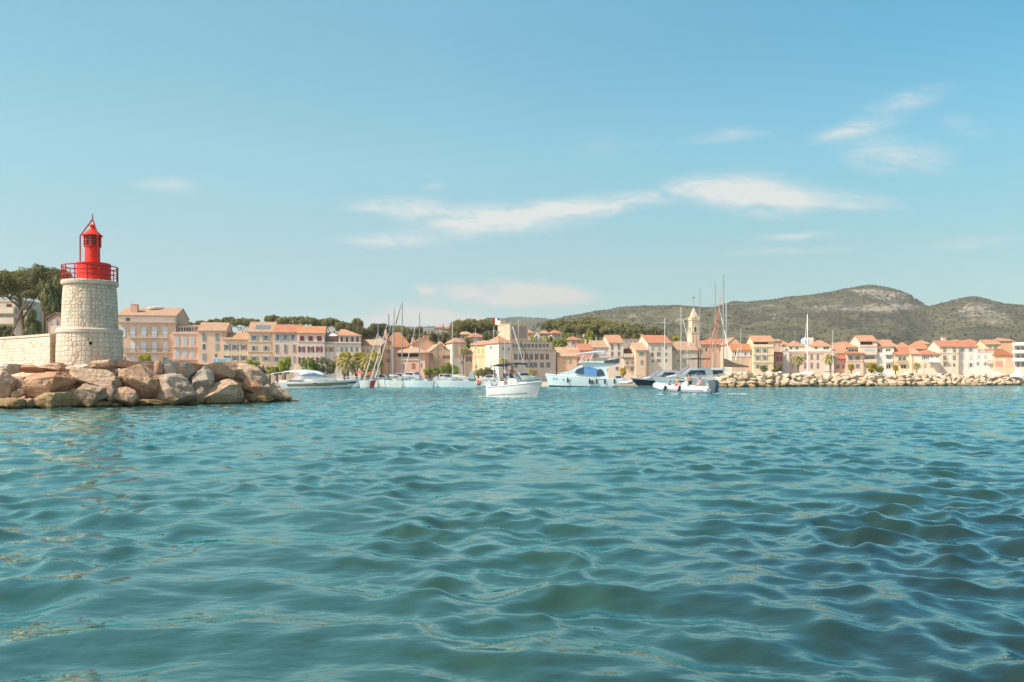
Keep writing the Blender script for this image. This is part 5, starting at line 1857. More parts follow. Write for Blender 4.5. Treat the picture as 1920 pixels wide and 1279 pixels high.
def crown_mesh(kind, var):
    key = (kind, var)
    if key in CROWN:
        return CROWN[key]
    sd = var * 31 + len(kind)
    if kind == 'umbrella':
        V, Q = leaf_cloud(sd, umbrella_clumps(sd), 5200, .050, .6)
        m = L_PINE
    elif kind == 'bigpine':
        V, Q = leaf_cloud(sd, umbrella_clumps(sd, 22) + [(c[0] * .8, c[1] * .8, c[2] * .45, c[3] * .7, c[4] * .7, c[5] * .6) for c in umbrella_clumps(sd + 1, 9)], 17000, .030, .5)
        m = L_PINE
    elif kind == 'pine':
        V, Q = leaf_cloud(sd, ball_clumps(sd, 13), 4600, .055, .4)
        m = L_DARK
    elif kind == 'lime':
        V, Q = leaf_cloud(sd, ball_clumps(sd, 12), 2600, .075, .2)
        m = L_LIME
    elif kind == 'green':
        V, Q = leaf_cloud(sd, ball_clumps(sd, 14), 3600, .065, .2)
        m = L_GREEN
    elif kind == 'olive':
        V, Q = leaf_cloud(sd, ball_clumps(sd, 11), 3000, .065, .2)
        m = L_OLIVE
    elif kind == 'yellow':
        V, Q = leaf_cloud(sd, ball_clumps(sd, 16, .9), 4600, .06, .4)
        m = L_YEL
    elif kind == 'cypress':
        cl = [(0, 0, .08 + .09 * i, .62 * (1 - abs(i - 3) / 9), .62 * (1 - abs(i - 3) / 9), .12) for i in range(10)]
        V, Q = leaf_cloud(sd, cl, 1600, .10, .1)
        m = L_DARK
    CROWN[key] = np_mesh('crown', V, Q, m, smooth=False)
    return CROWN[key]


tvar = random.Random(21)


def tree(kind, label, px, yt, yb, wpx, d, group=None, cat='tree', name=None, lean=0.0, lift=0.0):
    """crown seen between photo rows yt..yb, wpx photo pixels wide, d metres away"""
    x = (px - CX) * d / F
    gz = float(ground_z(x, d))
    zt, zb = zat(yt, d), zat(yb, d)
    zb = max(zb, gz + 0.1)
    hw = wpx * d / F / 2
    nm = name or {'umbrella': 'umbrella_pine', 'bigpine': 'umbrella_pine', 'pine': 'pine_tree', 'cypress': 'cypress_tree'}.get(kind, 'leafy_tree')
    tr = thing(nm, label, cat, (x, d, gz), 0, group)
    c = link('crown', crown_mesh(kind, tvar.randrange(3)), tr, (0, 0, zb - gz))
    c.scale = (hw, hw, (zt - zb) * .95)
    c.rotation_euler = (0, 0, tvar.uniform(0, 6.28))
    hb = zb - gz
    if kind == 'cypress':
        return tr
    b = MB()
    r0 = max(.12, hw * .075)
    if kind in ('umbrella', 'bigpine', 'pine'):
        top = (lean * .3, 0, hb + (zt - zb) * .25)
        kn = (lean * .9, 0, hb * .6)
        b.path([(lean, 0, -1.0), kn], r0 * 1.15, 7).tube(kn, top, r0, r0 * .6, 7)
        for i in range(7):
            a = 2 * PI * i / 7 + tvar.uniform(-.3, .3)
            q = tvar.uniform(.4, .75) * hw
            st = Vector(kn).lerp(Vector(top), tvar.uniform(.2, 1))
            e = Vector((q * math.cos(a), q * math.sin(a), hb + (zt - zb) * tvar.uniform(.3, .5)))
            md = st.lerp(e, .5) + Vector((0, 0, -.08 * (zt - zb)))
            b.tube(st, md, r0 * .5, r0 * .38, 6).tube(md, e, r0 * .38, r0 * .15, 6)
    else:
        for i in range(4):
            a = 2 * PI * i / 4 + tvar.uniform(-.4, .4)
            e = Vector((hw * .45 * math.cos(a), hw * .45 * math.sin(a), hb + (zt - zb) * tvar.uniform(.45, .7)))
            md = Vector((e.x * .3, e.y * .3, hb + .12 * (zt - zb)))
            b.tube((0, 0, -.4), md, r0 * .8, r0 * .5, 6).tube(md, e, r0 * .5, r0 * .15, 6)
    b.build('trunk', BARK, tr, 40)
    return tr


PALM = {}


def palm(label, px, yt, yb, wpx, d, ybase=700, group=None):
    x = (px - CX) * d / F
    gz = float(ground_z(x, d))
    hw = wpx * d / F / 2
    zt = zat(yt, d)
    th_ = max(1.0, zt - gz - hw * .55)
    tr = thing('palm_tree', label, 'palm tree', (x, d, gz), tvar.uniform(0, 6), group)
    b = MB()
    r_ = random.Random(int(px))
    for i in range(44):
        a = i * 2.39996
        el = R(72 - 92 * (i / 43.0) ** .8)
        Lf = hw * r_.uniform(1.05, 1.35)
        prev = Vector((0, 0, 0))
        dirn = el
        w0 = .17 * hw
        segs = [(prev, w0 * .3)]
        for s in range(1, 8):
            dirn -= R(5 + 2.2 * s)
            prev = prev + Vector((math.cos(a) * math.cos(dirn), math.sin(a) * math.cos(dirn), math.sin(dirn))) * (Lf / 7)
            segs.append((prev, w0 * (1 - (s / 7.6) ** 2.2)))
        side = Vector((-math.sin(a), math.cos(a), 0))
        for (p, w_), (q, w2) in zip(segs[:-1], segs[1:]):
            for sg in (-1, 1):   # two rows of leaflets with gaps between them
                for f0 in (0.0, .5):
                    pa, pb = p.lerp(q, f0), p.lerp(q, f0 + .34)
                    dn = Vector((0, 0, -.55))
                    tip = (q - p) * .8
                    b.add([pa, pb, pb + (side * sg + dn) * w2 + tip * .6, pa + (side * sg + dn) * w_ + tip * .6], [(0, 1, 2, 3)])
    c = b.build('crown', L_PALM, tr)
    c.location = (0, 0, th_)
    b = MB()
    n = 9
    r0 = max(.18, hw * .11)
    for i in range(n):
        z0, z1 = -.3 + (th_ + .3) * i / n, -.3 + (th_ + .3) * (i + 1) / n
        b.tube((0, 0, z0), (0, 0, z1), r0 * .88, r0 * (1.08 if i < n - 1 else 1.5), 9)
    b.build('trunk', bark('#8a7258'), tr)
    return tr


G1 = 'umbrella pines behind the lighthouse'
tree('bigpine', 'tall umbrella pine with a forked trunk at the far left edge', 30, 496, 566, 108, 140, G1, lean=1.5)
tree('bigpine', 'tall umbrella pine with a rounded top directly left of the lighthouse gallery', 87, 491, 552, 84, 136, G1, lean=-.5)
tree('pine', 'dense dark pine whose branches reach down beside the lighthouse shaft', 101, 508, 624, 60, 132, G1, lean=-2.5)
tree('bigpine', 'low flat pine branch layer in front of the forked pines', 63, 540, 563, 42, 134, G1, lean=-4)
tree('pine', 'ragged dark conifer between the annex and the red cottage', 64, 580, 626, 34, 126, None)
tree('olive', 'dark bush at the foot of the cream villa', 12, 608, 640, 44, 142, None, 'bush', 'garden_bush')
tree('olive', 'dark bush in front of the grey annex', 58, 616, 640, 40, 130, None, 'bush', 'garden_bush')

G2 = 'umbrella pines behind the pastel houses'
tree('umbrella', 'small dark pine just right of the large tan apartment building', 353, 600, 622, 20, 300, G2)
lbl = 'umbrella pine in the grove above the salmon and pale yellow houses'
for (px, yt, yb, w_, d) in ((378, 599, 618, 34, 305), (403, 596, 616, 36, 310), (428, 592, 616, 44, 300), (452, 594, 618, 38, 296), (470, 594, 617, 32, 304)):
    tree('umbrella', lbl, px, yt, yb, w_, d, G2)
tree('pine', 'small isolated pine left of the solar panel roof', 482, 598, 614, 12, 310, G2)
lbl = 'umbrella pine in the long grove above the orange roofed pastel houses'
for (px, yt, yb, w_, d) in ((512, 588, 612, 36, 300), (538, 591, 616, 44, 292), (556, 590, 613, 40, 305), (580, 592, 617, 46, 296), (602, 595, 620, 38, 300), (622, 592, 622, 40, 296), (645, 599, 628, 34, 290)):
    tree('umbrella', lbl, px, yt, yb, w_, d, G2)
tree('pine', 'loose round pine standing higher than the grove above the corner house', 668, 594, 632, 30, 295, G2)
tree('pine', 'dark bushy pine at the right foot of the loose round pine', 660, 606, 640, 18, 288, G2)
G3 = 'trees on the slope behind the masts'
lbl = 'bushy green tree on the slope behind the left mast cluster'
for (px, yt, yb, w_, d) in ((686, 614, 640, 34, 300), (708, 606, 636, 44, 305), (728, 607, 634, 42, 310), (750, 610, 638, 40, 305), (768, 612, 644, 34, 300), (780, 611, 640, 26, 305), (790, 622, 650, 30, 295), (808, 623, 645, 24, 300)):
    tree('pine', lbl, px, yt, yb, w_, d, G3)
tree('cypress', 'slender dark cypress on the skyline between the small villas', 831, 607, 626, 5, 350, None)
tree('cypress', 'slim dark cypress lower down the slope right of the skyline cypress', 842, 616, 640, 5, 320, None)
tree('bigpine', 'broad umbrella pine left of the castle tower, leftmost of three', 868, 593, 634, 52, 330, 'umbrella pines left of the castle tower')
tree('bigpine', 'broad umbrella pine left of the castle tower, middle of three', 896, 594, 630, 40, 335, 'umbrella pines left of the castle tower')
tree('bigpine', 'broad umbrella pine touching the castle tower, rightmost of three', 921, 592, 622, 58, 310, 'umbrella pines left of the castle tower')
lbl = 'round olive green shrub tree between the villas left of the castle tower'
for (px, yt, yb, w_, d) in ((852, 618, 650, 24, 300), (878, 632, 662, 30, 285), (916, 622, 652, 26, 280), (930, 620, 650, 20, 276)):
    tree('olive', lbl, px, yt, yb, w_, d, G3)
G4 = 'pines of the wooded hill behind the harbour'
lbl = 'umbrella pine in the wood on the hill right of the castle tower'
for (px, yt, yb, w_, d) in ((1030, 598, 626, 34, 380), (1052, 596, 628, 36, 372), (1078, 595, 624, 44, 385), (1104, 590, 622, 50, 390), (1128, 594, 624, 40, 380), (1150, 600, 628, 42, 370),
                            (1170, 601, 632, 40, 365), (1192, 604, 634, 38, 355), (1064, 604, 632, 36, 350), (1090, 604, 630, 40, 345), (1140, 608, 634, 36, 345), (1118, 603, 628, 38, 350)):
    tree('umbrella', lbl, px, yt, yb, w_, d, G4)
lbl = 'dark pine at the lower edge of the wood above the tall white gables'
for (px, yt, yb, w_, d) in ((1160, 612, 642, 36, 330), (1184, 612, 642, 36, 325), (1206, 611, 640, 36, 325), (1222, 612, 638, 30, 330), (1240, 616, 640, 26, 330), (1110, 618, 640, 30, 330)):
    tree('pine', lbl, px, yt, yb, w_, d, G4)
lbl = 'round green garden tree among the villas right of the castle tower'
for (px, yt, yb, w_, d) in ((996, 630, 650, 26, 300), (1022, 632, 660, 34, 300), (1050, 634, 662, 40, 295), (1062, 622, 642, 20, 320), (1030, 644, 668, 34, 285), (1102, 632, 652, 24, 298)):
    tree('green', lbl, px, yt, yb, w_, d, 'garden trees on the hill')
tree('lime', 'bright yellow green tree at the foot of the pine wood', 1106, 619, 640, 14, 315)
tree('olive', 'pale grey green tree in the gap of the pine wood', 1056, 609, 634, 22, 345)
tree('lime', 'yellow green tree behind the masts left of the bell tower', 1271, 630, 648, 24, 320)
lbl = 'olive tree on the slope below the grey flat roofed villas'
for (px, yt, yb, w_, d) in ((796, 624, 646, 22, 292), (812, 622, 644, 20, 294), (828, 623, 648, 24, 290), (840, 624, 646, 20, 292), (848, 626, 650, 22, 288)):
    tree('olive', lbl, px, yt, yb, w_, d, G3)
# waterfront, left
tree('lime', 'bright yellow green bush behind the jetty rocks before the apartment building', 270, 663, 683, 26, 70, None, 'bush', 'flowering_bush')
tree('lime', 'yellow green shrub beside the promenade wall near the blue sign', 474, 674, 694, 28, 208, None, 'bush', 'garden_bush')
tree('olive', 'dark olive shrub left of the tall lime tree on the promenade', 490, 684, 706, 18, 206, None, 'bush', 'garden_bush')
tree('lime', 'low yellow hedge plant on the promenade between the shrubs', 506, 686, 702, 24, 209, None, 'bush', 'garden_bush')
tree('olive', 'second dark shrub right of the low yellow hedge plant', 520, 688, 704, 18, 206, None, 'bush', 'garden_bush')
tree('lime', 'tall lime green tree behind the stern of the sleek motor yacht', 534, 669, 702, 30, 206)
tree('green', 'bright green leafy tree above the cabin roof of the sleek motor yacht', 583, 669, 704, 44, 206)
tree('olive', 'dark green tree right of the bright green tree behind the sleek motor yacht', 612, 668, 704, 36, 207)
lbl = 'yellow topped plane tree before the white corner house'
for (px, w_) in ((646, 34), (668, 36), (690, 36), (708, 30)):
    tree('yellow', lbl, px, 660 + tvar.uniform(-1, 1), 694, w_, 210, 'plane trees before the corner house')
palm('large drooping palm behind the bow of the sleek motor yacht', 652, 668, 0, 46, 203)
palm('palm right of the drooping palm above the orange sun sail', 690, 668, 0, 40, 205)
# centre and right
lbl = 'green waterfront shrub before the orange houses behind the sailing boats'
for (px, yt, w_) in ((806, 690, 26), (822, 688, 26), (838, 680, 30), (850, 684, 24)):
    tree('green', lbl, px, yt, 704, w_, 222, 'waterfront shrubs', 'bush', 'garden_bush')
lbl = 'dark green hedge shrub at the foot of the yellow house'
for (px, yt, w_) in ((897, 690, 24), (910, 688, 26), (924, 692, 20)):
    tree('olive', lbl, px, yt, 706, w_, 224, 'waterfront shrubs', 'bush', 'garden_bush')
palm('slim palm beside the tall pale pink house', 869, 650, 0, 24, 234)
palm('palm in front of the shaded wall behind the small boat canopy', 944, 670, 0, 22, 230)
palm('dry yellow palm in front of the hotel', 998, 690, 0, 24, 226)
tree('yellow', 'round mustard coloured shrub in front of the tall cream house', 1168, 687, 706, 16, 254, None, 'bush', 'garden_bush')
tree('olive', 'dark shrub below the small dark red house', 1458, 682, 698, 26, 262, None, 'bush', 'garden_bush')
tree('olive', 'small shrub at the foot of the tall bright yellow house', 1432, 684, 698, 14, 260, None, 'bush', 'garden_bush')
palm('bushy palm in front of the left half of the pink building', 1496, 664, 0, 30, 262)
palm('bushy palm in front of the white bay of the pink building', 1557, 662, 0, 30, 262)
tree('yellow', 'small round shrub before the peach house with canopy', 1596, 681, 696, 13, 262, None, 'bush', 'garden_bush')
tree('yellow', 'large round mustard bush before the tall apricot block', 1634, 679, 699, 22, 256, None, 'bush', 'garden_bush')
tree('green', 'fresh green bush right of the large mustard bush', 1650, 686, 699, 15, 257, None, 'bush', 'garden_bush')
tree('yellow', 'small dry bush before the low yellow house', 1679, 682, 696, 14, 262, None, 'bush', 'garden_bush')
palm('dry straw coloured palm before the cream lean-to house', 1719, 679, 0, 20, 262)

# ------------------------------------------------------------------ boats
GEL = paint('#f1efea', 0.25, 0.74, 0.03, 0.5)
GELB = paint('#cfe0e2', 0.25, 0.8, 0.05, 0.5)
GELG = paint('#eaeee6', 0.25, 0.85, 0.05, 0.5)
NAVY = paint('#2e3140', 0.2, 0.8, 0.1, 0.5)
GREYST = paint('#8d8878', 0.3, 0.7, 0.1, 0.4)
BLACK = paint('#2d2b2c', 0.6, 0.8)
CHAR = paint('#4a4444', 0.8, 0.8)
TEAK = paint('#b0895f', 0.7, 0.8)
STEEL = paint('#c9ccce', 0.25, 0.8, 0.05, 0.5, 0.7)
ALU = paint('#a9a9a8', 0.4, 0.75, 0.08, 0.4, 0.2)
CREAM = paint('#e9dfcf', 0.7, 0.85)
TGLASS = glass('#2c3a4c', 0.06)
BLUEG = glass('#4f7fae', 0.05)
RED_ = paint('#c9403c', 0.6, 0.85)
ORNG = paint('#e0704c', 0.8, 0.85)
FOAMW = paint('#d3e4e4', 0.8, 0.75)


def hull_mesh(L, B, fb, fs, mats, rake=1.2, trans=0.2, flare=0.25, draft=0.5, stripe=None, deck=0.06, full=2.2, n=22, rows=8, sag=0.0, bowfine=1.0):
    """x forward from the transom (0) to the stem (L), waterline z=0; stripe: list of (v0, v1, t0, t1, material)"""
    V, Fq, M_ = [], [], []
    ts = [(i / (n - 1)) for i in range(n)]

    def half(t):
        b_ = B / 2 * (1 - max(0, (t - .38) / .62) ** full)
        return b_ * (0.90 + 0.10 * min(1, t / .35))
    for i, t in enumerate(ts):
        zs = fs + (fb - fs) * (t ** 1.6) - sag * math.sin(PI * t)
        hb = half(t) * 1.0
        for j in range(rows + 1):
            v = j / rows
            z = -draft * (1 - 0.5 * t) + (zs + draft * (1 - 0.5 * t)) * v
            yy = hb * (1 - flare * (0.35 + 1.5 * t * t) * (1 - v) ** 1.5 * bowfine)
            yy = max(0.0, yy)
            x = L * t - rake * (1 - v) * t ** 3 + trans * (1 - v) * (1 - t) ** 3 * -1
            if i == n - 1:
                yy = 0.015
            V.append((x, yy, z))
    for i in range(n - 1):
        for j in range(rows):
            a = i * (rows + 1) + j
            Fq.append((a, a + rows + 1, a + rows + 2, a + 1))
            mi = 0
            vm, tm = (j + .5) / rows, (ts[i] + ts[i + 1]) / 2
            for s in stripe or []:
                if s[0] <= vm <= s[1] and s[2] <= tm <= s[3]:
                    mi = s[4]
            M_.append(mi)
    nv = len(V)
    V2 = V + [(x, -y, z) for x, y, z in V]
    F2 = Fq + [tuple(q + nv for q in reversed(f)) for f in Fq]
    M2 = M_ + M_
    R1 = rows + 1
    # transom, bottom, deck
    for j in range(rows):
        F2.append((j, j + 1, nv + j + 1, nv + j))
        M2.append(0)
    for i in range(n - 1):
        a = i * R1
        F2.append((a, nv + a, nv + a + R1, a + R1))
        M2.append(0)
    for i in range(n - 1):
        a = i * R1 + rows
        F2.append((a, a + R1, nv + a + R1, nv + a))
        M2.append(0)
    b = MB()
    b.v, b.f, b.m = V2, F2, M2
    return b.mesh('hull', mats, 35), half


def boat(name, label, loc, heading, cat='boat', group=None):
    """heading 0 = bow towards +x (photo right), counted anticlockwise from above, degrees"""
    return thing(name, label, cat, loc, R(heading), group)


def side_parts(name, mat_, parent, poly, w, off=0.02, th=0.03):
    for s in (-1, 1):
        vs = [(x, s * (w(x, z) - th + off), z) for x, z in poly] + [(x, s * (w(x, z) + off), z) for x, z in poly]
        n = len(poly)
        fs = [(i, (i + 1) % n, n + (i + 1) % n, n + i) for i in range(n)] + [tuple(range(n - 1, -1, -1)), tuple(range(n, 2 * n))]
        MB().add(vs, fs).build(name, mat_, parent)


def rail(b, pts, h, r=.025, n=8):
    """stanchions and a top rail along deck points"""
    top = [Vector(p) + Vector((0, 0, h)) for p in pts]
    b.path(top, r, 6)
    for p, q in zip(pts, top):
        b.tube(p, q, r, r, 6)


# ---- small white open motor boat in the middle, two men on board
SBW = paint('#e9e6e2', 0.3, 0.64, 0.04, 0.4)
d = 84.0
q = at(918, 745, d)
SB = boat('motor_boat', 'small white open motor boat with a grey canopy heading right in mid channel', (q.x + .3, d + .6, 0.0), -36)
me, half = hull_mesh(6.35, 2.45, 1.62, 1.02, [SBW, paint('#7d7f80', .4)], rake=.75, trans=.1, flare=.30, draft=.35, full=2.6, rows=12,
                     stripe=[(.30, .385, .03, .80, 1), (.80, .86, .03, .52, 1)])
link('hull', me, SB)
b = MB()
for s in (-1, 1):
    pts = []
    for t_ in np.linspace(0.02, .985, 16):
        pts.append((6.35 * t_, s * half(t_) * 1.0, 1.02 + .60 * t_ ** 1.6 + .02))
    b.path(pts, .06, 8)
b.build('gunwale', SBW, SB)
b = MB().loft([(2.3, 1.05), (3.6, 1.1), (3.5, 1.75), (3.05, 1.95), (2.5, 1.95), (2.35, 1.6)], lambda x, z: .5)
b.build('console', SBW, SB)
b = MB().loft([(3.45, 1.78), (3.5, 1.78), (3.0, 2.35), (2.95, 2.35)], lambda x, z: .5)
b.build('windscreen', glass('#a8a5a0', .35), SB)
b = MB().box(1.2, 1.9, -.55, .55, 1.04, 1.62).box(1.15, 1.3, -.55, .55, 1.6, 2.05)
b.build('helm_seat', CREAM, SB)
b = MB().box(3.8, 4.9, -.65, .65, 1.15, 1.55)
b.build('bow_cushion', CREAM, SB)
b = MB()
prof = [(.75, 3.28), (1.6, 3.46), (2.6, 3.56), (3.6, 3.52), (3.65, 3.36), (2.6, 3.40), (1.6, 3.32), (.8, 3.18)]
b.loft(prof, lambda x, z: .98)
b.build('canopy', CHAR, SB, 30)
b = MB()
for s in (-1, 1):
    b.tube((1.8, s * 1.0, 1.1), (.9, s * .96, 3.2), .028, .028, 6)
    b.tube((2.0, s * 1.0, 1.15), (3.4, s * .96, 3.42), .028, .028, 6)
    b.tube((2.6, s * .98, 1.2), (2.3, s * .96, 3.4), .024, .024, 6)
    b.tube((-.05, s * .9, 2.95), (.85, s * .96, 3.22), .02, .02, 6)
b.build('canopy_frame', STEEL, SB)
b = MB()
for s in (-1, 1):
    pts = [(6.35 * t_, s * half(t_) * .93, 1.06 + .60 * t_ ** 1.6) for t_ in np.linspace(.62, .97, 5)]
    rail(b, pts, .38, .02)
b.build('bow_rail', STEEL, SB)
b = MB().loft([(-.62, -.3), (-.28, -.3), (-.22, .75), (-.05, .8), (-.02, 1.25), (-.2, 1.48), (-.65, 1.45), (-.78, 1.15), (-.72, .75)], lambda x, z: .22 if z > .7 else .1)
b.build('outboard_motor', paint('#cfd2dc', .25, .7), SB, 40)


# ---- flybridge yacht
d = 198.0
q = at(1166, 725.5, d)
FY = boat('flybridge_yacht', 'large white flybridge motor yacht with black fenders in the centre of the harbour', (q.x - .1, d + 2.5, 0), 173, 'yacht')
LY_ = 20.3
FY.scale = (0.93, 1.0, 1.2)
me, half = hull_mesh(LY_, 5.4, 2.75, 1.5, [GELB, BLACK], rake=1.3, trans=-.9, flare=.22, draft=.25, full=2.6, rows=12, stripe=[(0, .16, 0, 1, 1)])
link('hull', me, FY)


def sheer(x, fb=2.75, fs=1.5, L=LY_):
    return fs + (fb - fs) * max(0, x / L) ** 1.6


b = MB()
for s in (-1, 1):
    b.path([(LY_ * t_, s * half(t_) * .99, sheer(LY_ * t_) + .03) for t_ in np.linspace(.0, .985, 18)], .08, 8)
b.build('rub_rail', GEL, FY)
cw = lambda x, z: max(.4, (2.05 - .16 * (z - 1.6)) * (1 if x < 9.5 else max(.35, 1 - (x - 9.5) / 12)))
cab = [(1.6, 1.5), (17.3, 2.5), (15.6, 3.0), (13.4, 3.35), (10.2, 4.75), (8.5, 5.05), (1.0, 4.95), (.6, 4.65), (3.0, 4.4), (3.6, 3.4), (3.2, 1.7)]
MB().loft(cab, cw).build('cabin', GELB, FY, 30)
side_parts('cabin_window', TGLASS, FY, [(4.0, 2.35), (6.2, 2.2), (6.0, 3.6), (5.2, 3.75), (4.5, 3.3)], cw)
side_parts('cabin_window', BLUEG, FY, [(6.25, 2.25), (9.6, 2.5), (9.6, 4.05), (8.2, 4.2), (6.1, 3.75)], cw)
side_parts('cabin_window', TGLASS, FY, [(9.65, 2.55), (12.2, 2.85), (11.6, 3.65), (9.65, 4.2)], cw)
b = MB().loft([(12.2, 3.72), (13.1, 3.37), (15.3, 3.05), (15.5, 3.10), (13.3, 3.5), (11.0, 4.55), (10.8, 4.45)], lambda x, z: cw(x, z) * .9 + .03)
b.build('windscreen', glass('#8b7f86', .12), FY)
MB().loft([(4.3, 5.0), (8.6, 5.07), (10.6, 4.95), (9.3, 5.35), (4.3, 5.4)], lambda x, z: 2.0).build('flybridge_coaming', GELB, FY)
MB().loft([(.4, 4.96), (4.28, 5.0), (4.28, 5.42), (.1, 5.9)], lambda x, z: 2.02).build('flybridge_coaming', paint('#454653', .4, .8), FY)
b = MB().loft([(4.2, 7.35), (11.6, 6.85), (11.7, 6.98), (7.0, 7.48), (4.2, 7.52)], lambda x, z: 1.75)
b.build('hardtop', GEL, FY, 30)
for s in (-1, 1):
    MB().tube((11.2, s * 1.5, 4.9), (9.3, s * 1.55, 7.0), .09, .07, 8).build('hardtop_strut', GEL, FY)
    MB().tube((8.2, s * 1.55, 5.2), (7.0, s * 1.55, 7.25), .11, .09, 8).build('hardtop_strut', GEL, FY)
    MB().tube((10.9, s * 1.4, 5.0), (9.7, s * 1.5, 5.6), .05, .05, 6).build('windshield_post', GEL, FY)
b = MB()
for x in (1.1, 1.9, 2.9):
    b.box(x - .35, x + .35, -1.4, 1.4, 5.42, 5.82).box(x - .4, x - .22, -1.4, 1.4, 5.8, 6.15)
b.build('flybridge_seat', GEL, FY)
for x, kind in ((14.0, 'f'), (8.15, 'f'), (6.3, 'f'), (4.1, 'f'), (1.55, 'f')):
    y = half(x / LY_) * .99
    for s in (1, -1):
        pr = [(.03, .3), (.16, .36), (.19, .5), (.19, 1.15), (.14, 1.32), (.04, 1.4)]
        MB().lathe([(r, z + (.55 if x > 10 else .35)) for r, z in pr], 12, x, s * (y + .12)).build('fender', BLACK, FY, 40)
for s in (1, -1):
    y = half(7.4 / LY_) + .1
    MB().tube((7.4, s * (y - .1), 1.0), (7.4, s * (y + .16), 1.0), .42, .42, 20).build('ball_fender', CHAR, FY)
for s in (1, -1):
    for x, z in ((17.0, 1.68), (17.8, 1.72), (15.2, 1.5), (13.2, 1.45)):
        y = half(x / LY_) * (1 - .22 * (.35 + 1.5 * (x / LY_) ** 2) * .18)
        MB().tube((x, s * (y - .35), z), (x, s * (y + .05), z), .17, .17, 14).build('porthole', TGLASS, FY)
side_parts('air_vent', BLACK, FY, [(3.9, 1.52), (5.9, 1.54), (5.9, 1.66), (3.9, 1.64)], lambda x, z: half(x / LY_) * .99 + .03)
b = MB()
for s in (-1, 1):
    rail(b, [(LY_ * t_, s * half(t_) * .9, sheer(LY_ * t_) + .02) for t_ in (.66, .74, .82, .9, .96)], .6, .025)
b.build('bow_rail', STEEL, FY)

# ---- sleek motor yacht on the left
d = 170.0
q = at(514, 728, d)
MY = boat('motor_yacht', 'sleek white motor yacht with a grey hull band and low coupe roof', (q.x + .4, d, 0), 2, 'yacht')
LM = 17.6
me, half2 = hull_mesh(LM, 4.6, 1.85, 1.15, [GEL, GREYST, paint('#3d4046', .3)], rake=1.9, trans=-1.3, flare=.2, draft=.2, full=2.4, rows=14,
                      stripe=[(.36, .78, .14, .72, 1), (.44, .78, .72, .9, 1), (.55, .78, .9, 1.0, 2), (0, .13, .0, 1, 2)])
link('hull', me, MY)


def sheer2(x):
    return 1.15 + .70 * max(0, x / LM) ** 1.6


cw2 = lambda x, z: max(.3, (1.75 - .3 * (z - 1.2)) * (1 if x < 8 else max(.3, 1 - (x - 8) / 8.5)))
MB().loft([(3.2, 1.15), (14.6, 1.75), (12.5, 2.2), (10.4, 2.35), (8.6, 3.15), (6.5, 3.35), (4.8, 2.55), (3.6, 2.0)], lambda x, z: cw2(x, z)).build('deckhouse', GEL, MY, 30)
MB().loft([(2.2, 3.45), (5.0, 3.3), (5.6, 2.75), (6.4, 2.95), (8.6, 3.2), (10.4, 2.7), (10.0, 3.15), (8.5, 3.7), (6.0, 3.95), (4.3, 3.85), (2.1, 3.6)], lambda x, z: 1.62 - .2 * (z - 3)).build('coupe_roof', GEL, MY, 30)
side_parts('cabin_window', BLUEG, MY, [(5.7, 2.75), (10.6, 2.45), (9.8, 2.9), (8.4, 3.25), (7.0, 3.3)], lambda x, z: max(cw2(x, z), 1.55), .04)
MB().loft([(10.7, 2.45), (12.4, 2.3), (12.6, 2.36), (10.3, 3.02), (9.9, 3.1)], lambda x, z: 1.1).build('windscreen', glass('#8d9399', .1), MY)
side_parts('cockpit_window', glass('#6b6670', .1), MY, [(2.6, 1.35), (6.8, 1.42), (6.2, 1.62), (3.4, 1.72)], lambda x, z: half2(x / LM) * .995)
b = MB()
for s in (-1, 1):
    b.tube((4.9, s * 1.7, 1.6), (5.6, s * 1.6, 2.6), .07, .07, 6)
    rail(b, [(x, s * half2(x / LM) * .92, sheer2(x) + .02) for x in (9.0, 10.5, 12.0, 13.4, 14.6, 15.8, 16.8)], .62, .03)
b.build('deck_rail', GEL, MY)
b = MB()
b.tube((6.2, 0, 3.9), (5.4, 0, 5.6), .03, .015, 5).tube((7.0, .6, 3.9), (6.5, .6, 5.0), .03, .015, 5)
b.build('antenna', GEL, MY)
MB().box(-1.1, .35, -1.7, 1.7, .28, .42).build('swim_platform', TEAK, MY)
b = MB()
for s in (-1, 1):
    b.box(1.0, 2.6, s * 1.2 - .35, s * 1.2 + .35, 1.2, 1.75)
b.build('cockpit_seat', CREAM, MY)
MB().box(9.0, 10.6, -.8, .8, 2.36, 2.52).build('sun_pad', CREAM, MY)
side_parts('hull_window', paint('#4f4d4c', .3), MY, [(8.3, .98), (9.2, 1.0), (9.2, 1.14), (8.3, 1.12)], lambda x, z: half2(x / LM) * .985, .03)

# passerelle / mooring posts behind the stern
q = at(512, 705, 186)
PS = thing('mooring_posts', 'weathered mooring posts with a slack white boom left of the sleek motor yacht', 'mooring post', (q.x, 186, 0))
for i, x in enumerate((-.9, .6, 2.0)):
    MB().tube((x, .2 * i, -2), (x, .2 * i, 3.4 - .2 * i), .13, .11, 8).build('post', bark('#8a7a68'), PS)
MB().path([(-1, 0, 2.9), (.4, .1, 3.3), (3.5, .2, 3.6), (5.2, .2, 4.3)], .09, 8).build('boom', CREAM, PS)

# ---- white stern poking out behind the motor yacht's bow
q = at(650, 727, 188)
o = boat('motor_cruiser', 'pale hull of a cruiser half hidden behind the bow of the sleek motor yacht', (q.x, 188, 0), 0, 'boat')
me, hf = hull_mesh(3.6, 3.4, 2.0, 1.9, [GELB, BLACK], rake=.2, trans=0, flare=.1, draft=.2, full=9, rows=8, stripe=[(0, .1, 0, 1, 1)])
link('hull', me, o)
b = MB()
rail(b, [(x, -1.4, 1.95) for x in (.4, 1.4, 2.4, 3.3)], .6, .03)
b.build('deck_rail', GEL, o)


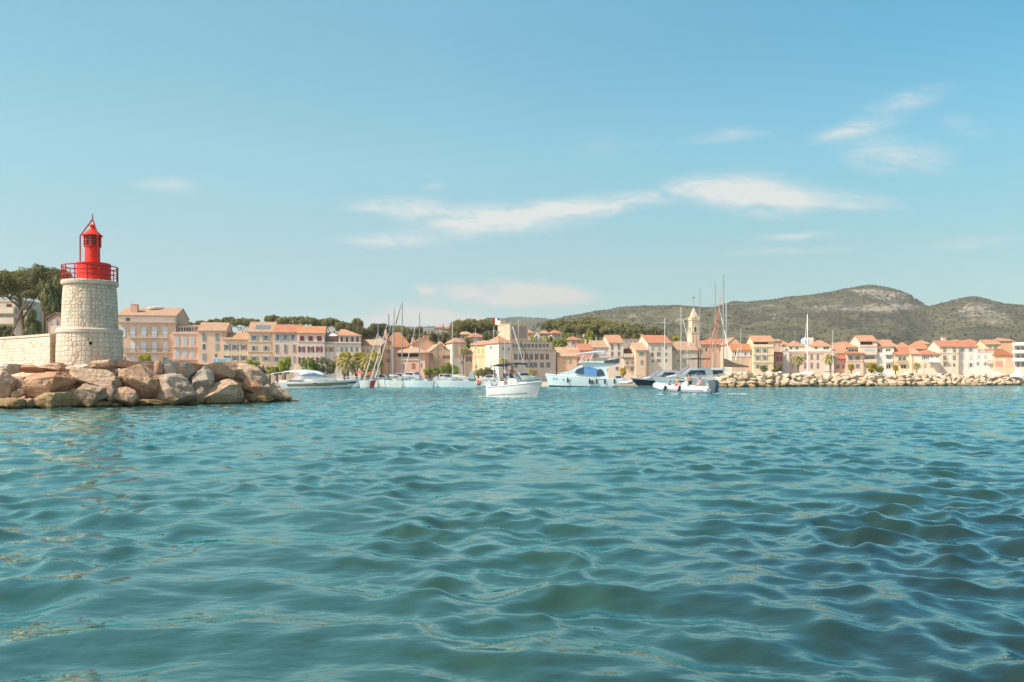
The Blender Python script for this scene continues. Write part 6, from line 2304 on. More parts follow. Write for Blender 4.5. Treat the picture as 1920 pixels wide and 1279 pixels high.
# ---- sailing boats
def sail_boat(label, px0, px1, yw, mast_px, mast_top, hullm, heading=0, stay=None, boom=None, mastm=None, spread=(.55, .78), group='sailing boats moored along the quay',
              hidden_len=None, stripe=None, spread_w=.7, fb=1.25, d=None, mr=.085, sail=None):
    d = d or EYE * F / (yw - HZ)
    xl, xr = (px0 - CX) * d / F, (px1 - CX) * d / F
    L = hidden_len or abs(xr - xl)
    x0 = xl if heading in (0, -0.0) else (xr if heading == 180 else (xl + xr) / 2)
    dd = d
    tb = boat('sailing_boat', label, (x0, dd, 0), heading, 'sailing boat', group)
    mats = [hullm, BLACK, RED_]
    me, hf = hull_mesh(L, min(3.3, L * .34), fb + .2, fb, mats, rake=.7, trans=-.3, flare=.2, draft=.2, full=2.2, rows=10, stripe=[(0, .12, 0, 1, 1)] + (stripe or []))
    link('hull', me, tb)
    hw_ = min(3.3, L * .34) / 2
    wd = lambda x, z: hw_ * .62 * (1 if x < L * .6 else max(.25, 1 - (x - L * .6) / (L * .4)))
    cb = MB().loft([(L * .18, fb - .05), (L * .80, fb + .1), (L * .70, fb + .42), (L * .30, fb + .50), (L * .24, fb + .3)], wd)
    co = cb.build('coachroof', GEL, tb, 30)
    side_parts('window', TGLASS, co, [(L * .34, fb + .2), (L * .62, fb + .2), (L * .60, fb + .33), (L * .34, fb + .36)], lambda x, z: wd(x, z))
    # mast position along the boat
    c_, s_ = math.cos(R(heading)), math.sin(R(heading))
    um = (mast_px - CX) / F
    # x0 + l*c = um*(dd + l*s)
    l = (um * dd - x0) / (c_ - um * s_) if abs(c_ - um * s_) > .2 else L * .55
    l = min(max(l, -3.0), L + 3.0) if abs(c_) < .3 else l
    dm = dd + l * s_
    zt = zat(mast_top, dm)
    mm = mastm or ALU
    mr = mr * 1.35
    b = MB().tube((l, 0, fb), (l, 0, zt), mr, mr * .75, 8)
    b.tube((l, 0, zt), (l, 0, zt + .5), .02, .02, 5).box(l - .25, l + .1, -.02, .02, zt + .02, zt + .08)
    mo = b.build('mast', mm, tb)
    for f in spread:
        zz = fb + (zt - fb) * f
        MB().tube((l, -spread_w, zz), (l, spread_w, zz), .03, .03, 5).build('spreader', mm, mo)
    b = MB()
    for sd in (-1, 1):
        pts = [(l, sd * hw_ * .85, fb)] + [(l, sd * spread_w, fb + (zt - fb) * f) for f in spread] + [(l, 0, zt)]
        b.path(pts, .013, 4)
    b.path([(0.1, 0, fb), (l, 0, zt)], .013, 4)
    b.build('rigging', paint('#8d8c8a', .5), tb)
    if stay:
        (pa, ya), (pb, yb) = stay[:2]
        mat_ = stay[2] if len(stay) > 2 else CREAM

        def loc(px_, py_):
            u_ = (px_ - CX) / F
            ll = (u_ * dd - x0) / (c_ - u_ * s_)
            return (ll, 0, zat(py_, dd + ll * s_))
        A_, B_ = loc(pa, ya), loc(pb, yb)
        MB().tube(A_, B_, .13, .05, 8).build('furled_jib', mat_, tb)
    bl_ = boom if boom is not None else L * .35
    if bl_:
        sg = -1
        bo = MB().tube((l, 0, fb + .95), (l + sg * bl_, 0, fb + 1.05), .07, .06, 8).build('boom', mm, tb)
        b = MB().loft([(l + sg * .1, fb + 1.0), (l + sg * .1, fb + 1.6), (l + sg * bl_ * .5, fb + 1.35), (l + sg * bl_, fb + 1.22), (l + sg * bl_, fb + 1.04)], lambda x, z: .14)
        b.build('sail_cover', sail or CREAM, bo, 30)
    b = MB()
    rail(b, [(L * t_, -hf(t_) * .9, fb + .2 * t_ ** 1.6) for t_ in (.03, .2, .4, .6, .8, .95)], .6, .014)
    rail(b, [(L * t_, hf(t_) * .9, fb + .2 * t_ ** 1.6) for t_ in (.03, .2, .4, .6, .8, .95)], .6, .014)
    b.build('lifeline', STEEL, tb)
    return tb


DKM = paint('#5a5550', .4, .7, .1)
WTM = paint('#d9d5cc', .4, .8, .06)
sail_boat('white sailing boat with a red bow patch and a thin pale mast', 674, 706, 726.5, 709, 611, GEL, 0, ((683, 712), (708, 625)), 0, WTM, fb=1.6, stripe=[(.05, .9, .66, .98, 2)], mr=.06)
sail_boat('pale grey sailing boat with a dark mast and a long cream furled jib', 697, 757, 726.5, 729, 590, GELG, 180, ((696, 710), (727, 606)), 2.5, DKM, fb=1.55, d=188)
sail_boat('sailing boat with twin silver masts seen over the pale grey hull', 722, 762, 726.2, 739, 580, GELG, 180, ((704, 709), (734, 606)), 0, ALU, d=196)
sail_boat('sailing boat with a short thin pale mast in front of the deep orange house', 716, 752, 726, 736, 604, GEL, 180, None, 0, WTM, d=201, mr=.05)
sail_boat('light blue sailing boat with the tallest grey mast of the left mast cluster', 756, 814, 726.5, 754, 568, GELB, 180, ((742, 608), (752, 572), DKM), 3, ALU, fb=1.5, d=186, mr=.11)
sail_boat('sailing boat with a straight grey mast and slanting white jib before the pink restaurant', 762, 816, 726, 786.5, 588, GEL, 180, ((757, 707), (779, 612), GEL), 0, ALU, d=195, mr=.10)
sail_boat('blue hulled sailing boat with a tall pale mast left of the grey covered boat', 815, 896, 726.5, 848.5, 602, GELB, 180, None, 3, WTM, fb=1.45, d=186)
sail_boat('sailing boat with a thin dark mast behind the light blue hulls', 800, 840, 725.5, 821, 618, GEL, 180, None, 0, DKM, d=204, mr=.06)
sail_boat('sailing boat with a short white mast behind the blue hulled yacht', 845, 885, 725.5, 861, 636, GEL, 180, None, 2.5, WTM, d=203, mr=.06)
sail_boat('sailing boat with a slim mast in front of the yellow house', 876, 908, 725.5, 891.5, 618, GEL, 180, None, 0, WTM, d=206, mr=.06)
sail_boat('sailing boat whose tall white mast leans beside the canopy of the small motor boat', 905, 942, 725.5, 926, 613, GEL, 180, None, 0, WTM, d=205, mr=.075)
sail_boat('sailing boat with a pale mast in front of the castle tower', 930, 962, 725, 946.5, 611, GEL, 180, None, 2.5, WTM, d=208, mr=.065)
sail_boat('sailing boat with a mast right of the flag of the castle tower', 940, 975, 725, 956.5, 606, GEL, 180, ((961, 612), (985, 692)), 0, WTM, d=209, mr=.065)
sail_boat('sailing boat with a mast crossing the hotel front', 958, 992, 725, 972, 601, GEL, 180, ((975, 640), (1000, 690), DKM), 0, WTM, d=210, mr=.075)
for k in range(3):
    pass

# orange inflatable, white tender, grey covered boat by the blue hull
q = at(906, 726, 190)
ow = boat('inflatable_boat', 'white inflatable tender moored right of the blue hulled sailing boat', (q.x, 190, .1), 5)
b = MB()
for s in (-1, 1):
    b.path([(0, s * .75, .35), (2.0, s * .75, .35), (2.8, s * .45, .45), (3.1, 0, .5)], .3, 10)
b.build('tube', GEL, ow, 40)
MB().box(0, 2.4, -.5, .5, .05, .25).build('floor', CREAM, ow)
q = at(893, 718, 192)
bu = thing('life_jackets', 'bright orange bundle hanging at the stern of the blue hulled sailing boat', 'life jacket', (q.x, 190.5, 0.4))
b = MB()
for k in range(5):
    pm, fm = rock_mesh(40 + k, .55, .4, .42, sub=2, cuts=3)
    b.add(pm + np.array([k * .28 - .3, 0, .45 + .25 * (k % 3)]), fm)
b.build('jacket', paint('#e2663c', .8, .85), bu, 60)
q = at(884, 700, 196)
cv_ = boat('covered_boat', 'boat under a faded grey green cover between the blue hull and the white tender', (q.x, 196, 0), 90)
me, hf = hull_mesh(5.5, 2.2, 1.3, 1.0, [GEL, BLACK], rake=.5, draft=.2)
link('hull', me, cv_)
MB().loft([(0, 1.0), (5.3, 1.2), (4.2, 2.4), (2.6, 3.9), (1.0, 3.3), (-.2, 2.0)], lambda x, z: max(.12, 1.15 - .28 * (z - 1))).build('cover', paint('#83938e', .9, .8), cv_, 30)
q = at(1000, 722, 150)
o = boat('cabin_boat', 'small white cabin boat seen behind the bow of the open motor boat', (q.x - 1.6, 172, 0), 178)
me, hf = hull_mesh(5.0, 2.2, 1.5, 1.2, [GEL, BLACK], rake=.6, draft=.2)
link('hull', me, o)
MB().loft([(.6, 1.2), (3.6, 1.35), (3.1, 2.35), (.7, 2.4)], lambda x, z: .9).build('cabin', GEL, o, 30)
side_parts('window', TGLASS, o, [(.9, 1.55), (3.0, 1.65), (2.85, 2.2), (.95, 2.2)], lambda x, z: .9)
MB().loft([(.3, 2.41), (3.5, 2.38), (3.4, 2.5), (.3, 2.53)], lambda x, z: 1.05).build('roof', GEL, o)


# ---- big yachts right of the flybridge yacht, bows to the left
def big_yacht(label, px, yw, d, L, hullm, heading, fb, fs, stripe, cab_pts, wins, wscr, bimini=None):
    q = at(px, yw, d)
    c_, s_ = math.cos(R(heading)), math.sin(R(heading))
    yt = boat('motor_yacht', label, (q.x - c_ * L, d - s_ * L, 0), heading, 'yacht')
    me, hf = hull_mesh(L, 4.8, fb, fs, [hullm, BLACK, GEL, paint('#a9b0a8', .3, .7)], rake=2.6, trans=-.6, flare=.14, draft=.2, full=2.4, rows=14, stripe=stripe)
    link('hull', me, yt)
    wf = lambda x, z: max(.25, (1.95 - .25 * (z - fs)) * (1 if x < L * .5 else max(.2, 1 - (x - L * .5) / (L * .55))))
    MB().loft(cab_pts, wf).build('cabin', GEL, yt, 30)
    for wp in wins:
        side_parts('cabin_window', TGLASS, yt, wp, wf, .04)
    if wscr:
        MB().loft(wscr, lambda x, z: wf(x, z) * .85).build('windscreen', glass('#7d7378', .12), yt)
    b = MB()
    for s in (-1, 1):
        rail(b, [(L * t_, s * hf(t_) * .9, fs + (fb - fs) * t_ ** 1.6) for t_ in (.6, .7, .8, .88, .95)], .6, .025)
    b.build('bow_rail', STEEL, yt)
    if bimini:
        (xa, xb, zb_, zt_) = bimini
        bi = MB().loft([(xa, zt_ - .2), (xa + .4, zt_), (xb - .6, zt_ + .05), (xb, zt_ - .25), (xb - .5, zt_ - .22), (xa + .4, zt_ - .15)], lambda x, z: 1.7).build('bimini', CHAR, yt, 30)
        b = MB()
        for s in (-1, 1):
            for x in (xa + .3, (xa + xb) / 2, xb - .5):
                b.tube((x, s * 1.6, zb_), (x, s * 1.65, zt_ - .1), .04, .04, 6)
        b.build('bimini_frame', STEEL, bi)
    return yt


big_yacht('motor yacht with a dark navy hull pointing left beside the flybridge yacht', 1181, 724.5, 196, 15.5, NAVY, 205, 2.35, 1.5,
          [(.88, 1, 0, 1, 2), (0, .2, 0, 1, 3)],
          [(1, 1.5), (11.5, 2.1), (9.6, 2.5), (8.6, 2.7), (6.4, 4.1), (2.5, 4.2), (1.2, 3.6)], [[(3.0, 2.6), (7.4, 2.7), (6.2, 3.6), (3.2, 3.6)]],
          [(8.65, 2.75), (9.4, 2.62), (6.6, 4.2), (6.2, 4.15)])
big_yacht('large grey green motor yacht with white flybridge and black sun top pointing left', 1221, 725, 192, 17.5, GELG, 202, 2.65, 1.7,
          [(.9, 1, 0, 1, 2), (.55, .72, .50, .72, 1), (0, .1, 0, 1, 1)],
          [(1, 1.7), (13.2, 2.45), (11, 2.9), (9.8, 3.1), (7.2, 4.7), (1.6, 4.75), (.8, 4.2)], [[(3.0, 3.0), (8.6, 3.1), (7.2, 4.1), (3.2, 4.1)]],
          [(9.9, 3.15), (10.6, 3.0), (7.4, 4.82), (7.0, 4.75)], (1.4, 7.4, 4.8, 7.0))
# a third yacht behind with flybridge
big_yacht('white flybridge motor yacht behind the black sun top, only its upper decks visible', 1262, 724, 206, 15.0, GEL, 190, 2.5, 1.8, [(0, .1, 0, 1, 1)],
          [(1, 1.8), (11, 2.5), (9, 3.2), (7, 4.8), (1.0, 4.9), (.6, 4.0)], [[(2, 3.2), (7.4, 3.2), (6.4, 4.3), (2, 4.3)]], None)
# small grey and white tender between
q = at(1159, 725, 200)
tn = boat('tender', 'small white tender with an outboard between the flybridge yacht and the navy yacht', (q.x, 199, 0), 0)
b = MB()
for s in (-1, 1):
    b.path([(0, s * .8, 1.0), (2.2, s * .8, 1.05), (3.1, s * .4, 1.2), (3.4, 0, 1.3)], .38, 10)
b.build('tube', GEL, tn, 40)
MB().box(-1.6, 4.2, -1.2, 1.2, .15, .35).build('swim_platform', TEAK, tn)
MB().loft([(-.5, .3), (-.1, .3), (-.1, 1.4), (-.5, 1.5), (-.7, 1.2)], lambda x, z: .2).build('outboard_motor', CHAR, tn)

# ---- wooden tour boat at the head of the breakwater
d = 208.0
q = at(1300, 716, d)
TB = boat('tour_boat', 'long low white passenger boat with many cabin windows at the breakwater head', (q.x + 14.5, d, 0), 180)
me, hf = hull_mesh(16.5, 3.8, 1.9, 1.5, [GEL, BLACK, paint('#6d6f86', .4)], rake=1.2, trans=-.2, flare=.2, draft=.2, full=2.6, rows=12, stripe=[(.72, .80, 0, 1, 2), (0, .12, 0, 1, 1)])
link('hull', me, TB)
wf = lambda x, z: 1.55 if x < 8 else max(.5, 1.55 * (1 - (x - 8) / 12))
MB().loft([(.4, 1.5), (9.6, 1.7), (9.0, 2.9), (.4, 2.95)], wf).build('cabin', GEL, TB, 30)
for i in range(8):
    x = .7 + i * 1.03
    side_parts('cabin_window', TGLASS, TB, [(x, 2.05), (x + .72, 2.05), (x + .72, 2.7), (x, 2.7)], wf, .03)
MB().loft([(-.2, 2.97), (10.4, 2.92), (9.8, 3.2), (5.0, 3.55), (.2, 3.4)], lambda x, z: wf(x, z) + .2).build('cabin_roof', GEL, TB, 30)
q = at(1404.5, 699, d - 2.2)
lr_ = MB()
ring = [(.42 * math.cos(2 * PI * k / 20), 0, .42 * math.sin(2 * PI * k / 20)) for k in range(21)]
lr_.path(ring, .12, 8)
o = link('life_ring', lr_.mesh('life_ring', paint('#df6a5a', .6, .85), 50), None, (q.x, d - 1.85, q.z))
tag(o, 'orange life ring hanging at the stern of the low passenger boat', 'life ring')

# masts and rigs on the right
SG = 'sailing boats moored behind the breakwater'
KW = dict(heading=90, boom=0, hidden_len=9.0, group=SG)
sail_boat('sailing boat with a stout pale mast before the coral roofed house', 1248, 1258, 725, 1253, 597, GEL, mastm=WTM, d=222, mr=.10, **KW)
sail_boat('sailing boat with a tall white mast between the coral roof and the bell tower', 1272, 1282, 725, 1277, 577, GEL, mastm=WTM, d=224, mr=.085, **KW)
sail_boat('sailing boat with a slightly leaning thin mast left of the bell tower', 1286, 1294, 725, 1289, 613, GEL, mastm=WTM, d=232, mr=.06, **KW)
sail_boat('sailing boat whose silver mast rises just right of the bell tower', 1306, 1318, 725, 1312, 541, GEL, mastm=ALU, d=226, mr=.10, **KW)
sail_boat('sailing boat with a tall grey mast wearing an orange furled jib', 1334, 1346, 725, 1341, 530, GEL, mastm=ALU, d=222, mr=.11, spread_w=1.6, **KW)
sail_boat('sailing boat with the tallest mast of the harbour and a grey boom cover', 1350, 1364, 725, 1356.5, 516, GEL, mastm=ALU, d=205, mr=.14, spread_w=1.0, heading=90, boom=0, hidden_len=10.0, group=SG)
sail_boat('sailing boat with a short white mast right of the tallest mast', 1356, 1368, 725, 1361.5, 567, GEL, mastm=WTM, d=230, mr=.09, **KW)
sail_boat('sailing boat with a thin faint mast before the small stone house', 1384, 1394, 725, 1389, 616, GEL, mastm=WTM, d=234, mr=.06, **KW)
sail_boat('sailing boat with a thin mast in front of the church nave', 1332, 1340, 725, 1336, 625, GEL, mastm=WTM, d=236, mr=.06, **KW)
sail_boat('sailing boat with a faint grey mast left of the white mast before the pink building', 1486, 1496, 725, 1491, 600, GEL, mastm=ALU, d=246, mr=.05, **KW)
sail_boat('sailing boat with a bright white mast and a slanting forestay before the pink building', 1508, 1520, 725, 1514, 590, GEL, mastm=paint('#f4f2ee', .4, .9), d=236, mr=.12, **KW)
sail_boat('sailing boat with a cream mast beside the right palm of the pink building', 1556, 1566, 725, 1561.5, 620, GEL, mastm=WTM, d=242, mr=.07, **KW)


def spar(name, label, cat, pa, pb, d0, d1, r0, r1, mat_, group=None):
    a, b_ = at(*pa, d0), at(*pb, d1)
    m_ = MB().tube((0, 0, 0), b_ - a, r0, r1, 8).mesh(name, mat_, 50)
    return tag(link(name, m_, None, a), label, cat, group)


spar('furled_sail', 'long orange red furled sail slanting up to the tall grey masts', 'sail', (1323, 690), (1351, 566), 218, 221, .18, .06, ORNG)
spar('furled_sail', 'second thinner orange furled sail crossing behind the first one', 'sail', (1338, 690), (1352, 552), 220, 221.5, .10, .05, ORNG)
spar('furled_sail', 'white furled sail slanting down right from the tallest mast', 'sail', (1371, 676), (1348, 576), 216, 222, .13, .06, CREAM)
spar('furled_sail', 'pale furled sail slanting beside the white mast before the pink building', 'sail', (1508, 648), (1513, 605), 232, 235, .07, .05, CREAM)
spar('furled_sail', 'cream furled sail leaning right of the small stone house', 'sail', (1379, 676), (1384, 652), 214, 216, .12, .06, CREAM)
spar('furled_sail', 'thin white furled sail leaning left of the bell tower', 'sail', (1294, 656), (1281, 600), 220, 223, .07, .05, CREAM)
# grey boom cover
q = at(1356, 688, 204)
cvr = MB().loft([(0, 0), (0, 2.1), (.6, 2.0), (2.6, 1.0), (6.3, .15), (6.3, -.15), (3, -.1)], lambda x, z: .35).mesh('boom_cover', paint('#6f6659', .9, .8), 30)
tag(link('boom_cover', cvr, None, (q.x, 203.4, q.z)), 'long grey brown boom cover above the low passenger boat', 'boom cover')

# ---- rigid inflatable with passengers on the right
d = 103.0
q = at(1331, 738, d)
RB = boat('inflatable_boat', 'white rigid inflatable boat with passengers speeding past the breakwater head', (q.x, d - .4, 0.06), 126)
RB.scale = (1.36, 1.12, 1.06)
b = MB()
Lr = 7.0
for s in (-1, 1):
    b.path([(-.45, s * 1.0, .42), (.2, s * 1.02, .45)], .33, 14)
    pts = [(.2, s * 1.02, .45), (1.5, s * 1.03, .45), (3.5, s * 1.03, .48), (5.2, s * .85, .60), (6.3, s * .5, .78), (Lr, 0, .9)]
    b.path(pts, .38, 14)
    for p_ in pts:
        b.lathe([(.01, p_[2] - .38), (.25, p_[2] - .29), (.38, p_[2]), (.25, p_[2] + .29), (.01, p_[2] + .38)], 12, p_[0], p_[1], caps=False)
b.build('tube', paint('#eeeaf0', .35, .86), RB, 50)
b = MB()
for s in (-1, 1):
    b.path([(0, s * 1.40, .40), (3.5, s * 1.42, .43), (5.2, s * 1.23, .55)], .05, 6)
b.build('rubbing_strake', paint('#8d7f90', .5), RB)
MB().loft([(-.1, -.15), (4.8, -.1), (6.2, .4), (5, .42), (-.1, .3)], lambda x, z: .95 if x < 4 else max(.2, .95 - (x - 4) * .35)).build('hull', GEL, RB, 30)
for x in (4.6, 2.75):
    for s in (-1, 1):
        MB().tube((x, s * 1.45, .9), (x + .12, s * 1.56, .2), .13, .13, 10).build('fender', BLACK, RB)
b = MB().loft([(-.55, -.3), (-.2, -.3), (-.2, .55), (.0, .6), (.05, 1.35), (-.15, 1.62), (-.6, 1.6), (-.8, 1.3), (-.75, .6)], lambda x, z: .33 if z > .5 else .12)
b.build('outboard_motor', paint('#56616d', .25, .8), RB, 40)
MB().loft([(2.7, .5), (3.4, .5), (3.3, 1.2), (2.9, 1.4), (2.6, 1.3)], lambda x, z: .35).build('console', GEL, RB)
MB().box(1.6, 2.2, -.45, .45, .4, .95).build('seat', GEL, RB)
b = MB()
for s in (-1, 1):
    b.path([(1.0, s * .8, .6), (1.35, s * .75, 2.2), (1.5, s * .3, 2.45), (1.5, 0, 2.45)], .035, 6)
    b.path([(.6, s * .8, .6), (1.2, s * .72, 2.0)], .03, 6)
b.build('roll_bar', STEEL, RB)
q = at(1303, 726, d)

# wake of the inflatable and of the motor boat


def wake(label_seed, pts, n, spread, smax):
    r_ = random.Random(label_seed)
    b = MB()
    for i in range(n):
        t_ = r_.random()
        k = t_ * (len(pts) - 1)
        i0 = min(int(k), len(pts) - 2)
        p_ = Vector(pts[i0]).lerp(Vector(pts[i0 + 1]), k - i0)
        x, y = p_.x + r_.gauss(0, spread), p_.y + r_.gauss(0, spread * .8)
        X_, Y_, Z_ = water_disp(np.array([x]), np.array([y]), np.array([.35]))
        s = r_.uniform(.25, 1) * smax
        a = r_.uniform(-.5, .5)
        vs, m_ = [], 7
        for k2 in range(m_):
            tt = 2 * PI * k2 / m_
            rr_ = s * r_.uniform(.6, 1.2)
            vs.append((x + rr_ * 1.7 * math.cos(tt + a), y + rr_ * math.sin(tt + a), Z_[0] + .02))
        vs.append((x, y, Z_[0] + .05 + .25 * s))
        b.add(vs, [(k2, (k2 + 1) % m_, m_) for k2 in range(m_)])
    o = b.build('wake_foam', FOAMW, None, 80)
    o['kind'] = 'stuff'


def local(o, x, y):
    v_ = Matrix.Rotation(o.rotation_euler.z, 3, 'Z') @ Vector((x * o.scale.x, y * o.scale.y, 0)) + o.location
    return (v_.x, v_.y, 0)


wake(1, [local(RB, 5.8, 1.5), local(RB, 2, 1.7), local(RB, -1, .9), local(RB, -4, .4), local(RB, -3.5, .1)], 70, .3, .15)
wake(3, [local(SB, 5.5, -1.2), local(SB, 2, -1.5), local(SB, -1, -.6), local(SB, -3, .4)], 34, .2, .11)

# ---- low motor boats lined up behind the breakwater
MBG = 'motor boats moored behind the breakwater'
SMB = boat('motor_boat', 'white motor boat with a covered cockpit moored behind the breakwater', (0, 0, 0), 0, 'boat', MBG)
me, hf = hull_mesh(7.0, 2.6, 1.5, 1.1, [GEL, BLACK, paint('#5f7f9c', .4)], rake=1.0, trans=-.3, flare=.25, draft=.2, rows=10, stripe=[(.6, .68, 0, 1, 2)])
link('hull', me, SMB)
MB().loft([(1.5, 1.1), (5.6, 1.45), (4.6, 1.75), (3.4, 2.4), (1.7, 2.35)], lambda x, z: .95 if x < 4 else .6).build('cabin', GEL, SMB, 30)
side_parts('cabin_window', TGLASS, SMB, [(1.9, 1.75), (4.2, 1.8), (3.4, 2.25), (1.9, 2.22)], lambda x, z: .96)
MB().loft([(-.1, 1.12), (1.45, 1.2), (1.45, 1.9), (.5, 1.7)], lambda x, z: 1.0).build('cockpit_cover', paint('#b9bfd0', .8, .85), SMB)
spots = [(1418, 222, 195, 'white motor boat moored just right of the low passenger boat'), (1444, 232, 10, 'white motor boat moored before the tall bright yellow house'),
         (1466, 238, 184, 'white motor boat moored before the small dark red house'), (1540, 244, 8, 'white motor boat moored between the two masts before the pink building'),
         (1668, 250, 176, 'white motor boat with its bow before the bright white house'), (1690, 252, 4, 'white motor boat moored before the low yellow house'),
         (1716, 256, 182, 'white motor boat moored before the straw coloured palm'), (1752, 258, 3, 'white motor boat moored before the corner house with the pointed roof'),
         (1792, 260, 178, 'white motor boat moored before the cream house with the white gable'), (1862, 262, 185, 'white motor boat moored before the red arched shopfront'),
         (1890, 262, 0, 'white motor boat moored beside the white pyramid tent')]
for i, (px, d, hd, lab) in enumerate(spots):
    x = (px - CX) * d / F
    if i == 0:
        SMB.location, SMB.rotation_euler = (x, d, .9), (0, 0, R(hd))
        SMB['label'] = lab
        o = SMB
    else:
        o = copy_thing(SMB, (x, d, .9), R(hd), lab)
    o.scale = (1.0, 1.0, 1.25)

MBC = 'small motor boats moored between the sailing boats and the quay'
r_ = random.Random(8)
lab = 'small white motor boat moored between the sailing boats and the quay'
for px in (700, 724, 745, 768, 790, 812, 832, 856, 880, 905, 935, 960, 1176):
    d = r_.uniform(207, 210.5)
    o = copy_thing(SMB, ((px - CX) * d / F, d, r_.uniform(.35, .8)), R(r_.choice((0, 180)) + r_.uniform(-14, 14)), lab, MBC)
    k = r_.uniform(.8, 1.15)
    o.scale = (k, k, k * 1.2)

# ---- parasols, tents, vehicles, sun sails on the quay
PG = 'white parasols on the quay'
b = MB()
PR = thing('parasol', 'x', 'parasol', (0, 0, 0), 0, PG)
MB().tube((0, 0, -.2), (0, 0, 2.7), .05, .04, 6).build('pole', STEEL, PR)
b = MB().lathe([(1.9, 2.1), (1.88, 2.2), (.9, 2.75), (.05, 3.3)], 8)
b.build('canopy', paint('#f2efea', .8, .86), PR)
first = True
for px, d, lab in ((1462, 250, 'white pointed parasol before the white corner house by the pink building'), (1508, 252, 'white parasol at the foot of the bright white mast'),
                   (1520, 256, 'white parasol right of the bright white mast'), (1441, 252, 'white parasol before the bright yellow house'),
                   (1642, 258, 'white parasol between the mustard bush and the green bush'), (1660, 260, 'white parasol before the bright white house'),
                   (1870, 260, 'white parasol before the red arched shopfront'), (1608, 262, 'white parasol before the peach house with canopy')):
    x = (px - CX) * d / F
    gz = max(1.2, float(ground_z(x, d)))
    if first:
        PR.location = (x, d, gz)
        PR['label'] = lab
        first = False
    else:
        copy_thing(PR, (x, d, gz), 0, lab)
q = at(1912, 700, 258)
tn = thing('tent', 'white pyramid tent on the quay near the right edge', 'tent', (q.x, 259, 1.2))
MB().lathe([(2.6, 1.6), (2.5, 1.9), (1.0, 2.9), (.05, 4.2)], 4).build('canopy', paint('#f6f4f0', .8, .88), tn)
for s in ((-1.7, -1.7), (1.7, -1.7), (1.7, 1.7), (-1.7, 1.7)):
    MB().tube((*s, -.2), (*s, 1.75), .05, .05, 6).build('pole', STEEL, tn)
for px, d, lab, cm, rz in ((1573, 268, 'white parked van before the pink house with the red awning', '#eef0f2', 4), (1585, 266, 'pale blue parked van behind the breakwater right of the white van', '#b9c6d6', 4)):
    q = at(px, 700, d)
    van = thing('parked_van', lab, 'van', (q.x, d, 1.2), R(rz), 'vans parked on the quay')
    MB().loft([(-2.3, .35), (2.2, .35), (2.25, 1.0), (1.7, 1.2), (1.2, 1.95), (-2.2, 2.0), (-2.35, 1.0)], lambda x, z: .9 - .06 * max(0, z - 1)).build('body', paint(cm, .3, .85), van, 30)
    side_parts('window', TGLASS, van, [(-1.9, 1.2), (1.35, 1.2), (1.0, 1.8), (-1.9, 1.82)], lambda x, z: .9 - .06 * max(0, z - 1), .02)
    for x in (-1.4, 1.4):
        for s in (-1, 1):
            MB().tube((x, s * .72, .33), (x, s * .9, .33), .33, .33, 14).build('wheel', BLACK, van)
# orange sun sails
for (p0, p1, p2, lab) in (((660, 690), (682, 699), (668, 701), 'orange triangular sun sail under the drooping palm'), ((684, 698), (697, 696), (690, 704), 'darker red sun sail beside the leftmost sailing boat')):
    A_, B_, C_ = at(*p0, 204), at(*p1, 200), at(*p2, 202)
    b = MB()
    n = 6
    for i in range(n + 1):
        for j in range(n + 1 - i):
            u_, v_ = i / n, j / n
            p_ = A_ * (1 - u_ - v_) + B_ * u_ + C_ * v_
            p_ = p_ - Vector((0, 0, .5 * (u_ * v_ + u_ * (1 - u_ - v_) + v_ * (1 - u_ - v_))))
            b.v.append(tuple(p_ - A_))
    idx = {}
    c_ = 0
    for i in range(n + 1):
        for j in range(n + 1 - i):
            idx[i, j] = c_
            c_ += 1
    for i in range(n):
        for j in range(n - i):
            b.f.append((idx[i, j], idx[i + 1, j], idx[i, j + 1]))
            b.m.append(0)
            if j < n - i - 1:
                b.f.append((idx[i + 1, j], idx[i + 1, j + 1], idx[i, j + 1]))
                b.m.append(0)
    ss = thing('sun_sail', lab, 'sun sail', A_)
    o = b.build('cloth', ORNG if p0[0] < 670 else paint('#b9563c', .8, .8), ss)
    md = o.modifiers.new('thickness', 'SOLIDIFY')
    md.thickness = .03
    b = MB()
    for P_ in (A_, B_, C_):
        b.tube((P_ - A_), (P_.x - A_.x, P_.y - A_.y, 1.0 - A_.z if P_.y > 213 else -.5 - A_.z), .06, .06, 6)
    b.build('post', bark('#8a7a68'), ss)

# ------------------------------------------------------------------ people
SKIN = paint('#d9a684', 0.6, 0.8, 0.05, 0.3)
HAIR = paint('#3a2a20', 0.8, 0.7)


def skin_mesh(name, nodes, edges, mat, sub=2):
    """nodes: list of (x, y, z, r); a continuous skinned body"""
    me = bpy.data.meshes.new(name)
    me.from_pydata([n[:3] for n in nodes], edges, [])
    o = bpy.data.objects.new(name, me)
    COL.objects.link(o)
    md = o.modifiers.new('s', 'SKIN')
    md.use_smooth_shade = True
    for i, n in enumerate(nodes):
        v_ = me.skin_vertices[0].data[i]
        v_.radius = (n[3], n[3] if len(n) < 5 else n[4])
        v_.use_root = (i == 0)
    s = o.modifiers.new('u', 'SUBSURF')
    s.levels = sub
    s.render_levels = sub
    out = bpy.data.meshes.new_from_object(o.evaluated_get(bpy.context.evaluated_depsgraph_get()))
    bpy.data.objects.remove(o)
    out.materials.clear()
    out.materials.append(mat)
    out.polygons.foreach_set('use_smooth', [True] * len(out.polygons))
    return out


